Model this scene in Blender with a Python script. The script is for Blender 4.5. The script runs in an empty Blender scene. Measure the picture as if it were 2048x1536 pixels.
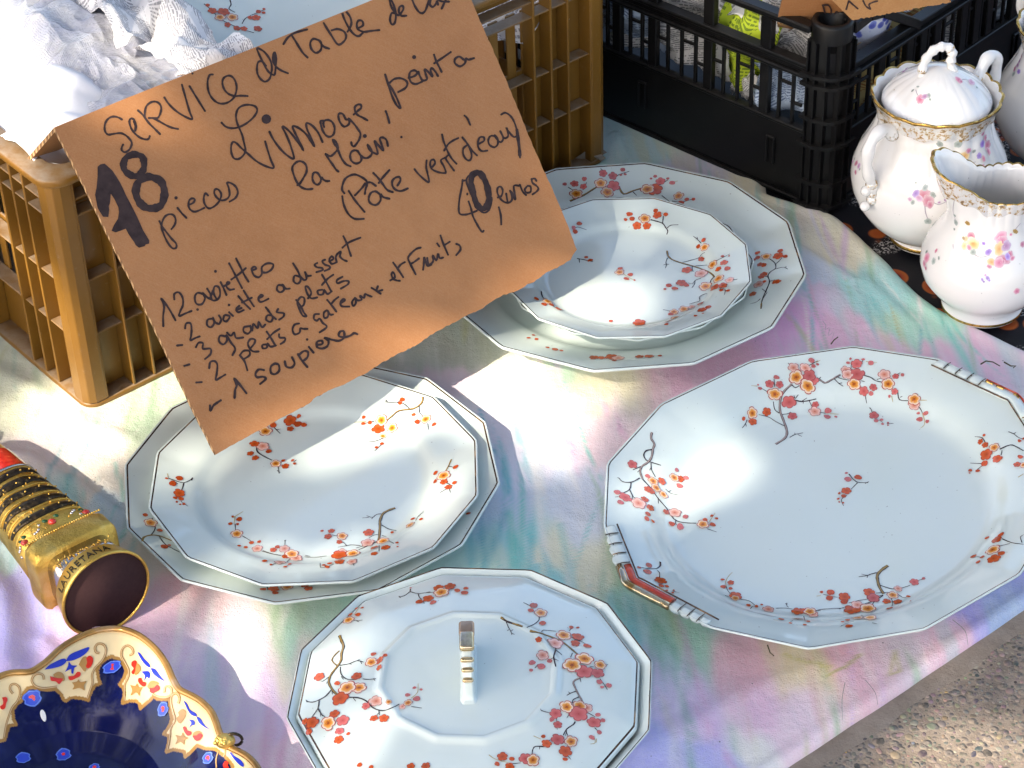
import bpy, math, random
import numpy as np
from mathutils import Vector, Matrix
from mathutils.bvhtree import BVHTree
from mathutils.geometry import tessellate_polygon

scene = bpy.context.scene
COL = scene.collection
rad = math.radians
random.seed(7)
RNG = np.random.RandomState(11)

# ------------------------------------------------------------------ camera
CAM_H, F_PX, PITCH, ROLL = 1.25, 4622.0, rad(37.52), rad(-2.09)
cp_, sp_ = math.cos(PITCH), math.sin(PITCH)
cr_, sr_ = math.cos(ROLL), math.sin(ROLL)
R0, U0, FW = Vector((1, 0, 0)), Vector((0, sp_, cp_)), Vector((0, cp_, -sp_))
CR = cr_ * R0 + sr_ * U0
CU = -sr_ * R0 + cr_ * U0
cam_d = bpy.data.cameras.new('camera')
cam = bpy.data.objects.new('camera', cam_d)
COL.objects.link(cam)
m = Matrix.Identity(4)
for i_ in range(3):
    m[i_][0], m[i_][1], m[i_][2] = CR[i_], CU[i_], -FW[i_]
m[2][3] = CAM_H
cam.matrix_world = m
cam_d.sensor_width = 36.0
cam_d.lens = F_PX / 2048 * 36.0
cam_d.clip_end = 400
cam_d.clip_start = 0.05
scene.camera = cam
CAMP = Vector((0, 0, CAM_H))

# ------------------------------------------------------------------ light
SX, SY = 0.80, 0.75                      # ground displacement of a shadow per metre of height
TO_SUN = Vector((-SX, -SY, 1)).normalized()
SUN_EL = math.asin(TO_SUN.z)
SUN_AZ = math.atan2(TO_SUN.x, TO_SUN.y)
world = bpy.data.worlds.new('World')
scene.world = world
world.use_nodes = True
wn = world.node_tree
wn.nodes.clear()
sky = wn.nodes.new('ShaderNodeTexSky')
sky.sky_type = 'NISHITA'
sky.sun_disc = False
sky.sun_elevation = SUN_EL
sky.sun_rotation = SUN_AZ % (2 * math.pi)
sky.air_density = 1.0
sky.dust_density = 4.0
sky.ozone_density = 0.6
bgn = wn.nodes.new('ShaderNodeBackground')
bgn.inputs['Strength'].default_value = 0.15
wo = wn.nodes.new('ShaderNodeOutputWorld')
wn.links.new(sky.outputs[0], bgn.inputs['Color'])
wn.links.new(bgn.outputs[0], wo.inputs['Surface'])
sun_d = bpy.data.lights.new('sun', 'SUN')
sun_d.energy = 2.7
sun_d.angle = rad(0.55)
sun_d.color = (1.0, 0.90, 0.74)
sun = bpy.data.objects.new('sun', sun_d)
sun.rotation_euler = TO_SUN.to_track_quat('Z', 'Y').to_euler()
sun.location = TO_SUN * 8
COL.objects.link(sun)
scene.view_settings.view_transform = 'Standard'
scene.view_settings.look = 'None'
scene.view_settings.gamma = 1
scene.view_settings.use_curve_mapping = False
scene.view_settings.exposure = 1.74
scene.render.engine = 'CYCLES'

# ------------------------------------------------------------------ helpers
def ray(px, py):
    x, y = px - 1024.0, 768.0 - py
    return (CR * x + CU * y + FW * F_PX).normalized()

def at(px, py, z=0.0):
    """the point at height z seen at a photo pixel"""
    d = ray(px, py)
    return CAMP + d * ((z - CAM_H) / d.z)

def on_plane(px, py, p0, n):
    d = ray(px, py)
    return CAMP + d * ((p0 - CAMP).dot(n) / d.dot(n))

def topx(p):
    q = p - CAMP
    w = q.dot(FW)
    return 1024 + q.dot(CR) / w * F_PX, 768 - q.dot(CU) / w * F_PX

class MB:
    def __init__(self):
        self.v, self.f, self.m, self.c = [], [], [], []
    def add(self, vs, fs, mat=0, cols=None):
        b = len(self.v)
        self.v.extend([tuple(p) for p in vs])
        for f in fs:
            self.f.append(tuple(i + b for i in f))
            self.m.append(mat)
        if cols is None:
            cols = [(1, 1, 1)] * len(vs)
        self.c.extend(cols)
    def box(self, c, s, ax=None, mat=0, bev=0.0):
        """box with centre c, full size s, axes ax; bev chamfers the 4 long edges a little"""
        c = Vector(c)
        ax = ax or (Vector((1, 0, 0)), Vector((0, 1, 0)), Vector((0, 0, 1)))
        hx, hy, hz = s[0] / 2, s[1] / 2, s[2] / 2
        if bev <= 0:
            vs = [c + ax[0] * (i * hx) + ax[1] * (j * hy) + ax[2] * (k * hz) for i in (-1, 1) for j in (-1, 1) for k in (-1, 1)]
            self.add(vs, [(0, 1, 3, 2), (4, 6, 7, 5), (0, 4, 5, 1), (2, 3, 7, 6), (0, 2, 6, 4), (1, 5, 7, 3)], mat)
        else:
            b = min(bev, hx * .9, hy * .9, hz * .9)
            vs = []
            for i in (-1, 1):
                for j in (-1, 1):
                    for k in (-1, 1):
                        for w in range(3):
                            q = [i * (hx - (0 if w == 0 else b)), j * (hy - (0 if w == 1 else b)), k * (hz - (0 if w == 2 else b))]
                            vs.append(c + ax[0] * q[0] + ax[1] * q[1] + ax[2] * q[2])
            def I(i, j, k, w): return ((i * 2 + j) * 2 + k) * 3 + w
            fs = []
            for i in (0, 1):
                fs.append([I(i, 0, 0, 0), I(i, 1, 0, 0), I(i, 1, 1, 0), I(i, 0, 1, 0)])
                fs.append([I(0, i, 0, 1), I(1, i, 0, 1), I(1, i, 1, 1), I(0, i, 1, 1)])
                fs.append([I(0, 0, i, 2), I(1, 0, i, 2), I(1, 1, i, 2), I(0, 1, i, 2)])
            for a in (0, 1):
                for d in (0, 1):
                    fs.append([I(0, a, d, 1), I(1, a, d, 1), I(1, a, d, 2), I(0, a, d, 2)])
                    fs.append([I(a, 0, d, 0), I(a, 1, d, 0), I(a, 1, d, 2), I(a, 0, d, 2)])
                    fs.append([I(a, d, 0, 0), I(a, d, 1, 0), I(a, d, 1, 1), I(a, d, 0, 1)])
            for i in (0, 1):
                for j in (0, 1):
                    for k in (0, 1):
                        fs.append([I(i, j, k, 0), I(i, j, k, 1), I(i, j, k, 2)])
            self.add(vs, fs, mat)
    def tube(self, pts, rs, seg=10, mat=0, flat=1.0, closed=False, up=Vector((0, 0, 1)), cols=None):
        pts = [Vector(p) for p in pts]
        n = len(pts)
        if not hasattr(rs, '__len__'):
            rs = [rs] * n
        vs, cs = [], []
        for i, p in enumerate(pts):
            if closed:
                t = pts[(i + 1) % n] - pts[i - 1]
            else:
                t = pts[min(i + 1, n - 1)] - pts[max(i - 1, 0)]
            t.normalize()
            s = t.cross(up)
            if s.length < 1e-4: s = t.cross(Vector((1, 0, 0.3)))
            s.normalize()
            w = s.cross(t).normalized()
            for k in range(seg):
                a = 2 * math.pi * k / seg
                vs.append(p + s * (math.cos(a) * rs[i]) + w * (math.sin(a) * rs[i] * flat))
                cs.append(cols[i] if cols else (1, 1, 1))
        fs = []
        for i in range(n if closed else n - 1):
            a, b = i * seg, ((i + 1) % n) * seg
            for k in range(seg):
                k2 = (k + 1) % seg
                fs.append((a + k, a + k2, b + k2, b + k))
        if not closed:
            fs.append(tuple(range(seg))[::-1])
            fs.append(tuple((n - 1) * seg + k for k in range(seg)))
        self.add(vs, fs, mat, cs)
    def build(self, name, mats, parent=None, smooth=True, col=False, recalc=True):
        me = bpy.data.meshes.new(name)
        me.from_pydata(self.v, [], self.f)
        if not isinstance(mats, (list, tuple)): mats = [mats]
        for mt in mats: me.materials.append(mt)
        me.polygons.foreach_set('material_index', self.m)
        me.polygons.foreach_set('use_smooth', [smooth] * len(self.f))
        if col:
            at_ = me.color_attributes.new('Col', 'FLOAT_COLOR', 'POINT')
            arr = np.ones((len(self.v), 4), dtype=np.float32)
            arr[:, :3] = np.array(self.c, dtype=np.float32)
            at_.data.foreach_set('color', arr.ravel())
        if recalc:
            import bmesh
            bm = bmesh.new(); bm.from_mesh(me)
            bmesh.ops.recalc_face_normals(bm, faces=bm.faces)
            bm.to_mesh(me); bm.free()
        me.update()
        o = bpy.data.objects.new(name, me)
        COL.objects.link(o)
        if parent is not None:
            o.parent = parent
            o.matrix_parent_inverse = parent.matrix_world.inverted()
        return o

def tag(o, label=None, cat=None, group=None, kind=None):
    if label: o['label'] = label
    if cat: o['category'] = cat
    if group: o['group'] = group
    if kind: o['kind'] = kind
    return o

def empty(name, loc):
    o = bpy.data.objects.new(name, None)
    o.empty_display_size = 0.05
    COL.objects.link(o)
    o.location = loc
    o.matrix_world = Matrix.Translation(Vector(loc))
    return o

def bevel(o, w=0.001, seg=2, ang=30):
    b = o.modifiers.new('bevel', 'BEVEL'); b.width = w; b.segments = seg
    b.limit_method = 'ANGLE'; b.angle_limit = rad(ang)
    return o

# ------------------------------------------------------------------ noise in numpy
def vnoise(x, y, seed=0, n=256):
    r = np.random.RandomState(seed).rand(n, n)
    xi, yi = np.floor(x).astype(int), np.floor(y).astype(int)
    fx, fy = x - xi, y - yi
    fx = fx * fx * (3 - 2 * fx); fy = fy * fy * (3 - 2 * fy)
    a = r[yi % n, xi % n]; b = r[yi % n, (xi + 1) % n]
    c = r[(yi + 1) % n, xi % n]; d = r[(yi + 1) % n, (xi + 1) % n]
    return (a * (1 - fx) + b * fx) * (1 - fy) + (c * (1 - fx) + d * fx) * fy

def fnoise(x, y, seed=0, octv=4):
    s, a, t = 0, 1.0, 0
    for k in range(octv):
        s = s + a * vnoise(x * 2 ** k, y * 2 ** k, seed + k * 13); t += a; a *= .5
    return s / t

def crumple(x, y, seed=0, k=7, lam=(0.03, 0.12)):
    r = np.random.RandomState(seed)
    z = 0
    for i in range(k):
        a = r.rand() * math.pi; l = lam[0] + r.rand() * (lam[1] - lam[0])
        ph = r.rand() + 0.5 * vnoise(x * 9, y * 9, seed + i)
        t = (x * math.cos(a) + y * math.sin(a)) / l + ph
        z = z + l * (np.abs(t - np.floor(t) - .5) - .25)
    return z / math.sqrt(k)

def ridged(x, y, seed, octv=5):
    s, a = 0, 1.0
    for k in range(octv):
        s = s + a * np.abs(2 * vnoise(x * 2.1 ** k + .3 * s, y * 2.1 ** k, seed + k * 7) - 1); a *= .52
    return s

def grid_obj(name, X, Y, Z, mats, parent=None, cols=None, uv=None, smooth=True):
    ny, nx = X.shape
    me = bpy.data.meshes.new(name)
    v = np.stack([X, Y, Z], -1).reshape(-1, 3)
    idx = np.arange(nx * ny).reshape(ny, nx)
    f = np.stack([idx[:-1, :-1], idx[:-1, 1:], idx[1:, 1:], idx[1:, :-1]], -1).reshape(-1, 4)
    me.vertices.add(len(v)); me.vertices.foreach_set('co', v.astype(np.float32).ravel())
    me.loops.add(len(f) * 4); me.loops.foreach_set('vertex_index', f.astype(np.int32).ravel())
    me.polygons.add(len(f)); me.polygons.foreach_set('loop_start', np.arange(0, len(f) * 4, 4, dtype=np.int32))
    me.polygons.foreach_set('loop_total', np.full(len(f), 4, dtype=np.int32))
    me.polygons.foreach_set('use_smooth', np.full(len(f), smooth))
    me.update(calc_edges=True); me.validate()
    if cols is not None:
        at_ = me.color_attributes.new('Col', 'FLOAT_COLOR', 'POINT')
        a = np.ones((len(v), 4), dtype=np.float32); a[:, :3] = cols.reshape(-1, 3)
        at_.data.foreach_set('color', a.ravel())
    if uv is not None:
        ul = me.uv_layers.new(name='UVMap')
        uvv = uv.reshape(-1, 2)[f.ravel()]
        ul.data.foreach_set('uv', uvv.astype(np.float32).ravel())
    for mt in (mats if isinstance(mats, (list, tuple)) else [mats]): me.materials.append(mt)
    o = bpy.data.objects.new(name, me); COL.objects.link(o)
    if parent is not None:
        o.parent = parent; o.matrix_parent_inverse = parent.matrix_world.inverted()
    return o

# ------------------------------------------------------------------ materials
def srgb(r, g, b):
    f = lambda c: (c / 255 / 12.92) if c / 255 <= 0.04045 else ((c / 255 + 0.055) / 1.055) ** 2.4
    return (f(r), f(g), f(b))

class NT:
    def __init__(self, name):
        self.mat = bpy.data.materials.new(name)
        self.mat.use_nodes = True
        self.t = self.mat.node_tree
        self.b = self.t.nodes['Principled BSDF']
    def n(self, kind, **kw):
        nd = self.t.nodes.new(kind)
        for k, v in kw.items():
            if k.startswith('i_'):
                nd.inputs[k[2:].replace('_', ' ')].default_value = v
            else:
                setattr(nd, k, v)
        return nd
    def l(self, a, b): self.t.links.new(a, b)
    def noise(self, scale, detail=4, rough=.55, vec=None, dist=0):
        nd = self.n('ShaderNodeTexNoise'); nd.inputs['Scale'].default_value = scale
        nd.inputs['Detail'].default_value = detail; nd.inputs['Roughness'].default_value = rough
        nd.inputs['Distortion'].default_value = dist
        self.l(vec if vec is not None else self.obj(), nd.inputs['Vector'])
        return nd.outputs['Fac']
    def obj(self):
        if not hasattr(self, '_tc'): self._tc = self.n('ShaderNodeTexCoord')
        return self._tc.outputs['Object']
    def uv(self):
        self.obj(); return self._tc.outputs['UV']
    def ramp(self, fac, stops):
        r = self.n('ShaderNodeValToRGB')
        e = r.color_ramp.elements
        while len(e) > 1: e.remove(e[-1])
        e[0].position = stops[0][0]; e[0].color = (*stops[0][1], 1)
        for p, c in stops[1:]:
            q = e.new(p); q.color = (*c, 1)
        self.l(fac, r.inputs[0]); return r.outputs[0]
    def mix(self, fac, a, b, mode='MIX'):
        x = self.n('ShaderNodeMix', data_type='RGBA', blend_type=mode)
        for s, v in ((0, fac), (6, a), (7, b)):
            if isinstance(v, (int, float)): x.inputs[s].default_value = v
            elif isinstance(v, tuple): x.inputs[s].default_value = (*v, 1)
            else: self.l(v, x.inputs[s])
        return x.outputs[2]
    def math(self, op, a, b=0.0):
        x = self.n('ShaderNodeMath', operation=op)
        for s, v in ((0, a), (1, b)):
            if isinstance(v, (int, float)): x.inputs[s].default_value = v
            else: self.l(v, x.inputs[s])
        return x.outputs[0]
    def attr(self, name='Col'):
        a = self.n('ShaderNodeVertexColor'); a.layer_name = name
        return a.outputs[0]
    def color(self, v):
        if isinstance(v, tuple): self.b.inputs['Base Color'].default_value = (*v, 1)
        else: self.l(v, self.b.inputs['Base Color'])
    def set(self, **kw):
        for k, v in kw.items():
            nm = {'rough': 'Roughness', 'metal': 'Metallic', 'coat': 'Coat Weight', 'spec': 'Specular IOR Level',
                  'trans': 'Transmission Weight', 'alpha': 'Alpha', 'sheen': 'Sheen Weight', 'sss': 'Subsurface Weight', 'ior': 'IOR'}[k]
            if isinstance(v, (int, float)): self.b.inputs[nm].default_value = v
            else: self.l(v, self.b.inputs[nm])
    def bump(self, h, strength=.3, dist=.001):
        bn = self.n('ShaderNodeBump'); bn.inputs['Strength'].default_value = strength
        bn.inputs['Distance'].default_value = dist
        self.l(h, bn.inputs['Height']); self.l(bn.outputs[0], self.b.inputs['Normal'])

M = {}
def porcelain(name, c, tint, rough=.07):
    t = NT(name)
    n1 = t.noise(9, 3)
    base = t.mix(n1, c, tint)
    sp = t.noise(420, 1, .3)
    spk = t.ramp(sp, [(.0, (0, 0, 0)), (.80, (0, 0, 0)), (.83, (.6, .6, .6))])
    t.color(t.mix(spk, base, (.12, .10, .09)))
    r = t.noise(35, 4)
    t.set(rough=t.math('ADD', t.math('MULTIPLY', r, .10), rough - .03), spec=.55, coat=.35)
    t.b.inputs['Coat Roughness'].default_value = .03
    t.bump(t.noise(28, 2), .12, .0015)
    return t.mat
M['plate'] = porcelain('celadon_porcelain', (.62, .705, .675), (.68, .745, .71))
M['white'] = porcelain('white_porcelain', (.78, .765, .745), (.82, .80, .78))
t = NT('rim_line_enamel'); g = t.noise(60, 3)
t.color(t.ramp(g, [(.35, (.035, .018, .014)), (.55, (.09, .048, .026)), (.68, (.34, .19, .08))])); t.set(rough=.22, metal=.4); M['rimline'] = t.mat  #
t = NT('printed_glaze'); t.color(t.attr()); t.set(rough=.12, spec=.5, coat=.3); M['print'] = t.mat
t = NT('gilding'); g = t.noise(260, 4, .7)
t.color(t.ramp(g, [(.3, (.10, .05, .015)), (.5, (.55, .33, .08)), (.7, (.80, .55, .16))])); t.set(rough=.25, metal=.85); t.bump(t.noise(500, 3), .5, .0006); M['gilt'] = t.mat
t = NT('gilt_silver'); g = t.noise(60, 3)
t.color(t.ramp(g, [(.35, (.50, .42, .34)), (.52, (.70, .56, .34)), (.68, (.42, .23, .07))])); t.set(rough=.1, metal=.9); M['gilt_silver'] = t.mat
t = NT('red_lacquer'); t.color(t.ramp(t.noise(40, 3), [(.3, (.35, .02, .015)), (.6, (.55, .07, .02))])); t.set(rough=.15, coat=.5); M['redlac'] = t.mat
t = NT('marker_ink'); t.color(t.ramp(t.noise(120, 3), [(.3, (.030, .018, .018)), (.7, (.062, .038, .036))])); t.set(rough=.7, spec=.2); M['ink'] = t.mat

def cardboard(name, a, b, fl):
    t = NT(name)
    mp = t.n('ShaderNodeMapping'); mp.inputs['Scale'].default_value = (1, 1, 1); t.l(t.obj(), mp.inputs[0])
    big = t.noise(6, 4); fine = t.noise(750, 3, .7)
    c = t.ramp(big, [(.3, a), (.7, b)])
    c2 = t.mix(t.ramp(fine, [(.35, (0, 0, 0)), (.72, (.45, .45, .45))]), c, fl)
    mpf = t.n('ShaderNodeMapping'); mpf.inputs['Rotation'].default_value = (0, 0, .68); mpf.inputs['Scale'].default_value = (60, 900, 60); t.l(t.obj(), mpf.inputs[0])
    fib = t.noise(1, 3, .7, mpf.outputs[0])
    c2 = t.mix(t.ramp(fib, [(.50, (0, 0, 0)), (.80, (.40, .40, .40))]), c2, fl)
    c2 = t.mix(t.ramp(t.noise(17, 5, .7), [(.50, (0, 0, 0)), (.75, (.30, .30, .30))]), c2, (.27, .105, .036))
    dark = t.noise(520, 2, .6)
    c3 = t.mix(t.ramp(dark, [(.64, (0, 0, 0)), (.78, (.22, .22, .22))]), c2, (.16, .075, .03))
    t.color(c3); t.set(rough=.62, spec=.3)
    t.bump(t.noise(220, 4), .25, .0006)
    return t.mat
M['card'] = cardboard('kraft_cardboard', (.375, .150, .050), (.445, .190, .068), (.50, .265, .125))
M['card_in'] = cardboard('kraft_cardboard_inner', (.36, .17, .06), (.42, .21, .08), (.50, .29, .13))
t = NT('corrugated_edge'); w = t.n('ShaderNodeTexWave'); w.inputs['Scale'].default_value = 90; w.inputs['Distortion'].default_value = 3; t.l(t.obj(), w.inputs[0])
t.color(t.ramp(w.outputs['Fac'], [(.2, (.16, .08, .03)), (.8, (.50, .30, .14))])); t.set(rough=.85); t.bump(w.outputs['Fac'], .6, .001); M['card_edge'] = t.mat

def plastic(name, a, b, dust, rough=.38, dustamt=.6, spec=.5):
    t = NT(name)
    n1 = t.noise(11, 5)
    c = t.ramp(n1, [(.3, a), (.7, b)])
    geo = t.n('ShaderNodeNewGeometry'); sep = t.n('ShaderNodeSeparateXYZ'); t.l(geo.outputs['Normal'], sep.inputs[0])
    up = t.ramp(sep.outputs['Z'], [(.45, (0, 0, 0)), (.9, (1, 1, 1))])
    dn = t.ramp(t.noise(70, 5, .7), [(.35, (.25, .25, .25)), (.65, (1, 1, 1))])
    f = t.mix(1.0, up, dn, 'MULTIPLY')
    f2 = t.math('MULTIPLY', f, dustamt)
    sc = t.ramp(t.noise(160, 5, .8), [(.60, (0, 0, 0)), (.72, (.30, .30, .30))])
    c = t.mix(sc, c, dust)
    t.color(t.mix(f2, c, dust)); t.set(rough=t.math('ADD', t.math('MULTIPLY', f2, .4), rough), spec=spec)
    t.bump(t.noise(180, 4), .15, .0008)
    return t.mat
M['brown'] = plastic('ochre_brown_plastic', (.165, .076, .011), (.240, .115, .016), (.30, .235, .17), .36, .85)
M['black'] = plastic('black_plastic', (.0035, .0035, .004), (.006, .006, .0065), (.045, .042, .040), .36, .32, .28)

def newspaper(name, paper, ink=(.06, .06, .07), lines=64, cols=2.0, amt=.70):
    t = NT(name)
    sep = t.n('ShaderNodeSeparateXYZ'); t.l(t.uv(), sep.inputs[0])
    u, v = sep.outputs[0], sep.outputs[1]
    row = t.math('FRACT', t.math('MULTIPLY', v, lines))
    inrow = t.math('MULTIPLY', t.math('GREATER_THAN', row, .28), t.math('LESS_THAN', row, .80))
    cmb = t.n('ShaderNodeCombineXYZ'); t.l(t.math('MULTIPLY', u, lines * 1.5), cmb.inputs[0]); t.l(t.math('MULTIPLY', t.math('FLOOR', t.math('MULTIPLY', v, lines)), 3.7), cmb.inputs[1])
    wn_ = t.n('ShaderNodeTexNoise'); wn_.inputs['Scale'].default_value = 1.0; wn_.inputs['Detail'].default_value = 1; t.l(cmb.outputs[0], wn_.inputs['Vector'])
    word = t.math('GREATER_THAN', wn_.outputs['Fac'], .42)
    colf = t.math('FRACT', t.math('MULTIPLY', u, cols))
    incol = t.math('MULTIPLY', t.math('GREATER_THAN', colf, .07), t.math('LESS_THAN', colf, .95))
    blk = t.noise(5.5, 1, .4, t.uv())
    para = t.math('GREATER_THAN', blk, .40)
    mask = t.math('MULTIPLY', t.math('MULTIPLY', inrow, word), t.math('MULTIPLY', incol, para))
    head = t.math('MULTIPLY', t.math('GREATER_THAN', blk, .60), t.math('GREATER_THAN', t.noise(60, 2, .6, t.uv()), .52))
    mask = t.math('MAXIMUM', mask, t.math('MULTIPLY', head, .8))
    pc = t.mix(t.noise(3.2, 2, .5, t.uv()), paper, tuple(x * .86 for x in paper))
    t.color(t.mix(t.math('MULTIPLY', mask, amt), pc, ink)); t.set(rough=.8, spec=.2)
    return t.mat
M['news'] = newspaper('newsprint', (.62, .61, .60))
M['news_w'] = newspaper('newsprint_white', (.74, .73, .75), (.07, .07, .10), 62, 2.0, .62)
M['news_blue'] = newspaper('newsprint_blue', (.38, .47, .60), (.03, .05, .14), 50, 2)
M['news_lime'] = newspaper('lime_flyer', (.42, .52, .03), (.03, .08, .02), 60, 2)
M['news_yel'] = newspaper('ochre_flyer', (.62, .48, .20), (.3, .08, .02), 50, 1.5)
t = NT('white_tissue'); t.color(t.mix(t.noise(8), (.80, .80, .84), (.86, .85, .88))); t.set(rough=.75, spec=.2); t.bump(t.noise(60, 4), .3, .001); M['tissue'] = t.mat
t = NT('bubble_film')
vo = t.n('ShaderNodeTexVoronoi'); vo.inputs['Scale'].default_value = 105; t.l(t.uv(), vo.inputs['Vector'])
vo.inputs['Randomness'].default_value = .25
hh = t.ramp(vo.outputs['Distance'], [(.0, (1, 1, 1)), (.38, (.8, .8, .8)), (.5, (0, 0, 0))])
t.color(t.mix(t.ramp(t.noise(40, 5, .7), [(.4, (0, 0, 0)), (.65, (1, 1, 1))]), (.66, .67, .80), (.86, .86, .90))); t.set(rough=.05, trans=.20, spec=.9, coat=.9)
ad = t.math('ADD', t.math('MULTIPLY', hh, .35), t.math('MULTIPLY', t.noise(90, 6, .75), 2.4))
t.bump(ad, 1.0, .0022); M['bubble'] = t.mat
t = NT('dark_felt'); t.color(t.mix(t.noise(300, 4), (.045, .022, .022), (.07, .036, .034))); t.set(rough=.95, spec=.05); M['felt'] = t.mat
t = NT('gold_metal'); g = t.noise(45, 4)
t.color(t.ramp(g, [(.3, (.50, .29, .05)), (.55, (.72, .46, .10)), (.8, (.80, .60, .22))])); t.set(rough=.33, metal=.9); t.bump(t.noise(150, 5, .7), .8, .0018); M['gold'] = t.mat
t = NT('silvered_metal'); t.color(t.mix(t.noise(50), (.62, .55, .48), (.72, .66, .62))); t.set(rough=.22, metal=1.0); t.bump(t.noise(150, 3), .35, .001); M['silver'] = t.mat
t = NT('oxidised_band'); t.color(t.ramp(t.noise(260, 4), [(.35, (.018, .014, .010)), (.62, (.06, .04, .02)), (.78, (.45, .30, .10))])); t.set(rough=.35, metal=.7); t.bump(t.noise(330, 3), .8, .001); M['oxid'] = t.mat
t = NT('red_enamel'); t.color(t.ramp(t.noise(200, 3), [(.3, (.40, .01, .01)), (.65, (.62, .04, .02)), (.8, (.7, .3, .1))])); t.set(rough=.2, coat=.5); M['red'] = t.mat
t = NT('green_enamel'); t.color(t.mix(t.noise(90), (.01, .05, .015), (.02, .10, .03))); t.set(rough=.25); M['green'] = t.mat
t = NT('dry_leaf'); t.color(t.mix(t.noise(90), (.24, .20, .15), (.36, .31, .26))); t.set(rough=.8); t.bump(t.noise(120), .5, .001); M['dryleaf'] = t.mat
t = NT('twig_bark'); t.color(t.mix(t.noise(200), (.04, .028, .014), (.12, .09, .03))); t.set(rough=.9); M['twig'] = t.mat

# ================================================================== GROUND
t = NT('aggregate_paving')
vo = t.n('ShaderNodeTexVoronoi'); vo.inputs['Scale'].default_value = 110; t.l(t.obj(), vo.inputs['Vector'])
vo2 = t.n('ShaderNodeTexVoronoi'); vo2.inputs['Scale'].default_value = 260; t.l(t.obj(), vo2.inputs['Vector'])
st = t.ramp(vo.outputs['Distance'], [(.25, (1, 1, 1)), (.42, (0, 0, 0))])
stone = t.ramp(vo.outputs['Color'], [(.0, (.10, .11, .13)), (.4, (.22, .19, .16)), (.7, (.34, .28, .21)), (1, (.13, .14, .16))])
mort = t.ramp(t.noise(38, 5, .7), [(.3, (.20, .155, .12)), (.7, (.37, .30, .235))])
c = t.mix(t.math('MULTIPLY', st, t.ramp(t.noise(24, 3), [(.4, (.2, .2, .2)), (.6, (.8, .8, .8))])), mort, stone)
c = t.mix(t.ramp(vo2.outputs['Distance'], [(.2, (.35, .35, .35)), (.4, (0, 0, 0))]), c, (.10, .10, .11))
t.color(c); t.set(rough=.85, spec=.25)
t.bump(t.math('ADD', st, t.noise(160, 5, .7)), .7, .0022); M['paving'] = t.mat
t = NT('mortar_strip'); t.color(t.ramp(t.noise(30, 6, .7), [(.3, (.20, .155, .12)), (.7, (.33, .27, .22))])); t.set(rough=.9); t.bump(t.noise(200, 6, .75), .8, .002); M['mortar'] = t.mat
t = NT('pebble_stone'); t.color(t.mix(t.ramp(t.noise(160, 4), [(.4, (0, 0, 0)), (.6, (.4, .4, .4))]), t.attr(), (.33, .27, .21))); t.set(rough=.6, spec=.4); t.bump(t.noise(300, 3), .3, .001); M['pebble'] = t.mat

GZ = -0.008
b = MB(); b.add([(-40, -40, GZ), (40, -40, GZ), (40, 40, GZ), (-40, 40, GZ)], [(0, 1, 2, 3)])
tag(b.build('ground', M['paving'], smooth=False), kind='structure')
E1, E2 = at(1560, 1536), at(2048, 1210)                    # the hem seen along the cloth's near edge
ed = (E2 - E1).normalized(); en = Vector((ed.y, -ed.x, 0))
b = MB()
for i in range(60):
    pass
n_ = 160
vs = []
for i in range(n_ + 1):
    p = E1 + ed * (-0.9 + 2.2 * i / n_)
    w0 = 0.009 + 0.0015 * math.sin(i * 1.7); w1 = 0.0155 + 0.0018 * math.sin(i * .9) + .001 * math.sin(i * 3.1)
    vs += [p - en * .05 + Vector((0, 0, GZ + .001)), p + en * w0 + Vector((0, 0, GZ + .0024)), p + en * w1 + Vector((0, 0, GZ + .0003))]
fs = []
for i in range(n_):
    a = i * 3
    fs += [(a, a + 1, a + 4, a + 3), (a + 1, a + 2, a + 5, a + 4)]
b.add(vs, fs)
tag(b.build('paving_joint', M['mortar']), kind='structure')

# pebbles standing proud of the worn concrete
b = MB()
cols = [(.070, .066, .062), (.10, .092, .084), (.05, .047, .045), (.13, .115, .10), (.33, .27, .20), (.20, .165, .13), (.28, .22, .16), (.15, .12, .10), (.24, .21, .18), (.06, .062, .07), (.22, .18, .14), (.18, .15, .12)]
placed = []; cells = {}
for i in range(26000):
    s_ = random.uniform(-.06, .42); d_ = .013 + random.random() ** 1.1 * .24
    p = E1 + ed * s_ + en * d_
    r = random.choice([.0010, .0013, .0016, .0016, .002, .0022, .0026, .003, .0036, .0044])
    ck = (int(p.x / .008), int(p.y / .008))
    if any(math.hypot(p.x - q[0], p.y - q[1]) < (r + q[2]) * .92 for dx_ in (-1, 0, 1) for dy_ in (-1, 0, 1) for q in cells.get((ck[0] + dx_, ck[1] + dy_), ())): continue
    cells.setdefault(ck, []).append((p.x, p.y, r))
    placed.append((p.x, p.y, r))
    ang = random.random() * math.pi; ex = random.uniform(.6, 1.0); n = 8
    c = random.choice(cols); c = tuple(x * random.uniform(.75, 1.25) for x in c)
    if random.random() < .012: c = (.55, .33, .06)
    vs = []
    ir = [random.uniform(.82, 1.12) for _ in range(n)]
    h = r * random.uniform(.05, .30)
    for q, (k, zz) in enumerate(((1, -.0004), (.82, h * .7), (.45, h))):
        for j in range(n):
            a = 2 * math.pi * j / n
            x, y = math.cos(a) * r * k * ir[j], math.sin(a) * r * ex * k * ir[j]
            vs.append((p.x + x * math.cos(ang) - y * math.sin(ang), p.y + x * math.sin(ang) + y * math.cos(ang), GZ + zz))
    fs = [(k * n + j, k * n + (j + 1) % n, (k + 1) * n + (j + 1) % n, (k + 1) * n + j) for k in (0, 1) for j in range(n)] + [tuple(range(2 * n, 3 * n))]
    b.add(vs, fs, 0, [c] * len(vs))
tag(b.build('pebbles', M['pebble'], col=True, recalc=False), kind='stuff')

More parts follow.
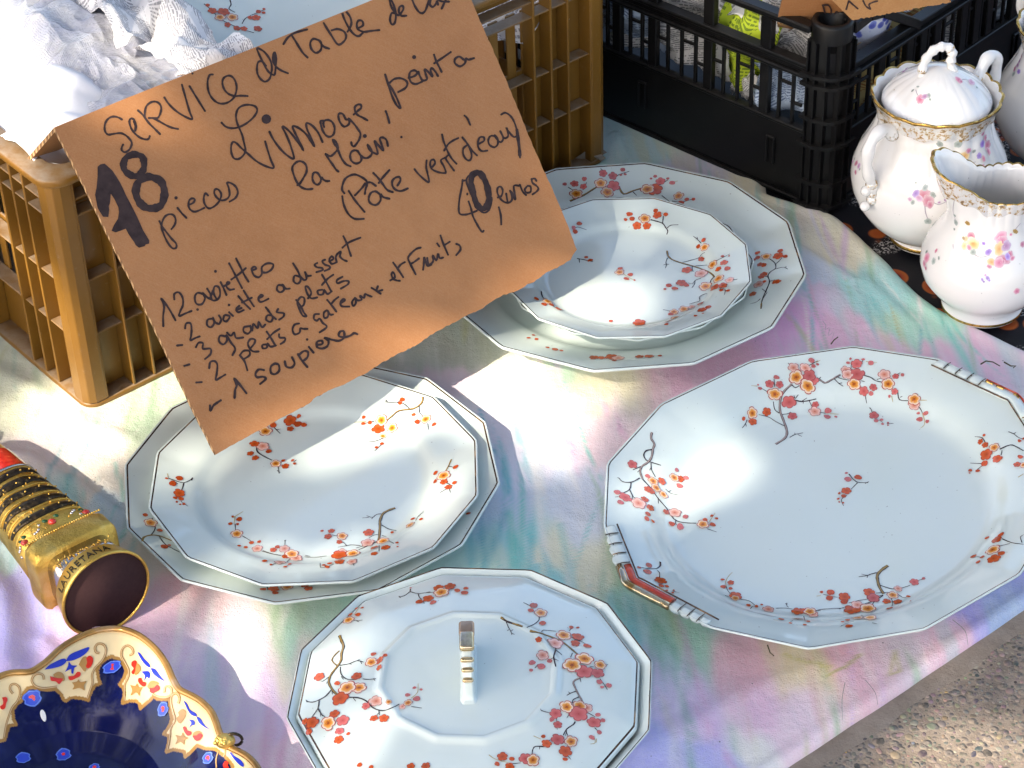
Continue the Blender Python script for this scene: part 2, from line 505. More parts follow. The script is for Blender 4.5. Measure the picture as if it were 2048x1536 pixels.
# ================================================================== PASTEL CLOTH
BL = [  # photo x, y, r, g, b (srgb of the dye)
(1290,270,170,212,215),(1380,370,205,200,228),(1500,400,222,214,180),(1650,470,228,222,196),(1600,560,182,200,226),(1590,650,222,158,214),
(1640,600,215,190,222),(1720,570,128,206,208),(1760,600,120,204,206),(1800,630,140,208,186),(1700,660,224,170,206),(1900,700,226,176,206),(1860,650,150,212,190),(1780,690,220,180,208),
(1400,750,214,160,190),(1200,770,208,200,164),(1120,765,140,182,150),(1010,740,244,238,220),(960,820,236,220,222),(1080,800,232,224,214),(900,770,226,200,214),(830,700,176,190,174),
(1100,880,226,208,228),(1180,860,226,196,206),(1160,1000,202,214,236),(1060,900,214,212,226),(1010,1000,186,200,222),(1000,1120,170,206,190),(1100,1110,226,226,200),(1075,1180,112,200,200),(1040,1080,108,196,200),
(1190,1150,222,222,198),(1280,1190,150,190,146),(1240,1270,120,190,190),(1340,1250,126,190,164),(1290,1120,210,214,190),(1470,1310,212,150,170),(1330,1400,216,184,222),(1500,1400,226,176,204),
(1350,1510,170,166,236),(1450,1520,178,172,238),(1600,1330,206,186,140),(1700,1300,222,158,180),(1960,1185,140,132,222),(1820,1300,230,180,200),(1480,1480,226,222,214),(1580,1420,226,196,210),
(560,1240,148,186,140),(640,1230,150,192,170),(610,1320,212,200,180),(400,1230,236,204,212),(480,1290,238,206,222),(350,1190,226,170,180),(430,1330,214,190,226),(520,1400,214,186,226),(565,1480,240,204,222),
(100,1250,150,146,228),(40,1200,146,140,222),(150,1240,232,168,208),(20,1110,140,190,190),(200,950,226,218,206),(110,980,150,204,208),(200,1000,168,196,218),(60,880,232,214,216),(160,1010,176,210,200),
(40,800,206,214,184),(250,770,208,210,176),(310,800,160,196,156),(190,880,226,216,204),(270,1140,216,206,190),(930,690,150,160,140),(1180,700,190,196,170),(20,720,196,206,180),(100,830,206,212,200),
(1260,330,160,214,214),(1560,430,214,206,190),(960,860,226,214,226),(760,1200,170,196,176),(230,1270,226,176,210),(1000,1200,180,206,210),(700,1250,160,200,180)]
xmaxpts = [(0.3, -0.90), (1.158, .185), (1.32, .394), (1.40, .500), (1.47, .585), (1.54, .560)]
for px, py in [(2006, 677), (1937, 645), (1883, 620), (1842, 590), (1801, 546), (1746, 494), (1713, 461), (1672, 428)]:
    q = at(px, py); xmaxpts.append((q.y, q.x))
xmaxpts += [(1.92, .26), (3.2, .26)]
xmaxpts.sort()
YS = np.concatenate([np.linspace(.75, 1.05, 20, endpoint=False), np.linspace(1.05, 2.05, 520, endpoint=False), np.linspace(2.05, 3.0, 40)])
xm = np.interp(YS, [p[0] for p in xmaxpts], [p[1] for p in xmaxpts])
k_ = np.ones(9) / 9
xm[4:-4] = np.convolve(xm, k_, 'valid')
xm = xm + .004 * (fnoise(YS * 22, YS * 0 + 3, 61, 3) - .5)
T = np.concatenate([np.linspace(0, .22, 30, endpoint=False), np.linspace(.22, .97, 430, endpoint=False), 1 - np.linspace(.03 ** .5, 0, 50) ** 2])
X0 = -1.3
X = X0 + (xm[:, None] - X0) * T[None, :]
Y = np.repeat(YS[:, None], len(T), 1)
def cloth_z(X, Y):
    s1 = fnoise(X * 26 + Y * 3, Y * 3.2, 3, 4) - .5
    s2 = fnoise(X * 8, Y * 8, 5, 3) - .5
    z = .0030 * s1 + .0036 * s2 + .0009 * (fnoise(X * 90, Y * 60, 8, 3) - .5) + .10 * crumple(X, Y, 77, 7, (.03, .10)) * np.clip(fnoise(X * 4, Y * 4, 9, 2) * 2.4 - .8, 0, 1)
    z = z * (np.clip((X + .1) * 3, 0, 1) * .3 + .7)
    def ridge(pts, h, w, seed):
        nonlocal z
        P = [at(*p) for p in pts]
        dmin = np.full(X.shape, 9.0)
        for a, c in zip(P[:-1], P[1:]):
            dx, dy = c.x - a.x, c.y - a.y; L2 = dx * dx + dy * dy
            tt = np.clip(((X - a.x) * dx + (Y - a.y) * dy) / L2, 0, 1)
            dmin = np.minimum(dmin, np.hypot(X - a.x - tt * dx, Y - a.y - tt * dy))
        z = z + h * np.exp(-(dmin / w) ** 2) * (.8 + .4 * fnoise(X * 30, Y * 30, seed, 2))
    ridge([(-60, 890), (60, 915), (150, 965), (262, 1048)], .0045, .006, 21)
    ridge([(30, 1100), (70, 1160), (110, 1230), (160, 1270), (215, 1285)], .014, .011, 22)
    ridge([(-40, 1130), (10, 1200), (20, 1330)], .010, .014, 23)
    ridge([(90, 1290), (130, 1330), (120, 1400)], .006, .010, 24)
    ridge([(-20, 740), (90, 790), (170, 850), (260, 880)], .003, .010, 25)
    ridge([(1230, 270), (1260, 330), (1300, 400)], .003, .006, 26)
    ridge([(1560, 470), (1640, 520), (1700, 560)], .003, .007, 27)
    ridge([(1735, 560), (1810, 640), (1900, 740)], .002, .007, 29)
    ridge([(1290, 1500), (1400, 1440), (1500, 1380), (1650, 1330)], .0022, .012, 30)
    ridge([(1680, 1536), (1660, 1400), (1700, 1290)], .002, .008, 31)
    ridge([(980, 1210), (1080, 1010), (1130, 820)], .0014, .012, 32)
    return z
Z = cloth_z(X, Y)
# hems: the near edge is rolled under, the right edge lies in a soft fold
dist = np.minimum((xm[:, None] - X), 9)
dist = dist * .75
roll = np.clip(dist / .007, 0, 1)
far = np.clip((Y - 1.45) / .1, 0, 1)
Z = Z * np.clip(dist / .02, .15, 1) + .0018 * np.exp(-((dist - .010) / .008) ** 2) * (1 + .7 * far)
Z = Z + (np.sqrt(1 - (1 - roll) ** 2) - 1) * .0068
# dye
P = np.array([list(at(q[0], q[1]))[:2] for q in BL]); C = np.array([srgb(*q[2:]) for q in BL])
wx = X + .050 * (fnoise(X * 9, Y * 5, 41, 4) - .5) + .016 * (fnoise(X * 90, Y * 5, 42, 3) - .5)
wy = Y + .075 * (fnoise(X * 55, Y * 4, 43, 4) - .5) + .05 * (fnoise(X * 9, Y * 9, 44, 3) - .5)
acc = np.zeros(X.shape + (3,)); ws = np.zeros(X.shape)
for (px_, py_), c in zip(P, C):
    d2 = ((wx - px_) ** 2 + ((wy - py_) * .75) ** 2)
    w = 1 / (d2 + 1.6e-4) ** 3.2
    acc += w[..., None] * c; ws += w
CC = acc / ws[..., None]
# dry-brush streaks, a little paler or greener, roughly across the hem
ang = .10
sx_ = X * math.cos(ang) + Y * math.sin(ang); sy_ = -X * math.sin(ang) + Y * math.cos(ang)
st1 = fnoise(sx_ * 150, sy_ * 5.5, 51, 3); st2 = fnoise(sx_ * 46, sy_ * 4, 52, 3); st3 = fnoise(sx_ * 70, sy_ * 6, 53, 3)
pale = np.clip((st1 - .54) * 4, 0, 1)[..., None] * .22
CC = CC * (1 - pale) + np.array(srgb(238, 236, 236)) * pale
teal = (np.clip((st2 - .60) * 9, 0, 1) * np.clip((fnoise(X * 5, Y * 5, 54, 2) - .42) * 6, 0, 1))[..., None] * .40
CC = CC * (1 - teal) + np.array(srgb(126, 204, 196)) * teal
oliv = (np.clip((st3 - .64) * 9, 0, 1) * np.clip((fnoise(X * 6, Y * 6, 55, 2) - .48) * 6, 0, 1))[..., None] * .38
CC = CC * (1 - oliv) + np.array(srgb(190, 186, 120)) * oliv
blot = np.clip((fnoise(X * 14, Y * 14, 56, 5) - .5) * 1.0, -.3, .3)[..., None]
CC = np.clip(CC * (1 + blot * .35), .01, .86); lum_ = CC.mean(-1, keepdims=True); CC = np.clip(lum_ + (CC - lum_) * 1.25, .01, .86); CC = CC * .68 + np.array([.84, .81, .77]) * .32
def strokes(n, box, cols, amt, seed, ln=(.03, .10), w=(.0012, .005)):
    """brush strokes of dye with ragged, tapering ends"""
    global CC
    r_ = np.random.RandomState(seed)
    rag = fnoise(X * 260, Y * 30, seed + 2, 2)
    for _ in range(n):
        q = at(r_.uniform(box[0], box[1]), r_.uniform(box[2], box[3])); L_ = r_.uniform(*ln); w_ = r_.uniform(*w); a_ = rad(r_.normal(96, 9))
        c_ = np.array(srgb(*cols[r_.randint(len(cols))]))
        dx, dy = X - q.x, Y - q.y
        s__ = dx * math.cos(a_) + dy * math.sin(a_); t__ = -dx * math.sin(a_) + dy * math.cos(a_) + .004 * np.sin(s__ * 30)
        k = np.clip(1.25 - (np.abs(s__) / L_) ** 2 - np.abs(t__) / w_, 0, 1) * np.clip(rag * 4 - .8, 0, 1) * min(1, amt * 1.25) * r_.uniform(.55, 1)
        CC = CC * (1 - k[..., None]) + c_ * k[..., None]
AQ = [(92, 194, 194), (120, 206, 192), (84, 178, 188)]; PKS = [(232, 176, 204), (222, 160, 196), (214, 176, 222)]; GRS = [(140, 186, 140), (186, 190, 128), (120, 176, 150)]; WHS = [(246, 242, 236), (240, 236, 230)]
strokes(26, (960, 1200, 780, 1250), AQ + WHS, .75, 301); strokes(16, (1180, 1420, 1050, 1330), GRS + AQ, .6, 302); strokes(26, (1600, 1950, 480, 740), AQ + GRS + WHS + PKS, .65, 303)
strokes(16, (20, 280, 850, 1150), AQ + WHS, .6, 304); strokes(18, (1220, 1640, 260, 560), AQ + WHS + GRS, .55, 305); strokes(20, (1300, 1900, 1240, 1536), PKS + WHS + GRS, .5, 306)
strokes(24, (350, 1250, 640, 960), WHS + PKS + GRS, .6, 307); strokes(12, (0, 330, 700, 860), GRS + WHS, .5, 308); strokes(14, (280, 620, 1180, 1536), PKS + WHS, .5, 309)
def px_line(pts, w, col, amt):
    global CC
    Q = [at(*p) for p in pts]; dm = np.full(X.shape, 9.0)
    for a, c in zip(Q[:-1], Q[1:]):
        dx, dy = c.x - a.x, c.y - a.y; L2 = dx * dx + dy * dy
        tt = np.clip(((X - a.x) * dx + (Y - a.y) * dy) / L2, 0, 1)
        dm = np.minimum(dm, np.hypot(X - a.x - tt * dx, Y - a.y - tt * dy))
    k = (np.clip(1.4 - dm / w, 0, 1) * amt)[..., None]
    CC = CC * (1 - k) + np.array(srgb(*col)) * k
px_line([(1640, 1330), (1655, 1355), (1690, 1340), (1720, 1310)], .0016, (188, 176, 110), .8)
px_line([(1790, 1300), (1780, 1350), (1800, 1345), (1790, 1300)], .0016, (196, 186, 120), .7)
px_line([(1570, 1310), (1600, 1322), (1660, 1340)], .0022, (196, 186, 110), .7)
px_line([(1075, 1130), (1078, 1240)], .003, (120, 206, 206), .75)
px_line([(1120, 1050), (1150, 1180)], .003, (126, 200, 200), .5)
px_line([(930, 1000), (950, 1180)], .004, (90, 190, 196), .5)
px_line([(228, 925), (240, 960), (246, 1000)], .0018, (130, 200, 186), .6)
px_line([(250, 980), (290, 1020)], .0014, (130, 200, 196), .5)
px_line([(60, 960), (80, 1040)], .005, (130, 200, 206), .6)
px_line([(140, 960), (160, 1050)], .006, (120, 196, 196), .5)
px_line([(1610, 400), (1640, 470), (1690, 560)], .002, (220, 214, 230), .6)
# stains and specks
rs = np.random.RandomState(5)
for i in range(0):
    q = at(rs.uniform(0, 2048), rs.uniform(300, 1536)); rr = rs.uniform(.0006, .0016)
    iy = np.searchsorted(YS, q.y)
    if iy < 3 or iy > len(YS) - 4: continue
    sl = slice(iy - 3, iy + 4)
    k = (np.hypot(X[sl] - q.x, Y[sl] - q.y) < rr)[..., None] * .75
    CC[sl] = CC[sl] * (1 - k) + np.array([.05, .05, .06]) * k
t = NT('dyed_cotton')
wv = t.n('ShaderNodeTexWave'); wv.inputs['Scale'].default_value = 330; wv.inputs['Distortion'].default_value = 1.5; t.l(t.obj(), wv.inputs[0])
c = t.mix(t.ramp(t.noise(300, 3, .7), [(.35, (0, 0, 0)), (.75, (.22, .22, .22))]), t.attr(), (.72, .70, .70))
mp = t.n('ShaderNodeMapping'); mp.inputs['Scale'].default_value = (300, 14, 1); mp.inputs['Rotation'].default_value = (0, 0, -.1); t.l(t.obj(), mp.inputs[0])
brush = t.noise(1, 3, .6, mp.outputs[0])
c = t.mix(t.ramp(brush, [(.48, (0, 0, 0)), (.85, (.22, .22, .22))]), c, (.80, .80, .80))
vs_ = t.n('ShaderNodeTexVoronoi'); vs_.inputs['Scale'].default_value = 46; t.l(t.obj(), vs_.inputs['Vector'])
spk = t.math('MULTIPLY', t.math('LESS_THAN', vs_.outputs['Distance'], .035), t.math('GREATER_THAN', t.noise(7, 2), .50))
c = t.mix(t.math('MULTIPLY', spk, .75), c, (.05, .05, .06))
t.color(c); t.set(rough=.88, spec=.12, sheen=.1)
t.bump(t.math('ADD', t.noise(900, 2, .6), t.math('MULTIPLY', t.noise(95, 5, .65), 3)), .5, .0013)
cloth = grid_obj('tablecloth', X, Y, Z, t.mat, cols=np.clip(CC, 0, 1))
tag(cloth, 'pastel tie-dyed cotton cloth streaked pink, teal and lilac, spread on the ground under the dishes', 'cloth')

# ================================================================== DARK FLORAL CLOTH
t = NT('dark_floral_print')
v1 = t.n('ShaderNodeTexVoronoi'); v1.inputs['Scale'].default_value = 26; v1.inputs['Randomness'].default_value = .9; t.l(t.obj(), v1.inputs['Vector'])
dist_ = t.n('ShaderNodeTexVoronoi'); dist_.inputs['Scale'].default_value = 62; t.l(t.obj(), dist_.inputs['Vector'])
petals = t.ramp(v1.outputs['Distance'], [(.0, (.30, .12, .02)), (.12, (.40, .32, .18)), (.20, (.015, .012, .02)), (.24, (.30, .04, .012)), (.36, (.40, .10, .02)), (.40, (.01, .008, .012)), (.60, (.006, .006, .009))])
leafs = t.ramp(dist_.outputs['Distance'], [(.0, (.03, .05, .08)), (.25, (.28, .16, .03)), (.32, (.004, .004, .006)), (1, (.004, .004, .006))])
sel = t.ramp(t.noise(13, 2), [(.30, (0, 0, 0)), (.34, (1, 1, 1))])
c = t.mix(sel, leafs, petals)
lace = t.ramp(t.noise(420, 2, .6), [(.53, (0, 0, 0)), (.56, (1, 1, 1))])
lacesel = t.ramp(t.noise(9, 1, .4, t.obj()), [(.56, (0, 0, 0)), (.58, (1, 1, 1))])
c = t.mix(t.math('MULTIPLY', lace, lacesel), c, (.45, .43, .42))
blk = t.ramp(t.noise(11, 1, .3, t.obj(), 0.4), [(.68, (0, 0, 0)), (.70, (1, 1, 1))])
c = t.mix(blk, c, (.004, .004, .006))
t.color(c); t.set(rough=.6, spec=.25); t.bump(t.noise(400, 3), .3, .0006)
yy = np.linspace(1.52, 2.7, 220); xx = np.linspace(.20, 1.4, 200)
XX, YY = np.meshgrid(xx, yy)
ZZ = -.0055 + .0035 * fnoise(XX * 9, YY * 9, 71, 3)
lim = np.interp(yy, [p[0] for p in xmaxpts], [p[1] for p in xmaxpts])
# it runs a hand's breadth under the pastel cloth
XX = np.maximum(XX, (lim - .045)[:, None] - .0001 * np.arange(200)[None, ::-1])
fc = grid_obj('floral_cloth', XX, YY, ZZ, t.mat)
tag(fc, 'black cloth printed with orange and cream flowers, under the flowered white pots', 'cloth')

# ================================================================== DINNER WARE
def polyfac(th, off, n=12, rnd=.10):
    """distance of a regular n-gon's edge from its centre (circumradius 1), corners slightly eased"""
    h = math.pi / n
    a = ((th - off) % (2 * h)) - h
    r = math.cos(h) / math.cos(a)
    e = 1 - abs(a) / h                       # 0 at the corner
    if e < rnd: r -= (rnd - e) ** 2 / rnd * .018
    return r

PLATE_PROFILE_ = [(0, 0, .0045), (.25, 0, .0045), (.5, 0, .0047), (.62, 0, .0052), (.665, 0, .0062), (.695, 0, .0085), (.72, .1, .0115), (.745, .35, .0138),
                 (.78, .7, .0156), (.83, .95, .0174), (.88, 1, .0194), (.93, 1, .0214), (.958, 1, .0226), (.9815, 1, .02365), (.9900, 1, .0240), (.9955, 1, .0243), (.999, 1, .0242), (1.002, 1, .0232),
                 (.995, 1, .0218), (.96, 1, .0196), (.88, 1, .0155), (.80, .8, .0120), (.72, .2, .0065), (.66, 0, .0022), (.64, 0, .0), (.615, 0, .0), (.605, 0, .0018), (0, 0, .0018)]
PLATE_PROFILE = [(s_, t_, z_ + .0050 * (1 - z_ / .0174) if i_ < 9 else z_) for i_, (s_, t_, z_) in enumerate(PLATE_PROFILE_)]
def ware(name, cx, cy, zbase, outline, inner, prof, mats, zscale=1.0, parent=None, lines=((13, 14),), N=192, tilt=(0, 0), deep=1.0):
    b = MB(); vs = []; fs = []; ms = []
    for (s, tt, z) in prof:
        for k in range(N):
            th = 2 * math.pi * k / N
            ox, oy = outline(th); ix, iy = inner(th)
            x = s * (ox * tt + ix * (1 - tt)); y = s * (oy * tt + iy * (1 - tt))
            zz = zbase + z * zscale + x * tilt[0] + y * tilt[1]
            vs.append((cx + x, cy + y, zz))
    b.v = vs; b.c = [(1, 1, 1)] * len(vs)
    for i in range(len(prof) - 1):
        ln = any(a <= i < c for a, c in lines)
        for k in range(N):
            k2 = (k + 1) % N
            b.f.append((i * N + k, i * N + k2, (i + 1) * N + k2, (i + 1) * N + k)); b.m.append(1 if ln else 0)
    return b.build(name, mats, parent)

def round_plate(label, cx, cy, zbase, R, off, h=.0245, group=None, tilt=(0, 0), cat='plate', prof=PLATE_PROFILE):
    root = empty('plate', (cx, cy, zbase))
    tag(root, label, cat, group)
    o = rad(off)
    body = ware('dish_body', cx, cy, zbase, lambda th: (R * polyfac(th, o) * math.cos(th), R * polyfac(th, o) * math.sin(th)),
                lambda th: (R * .985 * math.cos(th), R * .985 * math.sin(th)), prof, [M['plate'], M['rimline']], h / .0243, root, tilt=tilt)
    return root, body

G_SET = 'dishes of the blossom-painted dinner service'
Lr, Lb = round_plate('large twelve-sided plate lying under a smaller one, left, its rim chipped at the lower left', -.1699, 1.4816, 0.0, .1585, 22.5, .0265, G_SET)
Lu, Lub = round_plate('upper plate of the left pair, half shaded by the cardboard price sign', -.1649, 1.4700, .0108, .1388, 15.3, .0252, G_SET)
Rr, Rb = round_plate('widest round plate, under the two smaller plates of the right stack', .1052, 1.7710, 0.0, .1722, 18.5, .031, G_SET)
Rm, Rmb = round_plate('middle plate of the right stack, only its lower edge showing', .1110, 1.7540, .0128, .1165, 1.0, .0235, G_SET)
Ru, Rub = round_plate('top plate of the right stack, with blossom branches and a small central sprig', .1092, 1.7400, .0228, .1155, 13.2, .0240, G_SET)

# the oblong platter
PC = Vector((.2565, 1.4358))
OUT = [(.3715, 1.5995), (.3005, 1.6228), (.2095, 1.6070), (.1262, 1.5505), (.0761, 1.4735), (.0694, 1.3950), (.0830, 1.3280), (.1436, 1.2743), (.2149, 1.2473), (.3045, 1.2637), (.3880, 1.3210), (.4369, 1.3981), (.4436, 1.4766), (.4300, 1.5436)]
OUT = OUT[::1]
def poly_outline(pts, c):
    A = [(math.atan2(p[1] - c[1], p[0] - c[0]) % (2 * math.pi), p[0] - c[0], p[1] - c[1]) for p in pts]
    A.sort()
    def f(th):
        th %= 2 * math.pi
        n = len(A)
        for i in range(n):
            a, b_ = A[i], A[(i + 1) % n]
            ta, tb = a[0], b_[0]
            if i == n - 1: tb += 2 * math.pi
            q = th if th >= ta or i < n - 1 else th + 2 * math.pi
            if i == n - 1 and th < A[0][0]: q = th + 2 * math.pi
            if ta <= q <= tb:
                dx, dy = b_[1] - a[1], b_[2] - a[2]
                c_, s_ = math.cos(th), math.sin(th)
                den = c_ * dy - s_ * dx
                r = (a[1] * dy - a[2] * dx) / den
                return r
        return .18
    def g(th):                                # ease the corners
        w = .014
        return (f(th - w) + f(th + w) + 2 * f(th)) / 4
    return g
pf = poly_outline(OUT, PC)
A1, A2, AX = .2011, .1735, rad(41.9)
def ell(th, k=1.0):
    a = th - AX
    r = 1 / math.sqrt((math.cos(a) / A1) ** 2 + (math.sin(a) / A2) ** 2)
    return r * k
platter = empty('platter', (PC.x, PC.y, 0))
tag(platter, 'large oblong platter with ribbed red and gilt handles, lying alone at the right', 'platter', G_SET)
PP = [(0, 0, .006), (.3, 0, .006), (.55, 0, .0063), (.66, 0, .0070), (.70, 0, .0085), (.73, 0, .0115), (.755, .1, .0150), (.775, .3, .0178), (.80, .6, .0203), (.84, .95, .0232), (.89, 1, .0262), (.94, 1, .0290),
      (.975, 1, .0308), (.989, 1, .0318), (.994, 1, .0322), (.998, 1, .0325), (1.002, 1, .0324), (1.003, 1, .0312), (.99, 1, .0292), (.93, 1, .0255), (.84, .9, .019), (.76, .2, .009), (.70, 0, .002), (.68, 0, 0), (.65, 0, 0), (.64, 0, .002), (0, 0, .002)]
platb = ware('dish_body', PC.x, PC.y, 0, lambda th: (pf(th) * math.cos(th), pf(th) * math.sin(th)), lambda th: (ell(th) * math.cos(th), ell(th) * math.sin(th)), PP, [M['plate'], M['rimline']], 1.0, platter, lines=((13, 14),), N=256)
def platter_handle(A, B, C, flip, redout):
    """ribbed lug: A..B..C the three corners of the rim it follows"""
    hd = empty('handle', ((A + C) / 2).to_3d())
    hd.parent = platter; hd.matrix_parent_inverse = platter.matrix_world.inverted()
    z = .0325
    def at_(s):                                # along the two rim edges
        l1, l2 = (B - A).length, (C - B).length
        d = s * (l1 + l2)
        p = A.lerp(B, d / l1) if d < l1 else B.lerp(C, (d - l1) / l2)
        tdir = ((B - A) if d < l1 else (C - B)).normalized()
        w = min(1, max(0, (d - l1) / .02 + .5)); tdir = ((B - A).normalized() * (1 - w) + (C - B).normalized() * w).normalized()
        n = Vector((tdir.y, -tdir.x)) * flip
        return p, tdir, n
    def lug(s0, s1, o0, o1, mat, name, zz=0.0, hgt=.0014, bow=0.0, n=6):
        b = MB(); vs = []
        for i in range(n + 1):
            u_ = i / n; p, td, nn = at_(s0 + (s1 - s0) * u_)
            bb = math.sin(math.pi * u_) * bow
            for (o, dz) in ((o0, 0), (o0 + .0008, hgt), ((o0 + o1) / 2, hgt * 1.35), (o1 + bb - .0012, hgt * .8), (o1 + bb, 0), (o1 + bb - .002, -.004), (o0, -.004)):
                q = p + nn * o; vs.append((q.x, q.y, z - .0015 + zz + dz))
        fs = []
        for i in range(n):
            for k in range(7):
                k2 = (k + 1) % 7; fs.append((i * 7 + k, i * 7 + k2, (i + 1) * 7 + k2, (i + 1) * 7 + k))
        fs += [tuple(range(7)), tuple(n * 7 + k for k in range(7))]
        b.add(vs, fs); return b.build(name, mat, hd)
    e = .10
    ss = [0.0, .075, .155, .235, .315]
    for i in range(4): lug(ss[i] + .006, ss[i + 1] - .006, -.0090, -.0006 + .0010 * i, M['plate'], 'rib', bow=.0016)
    sr = [.74, .80, .86, .92, .975]
    for i in range(4): lug(sr[i] + .004, sr[i + 1] - .004, -.0075, .0018 - .0008 * i, M['plate'], 'rib', bow=.0012)
    if redout:
        lug(.322, .735, -.0098, .0006, M['plate'], 'white_bar', .0002, .0020, n=10)
        lug(.322, .735, .0008, .0030, M['redlac'], 'red_panel', .0002, .0016, n=10)
        for s0 in (.33, .40, .52): lug(s0, s0 + .05, -.0030, .0002, M['gilt'], 'gilt_patch', .0006, .0022, n=4)
    else:
        lug(.322, .735, -.0098, -.0030, M['redlac'], 'red_panel', .0002, .0010, n=10)
        lug(.322, .735, -.0028, .0034, M['gilt_silver'], 'gilt_bar', .0003, .0018, bow=.0008, n=10)
    # brown outline along the inner edge and between the ribs
    b = MB()
    pts = []
    for i in range(31):
        p, td, nn = at_(i / 30); q = p - nn * .0108; pts.append((q.x, q.y, z - .0005))
    b.tube(pts, .0007, 6)
    for s in ss[1:] + sr[:-1]:
        p, td, nn = at_(s); q0 = p - nn * .009; q1 = p + nn * .004
        b.tube([(q0.x, q0.y, z + .0002), ((q0.x + q1.x) / 2, (q0.y + q1.y) / 2, z + .0010), (q1.x - nn.x * .002, q1.y - nn.y * .002, z + .0002)], .0004, 5)
    b.build('outline', M['rimline'], hd)
    return hd
Vv = lambda p: Vector(p)
platter_handle(Vv(OUT[5]), Vv(OUT[6]), Vv(OUT[7]), 1, False)
platter_handle(Vv(OUT[0]), Vv(OUT[13]), Vv(OUT[12]), -1, True)

# the covered dish
TC = Vector((-.0375, 1.190))
tur = empty('covered_dish', (TC.x, TC.y, 0))
tag(tur, 'covered twelve-sided serving dish with gilded fin knob on its lid, nearest the camera', 'serving dish', G_SET)
TR = .1345; TO = rad(9.5)
dod = lambda R, o=TO: (lambda th: (R * polyfac(th, o) * math.cos(th), R * polyfac(th, o) * math.sin(th)))
cir = lambda R: (lambda th: (R * .97 * math.cos(th), R * .97 * math.sin(th)))
bowlprof = [(0, 0, .008), (.4, 0, .008), (.62, 0, .012), (.78, .4, .026), (.86, 1, .042), (.90, 1, .0495), (.915, 1, .0515), (.945, 1, .0545), (.975, 1, .0585), (.988, 1, .0601), (.995, 1, .0605), (1.0, 1, .0598),
            (.985, 1, .0560), (.93, 1, .050), (.90, 1, .044), (.84, .8, .028), (.70, .2, .010), (.56, 0, .004), (.54, 0, 0), (.50, 0, 0), (.48, 0, .003), (0, 0, .003)]
turb = ware('bowl', TC.x, TC.y, 0, dod(TR), cir(TR), bowlprof, [M['plate'], M['rimline']], 1, tur, lines=((9, 10),))
lidprof = [(1.0, 1, .0548), (1.003, 1, .0562), (.998, 1, .0580), (.990, 1, .0590), (.980, 1, .0598), (.94, 1, .0618), (.85, 1, .0650), (.72, .9, .0684), (.62, .8, .0702), (.565, 1, .0712), (.545, 1, .0718), (.530, 1, .0736), (.517, 1, .0744), (.500, 1, .0743), (.490, 1, .0734), (.478, 1, .0729), (.42, .6, .0733), (.2, 0, .0742), (0, 0, .0745)]
LR = .1262
lid = ware('lid', TC.x - .0012, TC.y + .0018, 0, dod(LR), cir(LR), lidprof, [M['plate'], M['rimline']], 1, tur, lines=((3, 4),))
# knob: a stepped fin seen almost edge on
t = NT('worn_gilt_brown'); t.color(t.mix(t.noise(80), (.30, .17, .10), (.50, .36, .26))); t.set(rough=.2, metal=.7); M['honeyk'] = t.mat
def fin():
    kx, ky = TC.x - .0012, TC.y + .0018
    base = .0742
    b = MB()
    prof = [(-.0320, 0), (-.0285, .0025), (-.0266, .007), (-.0250, .0135), (-.0232, .0180), (-.0210, .0222), (-.0186, .0262), (-.0150, .0308), (-.0105, .0338), (-.005, .0350)]
    full = prof + [(-y, z) for y, z in reversed(prof)]
    vs = []; n = len(full)
    for (dx, s) in ((-.0042, .90), (-.0030, 1.0), (.0030, 1.0), (.0042, .90)):
        for y, z in full: vs.append((kx + dx * (1 + .45 * (z < .001) + .15 * (z < .003)), ky + y * s, base - .001 + z * s))
    fs = []
    for k in range(3):
        for i in range(n - 1): fs.append((k * n + i, k * n + i + 1, (k + 1) * n + i + 1, (k + 1) * n + i))
    fs += [tuple(range(n)), tuple(3 * n + i for i in range(n))]
    b.add(vs, fs); f = b.build('knob', M['plate'], lid); bevel(f, .0007, 2)
    def cap(y0, y1, z0, w, h, mat, slope=0.0):
        c = MB(); c.box((kx, ky + (y0 + y1) / 2, base + z0), (w, y1 - y0, h), (Vector((1, 0, 0)), Vector((0, math.cos(slope), math.sin(slope))), Vector((0, -math.sin(slope), math.cos(slope)))))
        o = c.build('gilt_step', mat, lid, smooth=True); bevel(o, .0022, 4); return o
    cap(-.0125, .0090, .0355, .0106, .0056, M['gilt_silver'])
    cap(.0020, .0150, .0352, .0112, .0068, M['honeyk'])
    for sg in (-1, 1):
        for (y, z, w) in ((.0165, .0296, .0098), (.0203, .0234, .0088), (.0238, .0168, .0080)):
            cap(sg * y - .0019, sg * y + .0019, z, w, .0036, M['gilt_silver'], .5 * -sg)
    return f
fin()
# soft foot where the knob joins the lid

# ================================================================== PAINTED DECORATION
bpy.context.view_layer.update()
def bvh_of(objs):
    vs, fs = [], []
    for o in objs:
        mw = o.matrix_world; bse = len(vs)
        vs += [mw @ v.co for v in o.data.vertices]
        fs += [tuple(i + bse for i in p.vertices) for p in o.data.polygons]
    return BVHTree.FromPolygons(vs, fs)

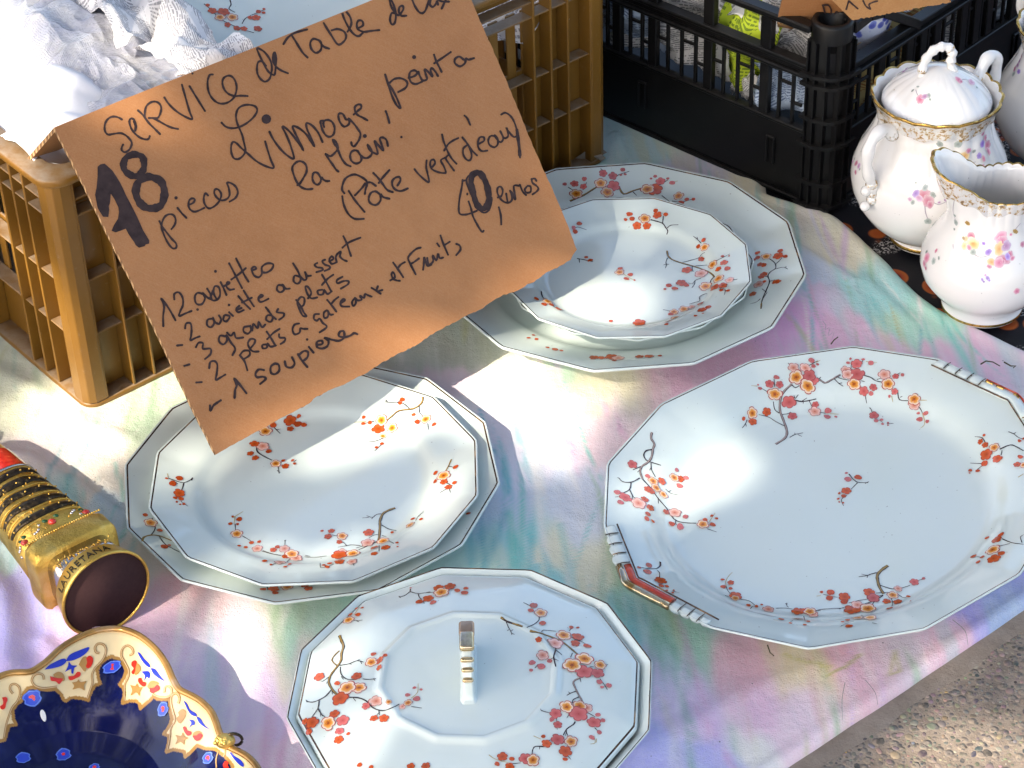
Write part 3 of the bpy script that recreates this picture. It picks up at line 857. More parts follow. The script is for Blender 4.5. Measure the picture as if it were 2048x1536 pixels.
FLOWER = {
 'O': [(0, (.16, .02, .005)), (.10, (.34, .07, .01)), (.28, (.66, .20, .015)), (.56, (.72, .34, .07)), (.70, (.78, .56, .38)), (.86, (.80, .66, .56)), (.885, (.38, .06, .05)), (1, (.42, .09, .07))],
 'R': [(0, (.26, .04, .01)), (.12, (.40, .06, .01)), (.5, (.52, .085, .018)), (.86, (.56, .10, .025)), (.90, (.30, .03, .02)), (1, (.34, .05, .03))],
 'K': [(0, (.34, .04, .04)), (.12, (.46, .08, .07)), (.5, (.55, .12, .11)), (.86, (.59, .16, .14)), (.90, (.32, .05, .06)), (1, (.36, .08, .09))],
 'P': [(0, (.40, .08, .05)), (.15, (.58, .20, .13)), (.5, (.70, .36, .28)), (.80, (.76, .52, .45)), (.86, (.78, .60, .54)), (.89, (.40, .10, .10)), (1, (.44, .14, .14))],
 'b': [(0, (.42, .06, .01)), (.6, (.54, .085, .018)), (1, (.42, .045, .015))],
 'k': [(0, (.44, .10, .09)), (.6, (.56, .16, .15)), (1, (.44, .09, .09))],
 'lil': [(0, (.42, .20, .36)), (.5, (.50, .30, .48)), (1, (.66, .54, .68))],
 'vio': [(0, (.22, .12, .45)), (.6, (.36, .24, .58)), (1, (.50, .42, .66))],
 'pk': [(0, (.55, .14, .24)), (.5, (.62, .26, .36)), (1, (.72, .50, .56))],
 'yl': [(0, (.62, .30, .10)), (.5, (.68, .46, .20)), (1, (.72, .60, .42))],
 'gy': [(0, (.22, .26, .24)), (1, (.46, .50, .48))],
 'gd': [(0, (.30, .18, .05)), (1, (.42, .28, .10))],
}
LINE = {'d': (.035, .022, .030), 'o': (.30, .19, .05), 'n': (.03, .03, .05), 'g': (.46, .36, .16), 't': (.34, .20, .09), 'v': (.42, .36, .42), 'pl': (.20, .15, .18)}

class Decal:
    def __init__(self, objs, maxd=.02):
        self.bv = bvh_of(objs); self.mb = MB(); self.k = 0; self.maxd = maxd
    def hit(self, px, py):
        loc, nor, idx, d = self.bv.ray_cast(CAMP, ray(px, py))
        return loc, nor
    def near(self, p, off):
        loc, nor, i, d = self.bv.find_nearest(p)
        if loc is None: return p
        if nor.dot(CAMP - loc) < 0: nor = -nor
        return loc + nor * off
    def flower(self, px, py, rpx, kind, squash=1.0, rot=None, lobes=None):
        rpx = rpx * 1.17
        loc, nor = self.hit(px, py)
        if loc is None: return
        if nor.dot(CAMP - loc) < 0: nor = -nor
        r = rpx / F_PX * (loc - CAMP).length
        n = nor
        ax = Vector((1, 0, 0)); ax = (ax - n * ax.dot(n)).normalized(); ay = n.cross(ax)
        self.k += 1
        off = .00044 + (self.k % 40) * .000009
        rnd = random.Random(int(px * 7 + py * 13))
        rot = rnd.random() * 6.28 if rot is None else rot
        lob = lobes or (5 if kind in 'ORKP' else rnd.choice([2, 3]))
        seg = 30 if kind in 'ORKP' else 16
        dep = .24 if kind in 'ORKP' else .22
        if kind in ('lil', 'vio', 'pk', 'yl', 'gy', 'gd'): lob, dep = 5, .22
        ex = squash if squash != 1.0 else (rnd.uniform(.86, 1.0) if kind in 'ORKP' else rnd.uniform(.62, .95))
        jit = [rnd.uniform(.9, 1.08) for _ in range(lob)]
        st = FLOWER[kind]; tone = rnd.uniform(.85, 1.15)
        vs, cs, fs = [self.near(loc, off)], [tuple(x * tone for x in st[0][1])], []
        for (q, c) in st[1:]:
            for j in range(seg):
                a = 2 * math.pi * j / seg
                ph = lob * a / 2
                lobe = abs(math.sin(ph)) ** .55
                sh = (1 - dep) + dep * lobe
                sh = 1 - (1 - sh) * min(1, q * 1.1)
                rr = r * q * sh * jit[int(a / (2 * math.pi) * lob) % lob] ** (q)
                x, y = math.cos(a) * rr, math.sin(a) * rr * ex
                x, y = x * math.cos(rot) - y * math.sin(rot), x * math.sin(rot) + y * math.cos(rot)
                vs.append(self.near(loc + ax * x + ay * y, off)); cs.append(tuple(v * tone for v in c))
        for j in range(seg): fs.append((0, 1 + j, 1 + (j + 1) % seg))
        for k in range(len(st) - 2):
            a0 = 1 + k * seg; b0 = a0 + seg
            for j in range(seg): fs.append((a0 + j, b0 + j, b0 + (j + 1) % seg, a0 + (j + 1) % seg))
        self.mb.add(vs, fs, 0, cs)
        if kind == 'O' and rpx > 6:           # stamens
            for j in range(7):
                a = rnd.random() * 6.28; d = r * rnd.uniform(.2, .34); s = r * .045
                c = loc + ax * (math.cos(a) * d) + ay * (math.sin(a) * d)
                q = [self.near(c + ax * (math.cos(w) * s) + ay * (math.sin(w) * s), off + .00012) for w in (0, 1.57, 3.14, 4.71)]
                self.mb.add(q, [(0, 1, 2, 3)], 0, [(.20, .03, .01)] * 4)
    def line(self, pts, wpx, col, taper=(1, .5), smooth=True, off=None, jitter=0):
        P = spline(pts, 3 if smooth else 1)
        L = []
        for p in P:
            loc, nor = self.hit(*p)
            if loc is None: continue
            if nor.dot(CAMP - loc) < 0: nor = -nor
            L.append((loc, nor))
        if len(L) < 2: return
        self.k += 1
        o_ = (.00024 + (self.k % 30) * .000006) if off is None else off
        vs, cs, fs = [], [], []
        for i, (p, n) in enumerate(L):
            t = (L[min(i + 1, len(L) - 1)][0] - L[max(i - 1, 0)][0]).normalized()
            s = n.cross(t).normalized()
            u = i / (len(L) - 1)
            w = wpx / 2 / F_PX * (p - CAMP).length * (taper[0] * (1 - u) + taper[1] * u)
            if jitter: w *= 1 + jitter * math.sin(i * 2.1 + self.k)
            vs += [self.near(p - s * w, o_), self.near(p + s * w, o_)]; cs += [col, col]
        for i in range(len(L) - 1): fs.append((2 * i, 2 * i + 1, 2 * i + 3, 2 * i + 2))
        self.mb.add(vs, fs, 0, cs)
    def poly(self, pts, col, off=.0002, sub=0):
        """small closed shape, filled; boundary smoothed"""
        P = spline(pts + [pts[0]], 4)[:-1]
        cx = sum(p[0] for p in P) / len(P); cy = sum(p[1] for p in P) / len(P)
        self.k += 1; off += (self.k % 20) * .000008
        tris = tessellate_polygon([[Vector((p[0], p[1], 0)) for p in P]])
        vs = []
        for p in P:
            loc, nor = self.hit(*p)
            if loc is None: return
            vs.append(self.near(loc, off))
        self.mb.add(vs, [tuple(t_) for t_ in tris], 0, [col] * len(vs))
    def done(self, name, parent, mat=None):
        if not self.mb.v: return None
        o = self.mb.build(name, mat or M['print'], parent, smooth=True, col=True, recalc=False); o['kind'] = 'stuff'
        return o

def spline(pts, sub=3):
    if len(pts) < 3 or sub <= 1:
        if len(pts) == 2 and sub > 1:
            a, b = pts; n = 4
            return [(a[0] + (b[0] - a[0]) * i / n, a[1] + (b[1] - a[1]) * i / n) for i in range(n + 1)]
        return list(pts)
    P = [pts[0]] + list(pts) + [pts[-1]]
    out = []
    for i in range(1, len(P) - 2):
        p0, p1, p2, p3 = P[i - 1], P[i], P[i + 1], P[i + 2]
        for k in range(sub):
            t = k / sub
            out.append(tuple(.5 * ((2 * p1[c]) + (-p0[c] + p2[c]) * t + (2 * p0[c] - 5 * p1[c] + 4 * p2[c] - p3[c]) * t * t + (-p0[c] + 3 * p1[c] - 3 * p2[c] + p3[c]) * t ** 3) for c in (0, 1)))
    out.append(tuple(pts[-1]))
    return out

FR = {'ZR': (880, 280, 2.695), 'ZR2': (1290, 370, 4.656), 'ZL': (220, 720, 2.438), 'ZL2': (480, 1000, 4.267), 'T1': (560, 1120, 3.692), 'T2': (960, 1120, 3.692),
      'P1': (1400, 680, 4.096), 'P2': (1190, 830, 3.413), 'P3': (1800, 690, 3.133), 'P4': (1400, 1100, 4.096), 'ZP': (1180, 660, 2.327), 'PX': (0, 0, 1),
      'J': (1640, 250, 3.267), 'K': (1640, 0, 3.338), 'B1': (0, 1230, 5.02), 'B7': (300, 1360, 7.877)}
def paint(dc, fr, lines, flowers):
    ox, oy, s = FR[fr]
    for (w, c, pts) in lines:
        P = [(ox + x / s, oy + y / s) for x, y in pts]
        if c == 'o' and w > 6:
            dc.line(P, w / s * 1.75, LINE['d'], (1, .8), jitter=.12)
            dc.line([(x - .3, y - .3) for x, y in P], w / s * 1.05, LINE['o'], (1, .7), off=.00043, jitter=.1)
        elif c == 't' and w > 6:
            dc.line(P, w / s * 1.75, LINE['d'], (1, .8), jitter=.12)
            dc.line([(x - .3, y - .3) for x, y in P], w / s * 1.05, (.36, .27, .24), (1, .7), off=.00043, jitter=.1)
        else:
            dc.line(P, max(w / s * 2.0, 1.7), LINE[c], (1, .65), jitter=.15)
    for f in flowers:
        dc.flower(ox + f[0] / s, oy + f[1] / s, f[2] / s, f[3], *(f[4:] if len(f) > 4 else ()))

# ---- top plate, right stack
d = Decal([Rub])
paint(d, 'ZR', [(4, 'd', [(1135, 430), (1165, 438), (1200, 450), (1215, 470), (1228, 490), (1222, 510)]), (3, 'd', [(1225, 475), (1245, 460), (1285, 458)]), (3, 'd', [(1200, 450), (1203, 420), (1205, 410)]),
                (2, 'g', [(985, 720), (1015, 740), (1045, 757)]), (4, 'd', [(545, 815), (555, 850), (600, 890), (650, 920)]), (2, 'n', [(720, 485), (740, 470), (790, 485)]), (3, 'd', [(738, 640), (770, 645), (825, 658)]), (2, 'd', [(750, 642), (752, 662)])],
      [(1170, 408, 24, 'R'), (1163, 382, 14, 'b'), (1217, 403, 13, 'b'), (1020, 402, 16, 'b'), (1000, 430, 10, 'b'), (1036, 425, 15, 'b'), (1062, 462, 22, 'R'), (1115, 465, 20, 'R'), (1105, 425, 30, 'O'),
       (968, 715, 26, 'O'), (970, 695, 14, 'b'), (1025, 728, 14, 'b'), (1005, 750, 16, 'b'), (1048, 758, 7, 'b'), (580, 872, 28, 'O'), (518, 858, 18, 'b'), (560, 888, 16, 'b'), (600, 890, 16, 'b'), (640, 912, 22, 'b'),
       (720, 475, 16, 'k'), (750, 452, 14, 'b'), (728, 495, 14, 'b'), (788, 635, 12, 'b'), (812, 650, 12, 'b'), (800, 655, 7, 'b'), (1072, 990, 34, 'R'), (920, 978, 12, 'b')])
paint(d, 'ZR2', [(11, 'o', [(205, 615), (215, 660), (250, 695), (330, 725), (440, 755), (530, 785), (610, 820), (650, 860)]), (3.5, 'd', [(210, 680), (195, 720), (200, 745), (190, 775)]), (3, 'd', [(198, 738), (170, 748)]), (3, 'd', [(200, 740), (225, 742)]),
                 (4, 'd', [(350, 722), (440, 700), (500, 680), (530, 645), (560, 630)]), (3.5, 'd', [(470, 755), (580, 748)]), (3.5, 'd', [(525, 545), (490, 510), (450, 478)]), (3, 'd', [(490, 510), (485, 485)]), (3, 'd', [(440, 760), (440, 790), (450, 810)]),
                 (4, 'd', [(520, 870), (470, 890), (440, 920), (400, 915)]), (3, 'd', [(465, 895), (460, 930), (435, 960)]), (6, 'd', [(640, 860), (615, 890), (610, 910)]), (5, 'd', [(580, 1010), (510, 1040), (510, 1080), (470, 1095), (410, 1112)]),
                 (3, 'd', [(690, 975), (745, 970), (740, 1025)]), (3, 'd', [(650, 715), (720, 680), (790, 645)]), (3, 'd', [(820, 885), (862, 880)]), (2.5, 'n', [(168, 1163), (250, 1180)])],
      [(545, 515, 26, 'b'), (497, 575, 22, 'b'), (555, 583, 42, 'O'), (525, 693, 32, 'R'), (722, 667, 18, 'b'), (785, 665, 10, 'b'), (735, 727, 36, 'R'), (685, 785, 30, 'R'), (630, 745, 46, 'O'), (768, 782, 30, 'b'), (388, 797, 46, 'R'),
       (520, 830, 58, 'P'), (685, 875, 52, 'O'), (790, 890, 40, 'P'), (655, 955, 46, 'R'), (725, 940, 42, 'R'), (565, 950, 62, 'O'), (710, 985, 22, 'b'), (775, 988, 20, 'b'), (340, 915, 46, 'R'), (385, 938, 26, 'b'), (222, 940, 30, 'b'), (278, 967, 28, 'b'),
       (185, 975, 16, 'b'), (440, 1145, 36, 'P'), (520, 1110, 32, 'R'), (590, 1140, 30, 'b'), (530, 1165, 38, 'R'), (270, 1185, 42, 'O'), (240, 1205, 26, 'b'), (360, 1158, 46, 'O'), (285, 1240, 44, 'O'), (215, 1270, 34, 'b'), (200, 1300, 20, 'b'), (470, 1222, 22, 'b'), (540, 1200, 14, 'b')])
d.done('painted_blossom', Ru)
# ---- wide plate, right stack
d = Decal([Rb])
paint(d, 'ZR', [(7, 'o', [(700, 330), (770, 300), (820, 270), (850, 250)]), (7, 'o', [(965, 255), (990, 292), (1040, 275), (1090, 260)]), (3, 'd', [(1040, 280), (1060, 300)]), (3, 'd', [(1195, 300), (1240, 335)]), (3, 'd', [(1250, 330), (1300, 335), (1360, 320)]),
                (3, 'd', [(940, 215), (960, 190), (1020, 170)]), (3, 'd', [(1160, 250), (1190, 240), (1230, 215)]), (3, 'd', [(690, 255), (715, 270)]), (3, 'd', [(770, 270), (790, 230)]), (2.5, 'n', [(865, 155), (885, 170)]), (2.5, 'g', [(1240, 230), (1282, 222)])],
      [(880, 182, 24, 'K'), (930, 196, 24, 'K'), (935, 250, 34, 'K'), (866, 235, 32, 'O'), (902, 283, 36, 'O'), (725, 237, 20, 'K'), (778, 212, 14, 'k'), (773, 253, 18, 'K'), (672, 240, 12, 'k'), (985, 162, 14, 'k'), (975, 190, 8, 'k'), (998, 187, 8, 'k'), (735, 292, 34, 'O'),
       (1160, 270, 38, 'R'), (1118, 268, 36, 'O'), (1188, 225, 24, 'K'), (1160, 198, 12, 'k'), (1138, 210, 8, 'k'), (1228, 210, 10, 'k'), (1252, 233, 16, 'k'), (1330, 322, 14, 'b'), (1285, 304, 28, 'O'), (1366, 322, 12, 'b'), (1300, 340, 16, 'b'),
       (503, 1055, 9, 'b'), (477, 1070, 12, 'b'), (520, 1075, 15, 'b'), (580, 1120, 12, 'b'), (620, 1130, 18, 'b'), (655, 1137, 12, 'b'), (870, 1176, 20, 'R'), (830, 1175, 24, 'R'), (925, 1172, 34, 'R'), (962, 1178, 32, 'P'), (1075, 1170, 22, 'R'), (1128, 1168, 26, 'R'), (1185, 1165, 12, 'b'), (940, 1190, 14, 'b'), (820, 1182, 12, 'b')])
paint(d, 'ZR2', [(6, 'd', [(1080, 1120), (1100, 1050), (1140, 960), (1160, 900), (1145, 850), (1170, 810), (1215, 780), (1215, 740), (1190, 710), (1160, 690)]), (4, 'd', [(1215, 740), (1250, 710), (1275, 680)]), (4, 'd', [(1215, 785), (1290, 768), (1330, 785)]), (3, 'd', [(1300, 770), (1320, 760)]),
                 (4, 'd', [(1160, 900), (1210, 885)]), (3, 'd', [(1130, 1000), (1090, 970)]), (4, 'd', [(1100, 1060), (1140, 1000)]), (10, 'o', [(1085, 1105), (1080, 1155)]), (3, 'd', [(1075, 1060), (1040, 1090), (980, 1110)]), (3, 'd', [(1145, 860), (1105, 850)])],
      [(1048, 635, 26, 'b'), (1050, 680, 24, 'b'), (1105, 750, 28, 'R'), (1070, 745, 26, 'R'), (1130, 670, 44, 'O'), (1240, 665, 48, 'R'), (1260, 618, 28, 'b'), (1310, 670, 24, 'b'), (1228, 905, 40, 'R'), (1110, 835, 32, 'R'), (1085, 860, 30, 'R'), (1110, 905, 24, 'b'), (1060, 930, 50, 'P'), (1005, 1020, 34, 'R'), (1020, 700, 18, 'b')])
d.done('painted_blossom', Rr)
# ---- left upper plate
d = Decal([Lub])
paint(d, 'ZL', [(7, 'o', [(1525, 180), (1520, 210), (1480, 238), (1410, 248), (1375, 275), (1350, 295)]), (3, 'd', [(1508, 225), (1510, 255), (1530, 280)]), (3, 'd', [(1460, 238), (1430, 212), (1400, 210), (1340, 205)]), (2.5, 'd', [(1400, 210), (1420, 195)]), (2.5, 'd', [(1345, 195), (1355, 208)]),
                (3, 'd', [(1340, 378), (1300, 395), (1262, 400)]), (2.5, 'd', [(1325, 412), (1290, 445)]), (2.5, 'g', [(1250, 300), (1190, 305)]), (2.5, 'd', [(1550, 310), (1553, 340)]), (3, 'd', [(1290, 300), (1240, 310)]),
                (4, 'o', [(1665, 485), (1650, 520), (1635, 545)]), (2.5, 'd', [(1650, 520), (1690, 525)]), (3, 'd', [(1640, 600), (1660, 615), (1610, 648)]), (2, 'd', [(1655, 630), (1660, 648)]),
                (3, 'd', [(790, 320), (830, 360)]), (2, 'd', [(812, 340), (832, 338)]), (4, 'd', [(725, 400), (715, 440), (740, 465), (790, 490)]), (2.5, 'd', [(820, 520), (825, 555)]), (2, 'd', [(815, 540), (830, 550)]), (2, 'd', [(895, 500), (910, 488)]),
                (2.5, 'g', [(280, 555), (285, 580)]), (3, 'd', [(285, 578), (320, 590), (360, 600), (400, 582)]), (5, 'd', [(395, 588), (403, 575)]), (3, 'd', [(360, 600), (350, 635), (340, 640)]), (3, 'd', [(305, 590), (330, 605)]), (2, 'd', [(345, 690), (380, 715)]),
                (2.5, 'g', [(600, 770), (650, 740)]), (2.5, 'g', [(610, 765), (605, 800)]), (2.5, 'd', [(610, 800), (612, 830)]), (2.5, 'd', [(645, 858), (690, 885)]), (2, 'd', [(745, 930), (800, 948), (860, 955)])],
      [(1310, 338, 30, 'R'), (1325, 295, 30, 'O'), (1377, 333, 27, 'O'), (1268, 307, 12, 'b'), (1237, 280, 9, 'b'), (1235, 312, 10, 'b'), (1425, 195, 12, 'b'), (1415, 212, 10, 'b'), (1540, 290, 27, 'O'), (1498, 303, 16, 'b'), (1480, 268, 10, 'b'), (1580, 315, 12, 'b'),
       (1330, 373, 17, 'O'), (1325, 410, 10, 'b'), (1300, 428, 10, 'b'), (1627, 565, 33, 'O'), (1685, 523, 14, 'b'), (1588, 552, 14, 'b'), (1587, 593, 14, 'b'), (1628, 595, 18, 'R'), (1680, 600, 12, 'b'), (1650, 622, 18, 'R'),
       (757, 350, 30, 'O'), (880, 298, 30, 'R'), (915, 315, 18, 'b'), (945, 318, 14, 'b'), (920, 275, 12, 'b'), (880, 338, 17, 'R'), (795, 318, 16, 'b'), (745, 422, 29, 'P'), (705, 412, 22, 'R'), (685, 458, 16, 'R'), (773, 448, 14, 'b'), (708, 480, 18, 'R'),
       (808, 508, 25, 'O'), (855, 520, 18, 'R'), (845, 493, 10, 'b'), (890, 492, 9, 'b'), (900, 508, 8, 'b'), (338, 580, 18, 'b'), (305, 605, 18, 'b'), (275, 580, 8, 'b'), (337, 652, 27, 'R'), (345, 680, 14, 'b'), (318, 675, 10, 'b'), (325, 695, 8, 'b'), (360, 705, 8, 'b'), (342, 706, 6, 'b'),
       (598, 765, 8, 'b'), (630, 778, 14, 'b'), (587, 800, 11, 'b'), (622, 802, 8, 'b'), (618, 850, 29, 'O'), (630, 908, 11, 'b'), (662, 915, 11, 'b'), (690, 893, 13, 'b'), (718, 922, 25, 'P'), (728, 888, 10, 'b')])
paint(d, 'ZL2', [(16, 'o', [(1325, 70), (1270, 90), (1220, 120), (1195, 180), (1195, 220), (1190, 300), (1185, 345)]), (4.5, 'd', [(1205, 120), (1165, 125), (1130, 150), (1080, 135)]), (3, 'd', [(1100, 150), (1045, 155)]), (3, 'd', [(1140, 145), (1122, 165)]), (4.5, 'd', [(1210, 215), (1270, 250), (1335, 262)]),
                 (4, 'd', [(1190, 298), (1150, 300), (1100, 325)]), (4, 'd', [(1210, 305), (1250, 315)]), (5, 'd', [(1190, 345), (1120, 380), (1010, 428)]), (4, 'd', [(1030, 392), (950, 385), (910, 392), (835, 405)]), (4, 'd', [(910, 390), (880, 360)]), (4, 'd', [(1050, 395), (990, 412)]), (3, 'd', [(1190, 390), (1185, 440)]),
                 (3, 'd', [(1270, 350), (1315, 375)]), (3, 'd', [(800, 550), (745, 570), (690, 580), (685, 540)]), (3, 'd', [(1500, 180), (1530, 130), (1570, 110)]), (3, 'd', [(1525, 145), (1570, 95)]), (3, 'd', [(385, 345), (383, 390)]), (3, 'd', [(378, 350), (395, 345)]), (2.5, 'd', [(190, 440), (270, 462), (350, 478)]), (2.5, 'd', [(555, 475), (600, 483)]), (2, 'd', [(550, 488), (640, 492), (740, 480)]),
                 (3, 'd', [(400, 530), (425, 505)]), (3, 'd', [(960, 530), (970, 560)]), (3, 'd', [(830, 310), (780, 300)]), (2.5, 'd', [(265, 558), (310, 540)]), (2.5, 'd', [(380, 575), (410, 560)])],
      [(1097, 285, 42, 'R'), (1090, 370, 50, 'P'), (1225, 355, 50, 'O'), (1150, 410, 34, 'R'), (1240, 408, 38, 'R'), (1147, 460, 28, 'R'), (1340, 367, 16, 'b'), (1345, 402, 9, 'b'), (873, 310, 44, 'O'), (848, 362, 26, 'R'), (780, 268, 28, 'R'), (750, 315, 30, 'R'), (700, 267, 14, 'b'), (875, 445, 38, 'P'), (850, 475, 62, 'R'), (963, 465, 62, 'O'),
       (850, 528, 46, 'R'), (955, 530, 40, 'P'), (765, 545, 20, 'b'), (715, 560, 16, 'b'), (745, 575, 26, 'b'), (1455, 218, 42, 'O'), (1475, 165, 22, 'b'), (1545, 168, 18, 'b'), (1300, 280, 16, 'b'), (285, 430, 28, 'R'), (318, 405, 20, 'b'), (380, 420, 44, 'P'), (385, 487, 28, 'R'), (480, 503, 46, 'P'), (445, 465, 56, 'O'), (345, 535, 44, 'P'), (265, 557, 16, 'b'), (425, 552, 18, 'b'), (385, 575, 18, 'b'), (210, 525, 26, 'b')])
d.done('painted_blossom', Lu)
d = Decal([Lb])
paint(d, 'ZL', [(3, 'd', [(200, 855), (220, 820), (205, 770)]), (6, 'o', [(158, 885), (165, 865), (200, 855), (240, 858), (300, 882)]), (3, 'd', [(240, 860), (270, 900), (340, 938)]), (2.5, 'd', [(165, 325), (180, 332)])],
      [(172, 757, 12, 'b'), (197, 795, 30, 'O'), (242, 832, 13, 'b'), (265, 912, 19, 'b'), (290, 905, 8, 'b')])
paint(d, 'ZL2', [(5, 'd', [(230, 728), (238, 770)])], [(285, 760, 48, 'R'), (200, 765, 26, 'b'), (300, 795, 28, 'b'), (405, 745, 52, 'O'), (585, 758, 36, 'R'), (555, 735, 32, 'R'), (1950, 118, 22, 'b')])
d.done('painted_blossom', Lr)
# ---- platter
d = Decal([platb])
paint(d, 'P1', [(13, 't', [(620, 855), (690, 810), (712, 770), (705, 720), (680, 650), (655, 580), (656, 500), (682, 430), (752, 362)]), (4, 'd', [(735, 800), (780, 775), (845, 762)]), (2.5, 'd', [(780, 775), (775, 762)]), (2.5, 'd', [(800, 776), (835, 792)]), (4, 'd', [(690, 705), (620, 670), (560, 632), (480, 612)]), (5, 'd', [(650, 600), (612, 570), (600, 505)]),
                (4, 'd', [(670, 612), (720, 605), (742, 590)]), (6, 'd', [(672, 522), (750, 490), (830, 505), (900, 495), (952, 483)]), (4, 'd', [(780, 480), (805, 448)]), (4, 'd', [(775, 478), (770, 455)]), (3, 'd', [(830, 505), (875, 475)]), (3, 'd', [(845, 505), (845, 522)]), (3, 'd', [(895, 500), (915, 545)]), (3, 'd', [(985, 595), (1030, 602)]), (3, 'g', [(1060, 605), (1140, 610)]),
                (3, 'd', [(560, 430), (505, 398)]), (3, 'g', [(470, 380), (420, 375)]), (4, 'd', [(612, 385), (606, 320)]), (5, 'd', [(750, 365), (780, 392), (812, 375)]), (4, 'd', [(885, 215), (930, 190), (965, 172)]), (3, 'g', [(950, 185), (985, 168)]), (3, 'd', [(720, 190), (745, 210)]),
                (10, 't', [(955, 312), (1000, 340), (1030, 352), (1090, 320), (1150, 285)]), (4, 'd', [(975, 320), (990, 305)]), (4, 'd', [(1100, 320), (1140, 360), (1172, 380)]), (3, 'd', [(1140, 358), (1165, 352)]), (4, 'd', [(1115, 300), (1160, 320), (1225, 332)]), (5, 'd', [(1340, 290), (1400, 308), (1440, 335), (1500, 347)]), (3, 'd', [(1450, 325), (1480, 315)]),
                (3, 'd', [(1235, 245), (1240, 200)]), (3, 'd', [(1325, 190), (1335, 165)]), (3, 'g', [(1360, 178), (1450, 185)]), (3, 'd', [(1320, 335), (1350, 342)]), (3, 'd', [(1355, 460), (1360, 490), (1366, 520)]), (3.5, 'd', [(1388, 555), (1402, 570), (1412, 606)]), (3, 'd', [(1440, 660), (1470, 660), (1500, 680)]), (2.5, 'd', [(1530, 688), (1585, 685)]),
                (5, 'd', [(1620, 430), (1635, 490), (1705, 498)]), (3, 'd', [(1640, 470), (1658, 462)]), (4, 'd', [(1792, 545), (1815, 580), (1822, 600)]), (3, 'g', [(1822, 600), (1840, 660), (1835, 700), (1805, 725)]), (3, 'd', [(1600, 290), (1640, 270)]), (4, 'd', [(385, 655), (370, 690), (345, 722)]), (3, 'd', [(375, 690), (378, 710)]), (3, 'g', [(1570, 460), (1580, 510)]), (3, 'g', [(1800, 495), (1860, 495)]),
                (3, 'd', [(1390, 405), (1410, 400)])],
      [(355, 645, 20, 'b'), (432, 672, 34, 'R'), (545, 592, 36, 'R'), (427, 600, 46, 'O'), (490, 400, 18, 'k'), (475, 370, 8, 'k'), (567, 360, 36, 'K'), (650, 367, 32, 'K'), (625, 308, 24, 'k'), (612, 445, 56, 'O'), (765, 230, 42, 'P'), (862, 232, 44, 'P'), (925, 330, 40, 'K'), (895, 295, 56, 'K'), (787, 308, 66, 'O'), (882, 380, 64, 'O'),
       (912, 170, 24, 'k'), (928, 218, 18, 'k'), (962, 203, 12, 'k'), (728, 510, 56, 'K'), (758, 628, 38, 'K'), (945, 530, 26, 'K'), (940, 590, 46, 'P'), (1048, 583, 28, 'k'), (1040, 633, 28, 'k'), (1113, 633, 14, 'k'), (1212, 190, 16, 'k'), (1232, 158, 13, 'k'), (1337, 162, 14, 'k'), (1285, 200, 42, 'K'), (1400, 190, 24, 'k'),
       (1195, 250, 42, 'P'), (1285, 280, 54, 'K'), (1210, 285, 44, 'P'), (1262, 362, 50, 'O'), (1342, 420, 38, 'K'), (1420, 388, 30, 'K'), (1400, 440, 20, 'k'), (1510, 285, 46, 'P'), (1600, 300, 26, 'K'), (1658, 288, 16, 'k'), (1542, 362, 50, 'O'), (1595, 425, 26, 'K'), (1552, 462, 14, 'k'), (1755, 535, 46, 'P'), (1755, 486, 52, 'O'),
       (1790, 602, 14, 'k'), (1850, 602, 22, 'k'), (1800, 652, 26, 'k'), (1862, 670, 16, 'k'), (1425, 622, 40, 'K'), (1443, 665, 18, 'k'), (1487, 657, 16, 'k'), (1495, 692, 12, 'k'), (1540, 682, 10, 'k'), (1540, 702, 8, 'k')])
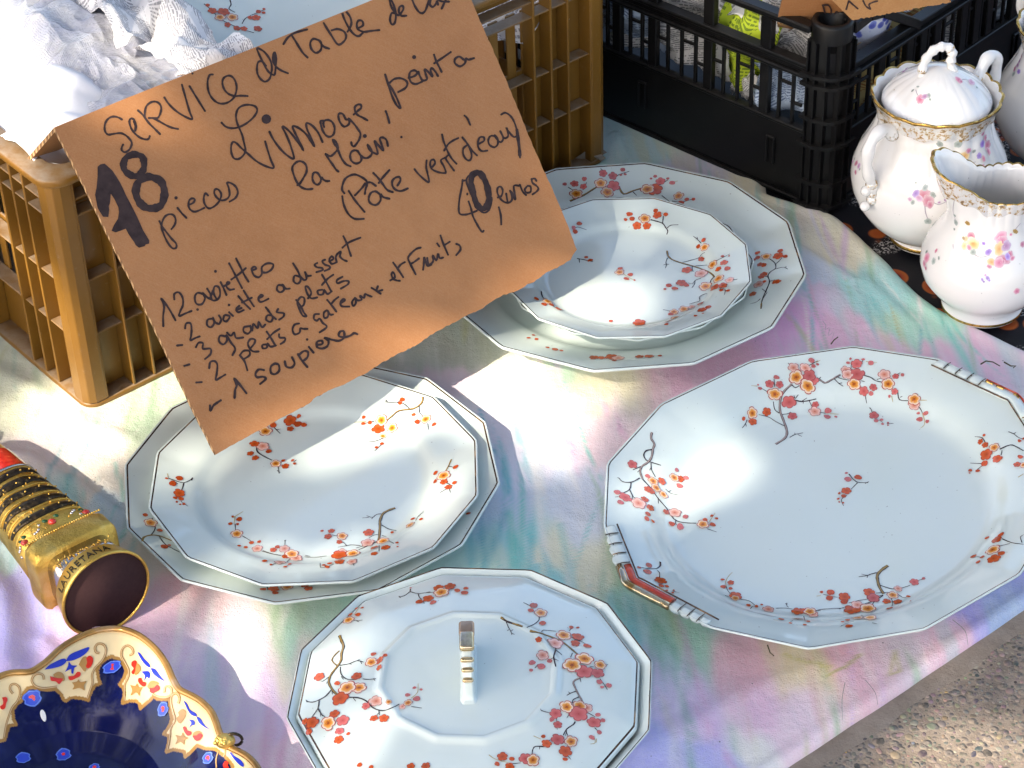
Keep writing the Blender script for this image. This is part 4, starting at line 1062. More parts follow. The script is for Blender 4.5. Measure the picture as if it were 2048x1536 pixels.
paint(d, 'P2', [(10, 't', [(388, 120), (382, 160), (405, 200), (395, 235), (385, 290), (360, 325), (320, 352), (308, 390), (325, 440)]), (6, 'd', [(390, 238), (350, 245), (332, 275), (350, 310), (385, 325)]), (5, 'd', [(385, 325), (450, 345)]), (4, 'd', [(382, 330), (385, 375), (412, 425)]), (3, 'd', [(380, 362), (372, 380)]), (4, 'd', [(320, 350), (258, 376)]), (3, 'd', [(308, 375), (288, 392)]),
                (5, 'd', [(305, 432), (250, 460), (190, 458), (160, 430)]), (3, 'd', [(170, 438), (152, 428)]), (5, 'd', [(245, 465), (235, 510), (190, 535)]), (3, 'd', [(160, 560), (135, 562)]), (4, 'd', [(235, 510), (260, 560), (290, 578)]), (3, 'd', [(255, 545), (252, 575)]), (6, 'd', [(325, 440), (380, 500), (430, 570), (490, 640), (540, 712), (600, 735), (690, 740)]), (3, 'd', [(430, 575), (432, 605)]),
                (3, 'd', [(480, 505), (515, 535), (565, 545)]), (3, 'd', [(500, 525), (520, 515)]), (3, 'd', [(550, 722), (552, 745), (570, 760)]), (3, 'd', [(765, 778), (830, 800)]), (3, 'g', [(780, 730), (820, 670)]),
                (7, 'd', [(445, 1003), (445, 1030), (425, 1048)]), (4, 'd', [(425, 1050), (360, 1050), (290, 1035)]), (4, 'd', [(425, 1062), (440, 1080), (440, 1115)]), (3, 'd', [(440, 1160), (480, 1165)]), (2.5, 'd', [(530, 1205), (575, 1215)])],
      [(253, 338, 32, 'K'), (150, 530, 24, 'k'), (172, 598, 22, 'k'), (205, 565, 42, 'K'), (338, 578, 26, 'R'), (295, 605, 50, 'P'), (375, 635, 28, 'R'), (360, 678, 22, 'b'), (352, 710, 24, 'b'), (393, 728, 16, 'b'), (358, 420, 18, 'k'), (358, 510, 30, 'R'), (378, 520, 28, 'R'), (455, 455, 28, 'R'), (395, 455, 36, 'O'), (465, 545, 32, 'O'), (415, 500, 34, 'O'),
       (580, 440, 26, 'R'), (537, 430, 36, 'O'), (620, 432, 20, 'k'), (555, 378, 16, 'k'), (575, 488, 24, 'k'), (482, 665, 22, 'R'), (543, 670, 42, 'P'), (617, 698, 20, 'k'), (523, 747, 22, 'b'), (583, 768, 30, 'k'), (735, 750, 40, 'O'), (802, 750, 22, 'b'), (750, 717, 18, 'b'), (797, 690, 13, 'b'), (830, 708, 12, 'b'),
       (368, 1028, 26, 'b'), (300, 1043, 14, 'b'), (357, 1072, 30, 'b'), (447, 1132, 38, 'R'), (452, 1168, 20, 'b'), (490, 1172, 17, 'b'), (490, 1200, 11, 'b'), (537, 1200, 10, 'b'), (530, 1216, 9, 'b')])
paint(d, 'P3', [(3, 'd', [(680, 545), (715, 560), (740, 580), (775, 592)]), (3, 'd', [(712, 558), (728, 548)]), (5, 'd', [(625, 655), (690, 628), (730, 640), (775, 665)]), (3, 'd', [(535, 612), (515, 582), (470, 576)]), (3, 'd', [(515, 745), (440, 742)]), (3, 'd', [(520, 755), (480, 785)]), (3, 'd', [(635, 690), (640, 660)]), (4, 'g', [(740, 830), (775, 808)]),
                (4, 'd', [(640, 1215), (700, 1240), (775, 1250)]), (3, 'd', [(765, 1240), (755, 1205), (775, 1190)]), (3, 'd', [(620, 1262), (690, 1245)]), (2.5, 'd', [(485, 1328), (520, 1330)])],
      [(750, 603, 13, 'b'), (775, 590, 10, 'b'), (545, 688, 38, 'R'), (592, 645, 32, 'O'), (505, 608, 18, 'R'), (535, 628, 19, 'R'), (528, 568, 10, 'b'), (610, 715, 30, 'R'), (532, 745, 22, 'b'), (487, 792, 14, 'b'), (440, 790, 12, 'b'), (435, 806, 7, 'b'), (755, 705, 18, 'b'), (735, 752, 22, 'R'), (775, 755, 22, 'O'),
       (632, 1190, 22, 'b'), (605, 1222, 32, 'R'), (548, 1210, 17, 'b'), (635, 1308, 22, 'b'), (587, 1342, 40, 'R'), (580, 1285, 46, 'O'), (517, 1330, 18, 'b'), (462, 1327, 20, 'b'), (490, 1362, 17, 'b')])
paint(d, 'ZP', [(3, 'd', [(1205, 672), (1240, 708), (1295, 712)]), (2.5, 'd', [(1280, 715), (1298, 706)]), (2.5, 'd', [(1245, 712), (1215, 742)]), (2, 'd', [(1195, 770), (1170, 790), (1180, 820)])], [(1193, 668, 8, 'k'), (1200, 697, 15, 'k'), (1247, 687, 17, 'b'), (1193, 750, 23, 'R'), (1160, 762, 8, 'b'), (1180, 775, 12, 'b'), (1155, 788, 8, 'b'), (1160, 803, 5, 'b'), (1178, 806, 6, 'b')])
paint(d, 'P4', [(4, 'd', [(330, 405), (400, 418), (450, 455)]), (3, 'd', [(205, 375), (240, 385)]), (3, 'd', [(410, 485), (430, 465), (450, 465)]), (2.5, 'd', [(620, 480), (690, 478), (760, 486)]), (3, 'd', [(712, 435), (712, 460), (728, 472)]), (3, 'd', [(700, 440), (712, 452)]), (4, 'd', [(850, 545), (862, 590)]), (3, 'd', [(740, 590), (765, 578)]), (4, 'd', [(940, 505), (975, 492), (1040, 485), (1180, 478)]), (3, 'd', [(960, 495), (990, 500)]), (3, 'd', [(1140, 485), (1180, 472)]),
                (5, 'd', [(1320, 535), (1360, 565)]), (3, 'd', [(1260, 588), (1210, 600), (1150, 628)]), (3, 'd', [(1410, 600), (1450, 608)]), (17, 'o', [(1540, 130), (1490, 165), (1455, 205), (1455, 250), (1472, 310), (1505, 362)]), (5, 'd', [(1450, 188), (1400, 200), (1370, 212), (1300, 222)]), (3, 'd', [(1375, 212), (1322, 200)]), (3, 'd', [(1375, 210), (1368, 230)]), (5, 'd', [(1475, 290), (1550, 315), (1620, 320), (1720, 292)]),
                (3, 'd', [(1790, 250), (1850, 236)]), (3, 'd', [(1815, 245), (1845, 222)]), (4, 'd', [(1440, 355), (1550, 350), (1630, 366)]), (5, 'd', [(1500, 375), (1420, 420), (1350, 442)]), (5, 'd', [(1430, 420), (1410, 450)]), (4, 'd', [(1500, 370), (1380, 402), (1300, 415), (1220, 435)]), (4, 'd', [(1565, 400), (1578, 430), (1572, 465)]), (3, 'd', [(1630, 370), (1660, 390), (1690, 392)]), (3, 'd', [(1010, 365), (1070, 380), (1130, 390)]),
                (3, 'd', [(215, 300), (225, 330), (248, 362)]), (3, 'g', [(215, 300), (210, 260), (235, 215), (265, 185)]), (3, 'g', [(955, 380), (990, 375)]), (3, 'g', [(600, 572), (640, 580)])],
      [(290, 380, 46, 'R'), (290, 398, 36, 'O'), (395, 458, 20, 'b'), (462, 465, 18, 'b'), (505, 452, 12, 'b'), (560, 490, 42, 'P'), (665, 570, 28, 'b'), (740, 603, 15, 'b'), (885, 590, 19, 'b'), (857, 617, 16, 'b'), (800, 508, 44, 'R'), (865, 506, 44, 'R'), (925, 530, 44, 'P'), (900, 510, 50, 'O'), (800, 570, 44, 'O'),
       (1235, 498, 54, 'R'), (1285, 492, 40, 'R'), (1290, 455, 46, 'P'), (1375, 485, 66, 'O'), (1290, 560, 46, 'O'), (1395, 560, 50, 'O'), (1210, 578, 22, 'b'), (1168, 595, 15, 'b'), (1220, 628, 28, 'b'), (1622, 322, 32, 'P'), (1755, 265, 38, 'K'), (1830, 236, 16, 'k'), (1388, 348, 46, 'R'), (1420, 395, 48, 'K'), (1580, 372, 42, 'O'), (1530, 425, 34, 'R'), (1622, 428, 36, 'R'), (1553, 482, 28, 'R'),
       (1705, 383, 17, 'b'), (1725, 422, 10, 'b'), (1185, 388, 48, 'R'), (1182, 426, 28, 'b'), (1072, 350, 32, 'b'), (1060, 397, 32, 'b'), (995, 348, 15, 'b'), (185, 245, 17, 'b'), (252, 270, 26, 'R'), (190, 305, 22, 'b'), (250, 318, 16, 'b')])
d.done('painted_blossom', platter)
# ---- lid
d = Decal([lid])
paint(d, 'T1', [(13, 'o', [(440, 560), (455, 600), (470, 640), (455, 690), (452, 740), (430, 780), (390, 830), (365, 875), (365, 920), (400, 975), (432, 1002)]), (8, 'o', [(440, 672), (400, 710), (385, 745), (420, 780)]), (5, 'd', [(440, 780), (510, 768), (570, 745), (618, 756)]), (3, 'd', [(570, 745), (590, 735)]), (3, 'd', [(595, 750), (605, 770)]), (3, 'd', [(510, 768), (530, 772)]), (5, 'd', [(447, 790), (450, 840), (490, 880), (560, 885)]), (3, 'd', [(452, 860), (470, 885)]), (4, 'd', [(610, 880), (660, 884), (712, 876)]), (3, 'd', [(690, 878), (702, 892)]),
                (4, 'd', [(365, 862), (330, 890), (305, 902)]), (3, 'd', [(350, 900), (345, 915)]), (6, 'd', [(380, 960), (340, 1005), (290, 1035), (240, 1052), (195, 1046)]), (3, 'd', [(205, 1046), (190, 1035)]), (5, 'd', [(290, 1040), (280, 1100), (235, 1162)]), (5, 'd', [(282, 1100), (310, 1145), (335, 1158)]), (3, 'd', [(300, 1135), (300, 1158)]), (3, 'd', [(385, 970), (388, 995)]), (6, 'd', [(495, 1015), (580, 1020), (640, 1045), (690, 1095), (760, 1115), (830, 1092), (882, 1066)]), (3, 'd', [(540, 1018), (560, 1045)]), (4, 'd', [(730, 1112), (735, 1148)]), (3, 'd', [(732, 1130), (715, 1145)]),
                (3, 'd', [(970, 1085), (1048, 1096)]), (3, 'g', [(970, 1022), (1015, 980), (1020, 915)]), (3.5, 'd', [(370, 500), (420, 470), (465, 462)]), (3, 'd', [(545, 450), (610, 447)]), (3, 'd', [(565, 452), (585, 460)]), (3, 'g', [(545, 410), (590, 345)]), (4, 'd', [(965, 215), (965, 235), (1020, 250), (1060, 245), (1140, 240)]), (4, 'd', [(960, 235), (920, 265), (875, 275)]), (3, 'd', [(880, 270), (890, 282)]), (4, 'd', [(1020, 250), (1028, 275), (1045, 292)]), (3, 'd', [(1080, 243), (1110, 235)]), (3, 'd', [(1060, 305), (1065, 325)])],
      [(293, 865, 38, 'R'), (568, 863, 38, 'R'), (423, 915, 22, 'b'), (585, 945, 52, 'O'), (497, 945, 60, 'O'), (445, 1025, 58, 'R'), (738, 742, 34, 'R'), (675, 758, 46, 'O'), (690, 697, 20, 'b'), (775, 705, 16, 'b'), (733, 797, 28, 'R'), (635, 1082, 30, 'K'), (712, 1045, 52, 'P'), (803, 1050, 24, 'O'), (905, 1085, 26, 'P'), (945, 1058, 32, 'O'), (943, 1000, 20, 'k'), (1008, 1028, 26, 'k'), (992, 947, 14, 'k'), (1042, 960, 13, 'k'),
       (695, 1172, 28, 'R'), (768, 1172, 36, 'R'), (402, 1140, 36, 'R'), (465, 1188, 46, 'K'), (358, 1208, 58, 'O'), (240, 1203, 48, 'R'), (185, 1195, 24, 'R'), (215, 1270, 26, 'b'), (443, 1268, 32, 'K'), (435, 1330, 32, 'R'), (505, 1287, 16, 'b'), (507, 447, 42, 'O'), (578, 407, 24, 'b'), (520, 407, 18, 'b'), (565, 362, 14, 'b'), (608, 358, 14, 'b'), (965, 212, 10, 'k'), (1170, 210, 38, 'R'), (1192, 243, 56, 'O'), (1255, 200, 40, 'R'), (1310, 230, 24, 'b'), (1372, 215, 20, 'b'), (1362, 248, 28, 'b'), (1095, 288, 42, 'R'), (1030, 310, 26, 'b'), (1130, 315, 26, 'b'),
       (588, 1515, 20, 'b'), (675, 1530, 18, 'b'), (968, 1528, 28, 'R'), (1075, 1522, 30, 'R')])
paint(d, 'T2', [(10, 'o', [(155, 425), (200, 455), (260, 475), (315, 492)]), (4, 'd', [(195, 460), (210, 500), (228, 530), (235, 555)]), (3, 'd', [(215, 515), (200, 525)]), (3, 'd', [(225, 530), (245, 515)]), (3, 'd', [(230, 540), (255, 552)]), (5, 'd', [(345, 500), (400, 475), (435, 445), (435, 410)]), (4, 'd', [(400, 355), (360, 335), (320, 315)]), (11, 'o', [(370, 525), (440, 540), (520, 568), (600, 602), (670, 655), (722, 700)]), (4, 'd', [(455, 535), (470, 520), (560, 528)]), (7, 'd', [(545, 580), (560, 650), (545, 710), (550, 745), (560, 790)]), (4, 'd', [(560, 665), (605, 702)]), (3, 'd', [(548, 730), (578, 745)]), (3, 'd', [(548, 720), (520, 735)]),
                (4, 'd', [(682, 690), (668, 722)]), (3, 'd', [(660, 525), (680, 495)]), (3, 'd', [(670, 570), (760, 610), (790, 630)]), (9, 't', [(740, 872), (690, 900), (705, 950), (730, 1000), (755, 1042)]), (5, 'd', [(712, 970), (670, 985), (640, 1002)]), (3, 'd', [(665, 985), (650, 975)]), (5, 'd', [(735, 1012), (690, 1032), (680, 1058)]), (3, 'd', [(740, 880), (745, 905)]), (3, 'd', [(810, 790), (840, 790)]), (4, 'd', [(885, 880), (915, 920), (940, 960)]), (3, 'd', [(920, 780), (945, 775)]),
                (4, 'd', [(450, 1112), (480, 1122), (520, 1132)]), (3, 'd', [(450, 1112), (445, 1100)]), (4, 'd', [(795, 1130), (850, 1160)]), (3, 'd', [(565, 1170), (570, 1255)]), (3, 'd', [(660, 1140), (640, 1170)]), (4, 'd', [(845, 1240), (870, 1265)]), (3, 'g', [(840, 1300), (850, 1350), (815, 1360)]), (3, 'g', [(860, 1320), (858, 1350)]), (6, 'd', [(702, 1195), (690, 1215), (640, 1250), (615, 1295)]), (4, 'd', [(635, 1265), (650, 1305)]), (3, 'd', [(640, 1260), (630, 1300)]), (5, 'd', [(470, 1380), (410, 1378), (390, 1400), (385, 1432)]), (3, 'd', [(440, 1380), (440, 1400)]), (3, 'g', [(395, 1300), (450, 1325)]), (3, 'd', [(500, 1345), (520, 1328)]),
                (3, 'd', [(640, 1440), (672, 1475)]), (3.5, 'd', [(240, 1505), (300, 1500)]), (3.5, 'g', [(65, 1440), (120, 1475), (240, 1505)]), (3, 'd', [(405, 800), (430, 770)]), (3, 'd', [(625, 1385), (630, 1405)])],
      [(395, 338, 32, 'b'), (375, 375, 22, 'b'), (450, 395, 48, 'O'), (462, 470, 28, 'b'), (672, 500, 18, 'b'), (722, 503, 14, 'b'), (722, 570, 40, 'R'), (705, 618, 34, 'R'), (618, 560, 56, 'O'), (790, 637, 28, 'b'), (550, 620, 56, 'P'), (435, 590, 26, 'R'), (462, 708, 48, 'P'), (515, 750, 22, 'k'), (385, 762, 26, 'k'), (452, 790, 28, 'k'), (377, 818, 16, 'k'), (765, 828, 62, 'K'), (770, 735, 62, 'O'), (680, 780, 70, 'O'),
       (865, 840, 46, 'K'), (887, 780, 44, 'O'), (880, 905, 22, 'k'), (900, 943, 15, 'k'), (948, 930, 22, 'k'), (640, 1090, 52, 'O'), (790, 1095, 40, 'P'), (735, 1080, 54, 'O'), (728, 1140, 62, 'K'), (558, 1135, 44, 'K'), (530, 1180, 22, 'k'), (575, 1218, 32, 'K'), (870, 1145, 22, 'k'), (908, 1187, 18, 'k'), (838, 1200, 48, 'K'), (880, 1275, 18, 'k'), (825, 1312, 22, 'k'),
       (672, 1345, 48, 'O'), (573, 1330, 48, 'K'), (468, 1307, 17, 'b'), (492, 1358, 34, 'R'), (630, 1415, 44, 'R'), (628, 1475, 20, 'b'), (335, 1470, 44, 'K'), (390, 1480, 50, 'O'), (167, 1455, 36, 'R'), (235, 1472, 20, 'b'), (125, 1510, 20, 'b'), (220, 1530, 32, 'R')])
d.done('painted_blossom', lid)

# ---- fine brush marks on the pastel cloth
t = NT('dye_mark'); t.color(t.attr()); t.set(rough=.8, spec=.2); M['dye'] = t.mat
d = Decal([cloth])
for pts, w, c in [([(1905, 1240), (1930, 1262), (1935, 1290)], .0007, (110, 120, 80)), ([(1730, 1360), (1750, 1385), (1755, 1410)], .0006, (60, 70, 60)), ([(1690, 1365), (1684, 1400), (1685, 1440)], .0006, (90, 110, 80)), ([(1645, 642), (1652, 652), (1650, 660), (1660, 656), (1656, 672), (1668, 664), (1664, 678)], .0005, (120, 140, 140))]: d.line(pts, w * 1.3 / .00043 * .5, srgb(*c), (1, .5), off=.0003)
d.done('dye_marks', cloth, M['dye'])

# ================================================================== CARDBOARD PRICE SIGN
S1, S2, S3 = at(108, 255, .282), at(432, 908, .067), at(1160, 508, .068)
SN = (S3 - S2).cross(S1 - S2).normalized()
S4 = on_plane(914, -67, S1, SN)
sign = empty('price_sign', S2)
tag(sign, 'large folded kraft cardboard sign covered in black handwriting, propped on the brown crate', 'sign')
def sheet(name, Pf, N, thick, mats, parent, nu=120, nv=70, edge_noise=None):
    """Pf(u,v)->(point); solid sheet with corrugated edge faces"""
    b = MB(); top = []; bot = []
    for j in range(nv + 1):
        for i in range(nu + 1):
            p = Pf(i / nu, j / nv); top.append(p); bot.append(p - N * thick)
    W = nu + 1
    fs, fb = [], []
    for j in range(nv):
        for i in range(nu):
            a = j * W + i
            fs.append((a, a + 1, a + W + 1, a + W)); fb.append((a + W, a + W + 1, a + 1, a))
    b.add(top, fs, 0); nb = len(top)
    b.add(bot, fb, 1)
    rim = [i for i in range(W)] + [j * W + nu for j in range(1, nv + 1)] + [nv * W + i for i in range(nu - 1, -1, -1)] + [j * W for j in range(nv - 1, 0, -1)]
    vs = [top[k] for k in rim] + [bot[k] for k in rim]; n = len(rim)
    b.add(vs, [(k, (k + 1) % n, n + (k + 1) % n, n + k) for k in range(n)], 2)
    return b.build(name, mats, parent, smooth=True, recalc=False)
RG = random.Random(3)
ragn = [RG.uniform(-1, 1) for _ in range(400)]
def sgn(u, v):                                # u along the fold, v down the panel
    p = (S1.lerp(S4, u)).lerp(S2.lerp(S3, u), v)
    bow = .0035 * math.sin(math.pi * v) * (.4 + .6 * math.sin(u * 2.6)) - .003 * max(0, u - .8) * 5 * v
    wob = .0012 * math.sin(u * 9 + v * 5) + .0008 * math.sin(v * 13 + u * 3)
    p = p + SN * (bow + wob)
    dn = ((S2 - S1) * (1 - u) + (S3 - S4) * u).normalized()
    rg = ragn[int(u * 150)] * .0006 + (ragn[int(u * 31) + 160] * (1 - u * 31 % 1) + ragn[int(u * 31) + 161] * (u * 31 % 1)) * .0012 + math.sin(u * 17) * .0006
    wgt = max(0, (v - .97) / .03)
    amp = .35 if u < .22 else 1.0
    p = p + dn * (rg * wgt * amp)
    if v > .93 and u > .975: p = p - dn * (.004 * ((u - .975) / .025) * ((v - .93) / .07))
    ut = (S3 - S2).normalized()
    if u > .99: p = p + ut * (ragn[int(v * 60) + 50] * .0004)
    if u < .01: p = p + ut * (ragn[int(v * 50) + 120] * .0002)
    return p
front = sheet('front_panel', sgn, SN, .0032, [M['card'], M['card_in'], M['card_edge']], sign, 150, 90)
bk = at(52, 320, .236) - S1
bk_n = (S4 - S1).normalized().cross(bk.normalized())
if bk_n.z < 0: bk_n = -bk_n
def bpan(u, v):
    return S1.lerp(S4, u) - SN * .0030 + bk * (v * 1.15) + bk_n * (.004 * math.sin(u * 7) * v) - (S4 - S1).normalized() * .0
back = sheet('back_panel', bpan, bk_n, .0032, [M['card_in'], M['card_in'], M['card_edge']], sign, 60, 20)

# handwriting
class Ink:
    def __init__(self, n, objs=None):
        self.bv = bvh_of(objs); self.mb = MB(); self.k = 0; self.n = n
    def pt(self, px, py, off):
        loc, nor, i, d = self.bv.ray_cast(CAMP, ray(px, py))
        if loc is None: return None
        if nor.dot(CAMP - loc) < 0: nor = -nor
        return loc + nor * off
    def stroke(self, pts, hw, fr):
        ox, oy, s = fr
        P = spline([(ox + x / s, oy + y / s) for x, y in pts], 5)
        hw = hw / s * 1.10
        self.k += 1; off = .0003 + (self.k % 60) * .000006
        Q = [P[0]]
        for p in P[1:]:
            if math.hypot(p[0] - Q[-1][0], p[1] - Q[-1][1]) > .5: Q.append(p)
        P = Q
        if len(P) < 2:
            return self.disc(P[0][0], P[0][1], hw, off)
        vs, n = [], len(P)
        rr = random.Random(self.k)
        ph = rr.random() * 6
        for i, p in enumerate(P):
            a, b_ = P[max(i - 1, 0)], P[min(i + 1, n - 1)]
            dx, dy = b_[0] - a[0], b_[1] - a[1]; L = math.hypot(dx, dy) or 1
            w = hw * (1 + .13 * math.sin(i * .7 + ph) + .07 * math.sin(i * 1.9 + ph))
            nx, ny = -dy / L * w, dx / L * w
            vs += [(p[0] + nx, p[1] + ny), (p[0] - nx, p[1] - ny)]
        W = [self.pt(x, y, off) for x, y in vs]
        fs = [(2 * i, 2 * i + 1, 2 * i + 3, 2 * i + 2) for i in range(n - 1) if None not in (W[2 * i], W[2 * i + 1], W[2 * i + 2], W[2 * i + 3])]
        W = [w or Vector((0, 0, 0)) for w in W]
        self.mb.add(W, fs)
        self.disc(P[0][0], P[0][1], hw * 1.02, off + .000003); self.disc(P[-1][0], P[-1][1], hw * .98, off + .000004)
    def disc(self, x, y, r, off=None):
        if off is None: self.k += 1; off = .0003 + (self.k % 60) * .000006
        vs = [self.pt(x + math.cos(a * math.pi / 6) * r, y + math.sin(a * math.pi / 6) * r, off) for a in range(12)]
        if None in vs: return
        self.mb.add(vs, [tuple(range(12))])
    def poly(self, pts, fr, off=.00028):
        ox, oy, s = fr
        P = [(ox + x / s, oy + y / s) for x, y in pts]
        W = [self.pt(x, y, off) for x, y in P]
        if None in W: return
        tr = tessellate_polygon([[Vector((x, y, 0)) for x, y in P]])
        self.mb.add(W, [tuple(t_) for t_ in tr])

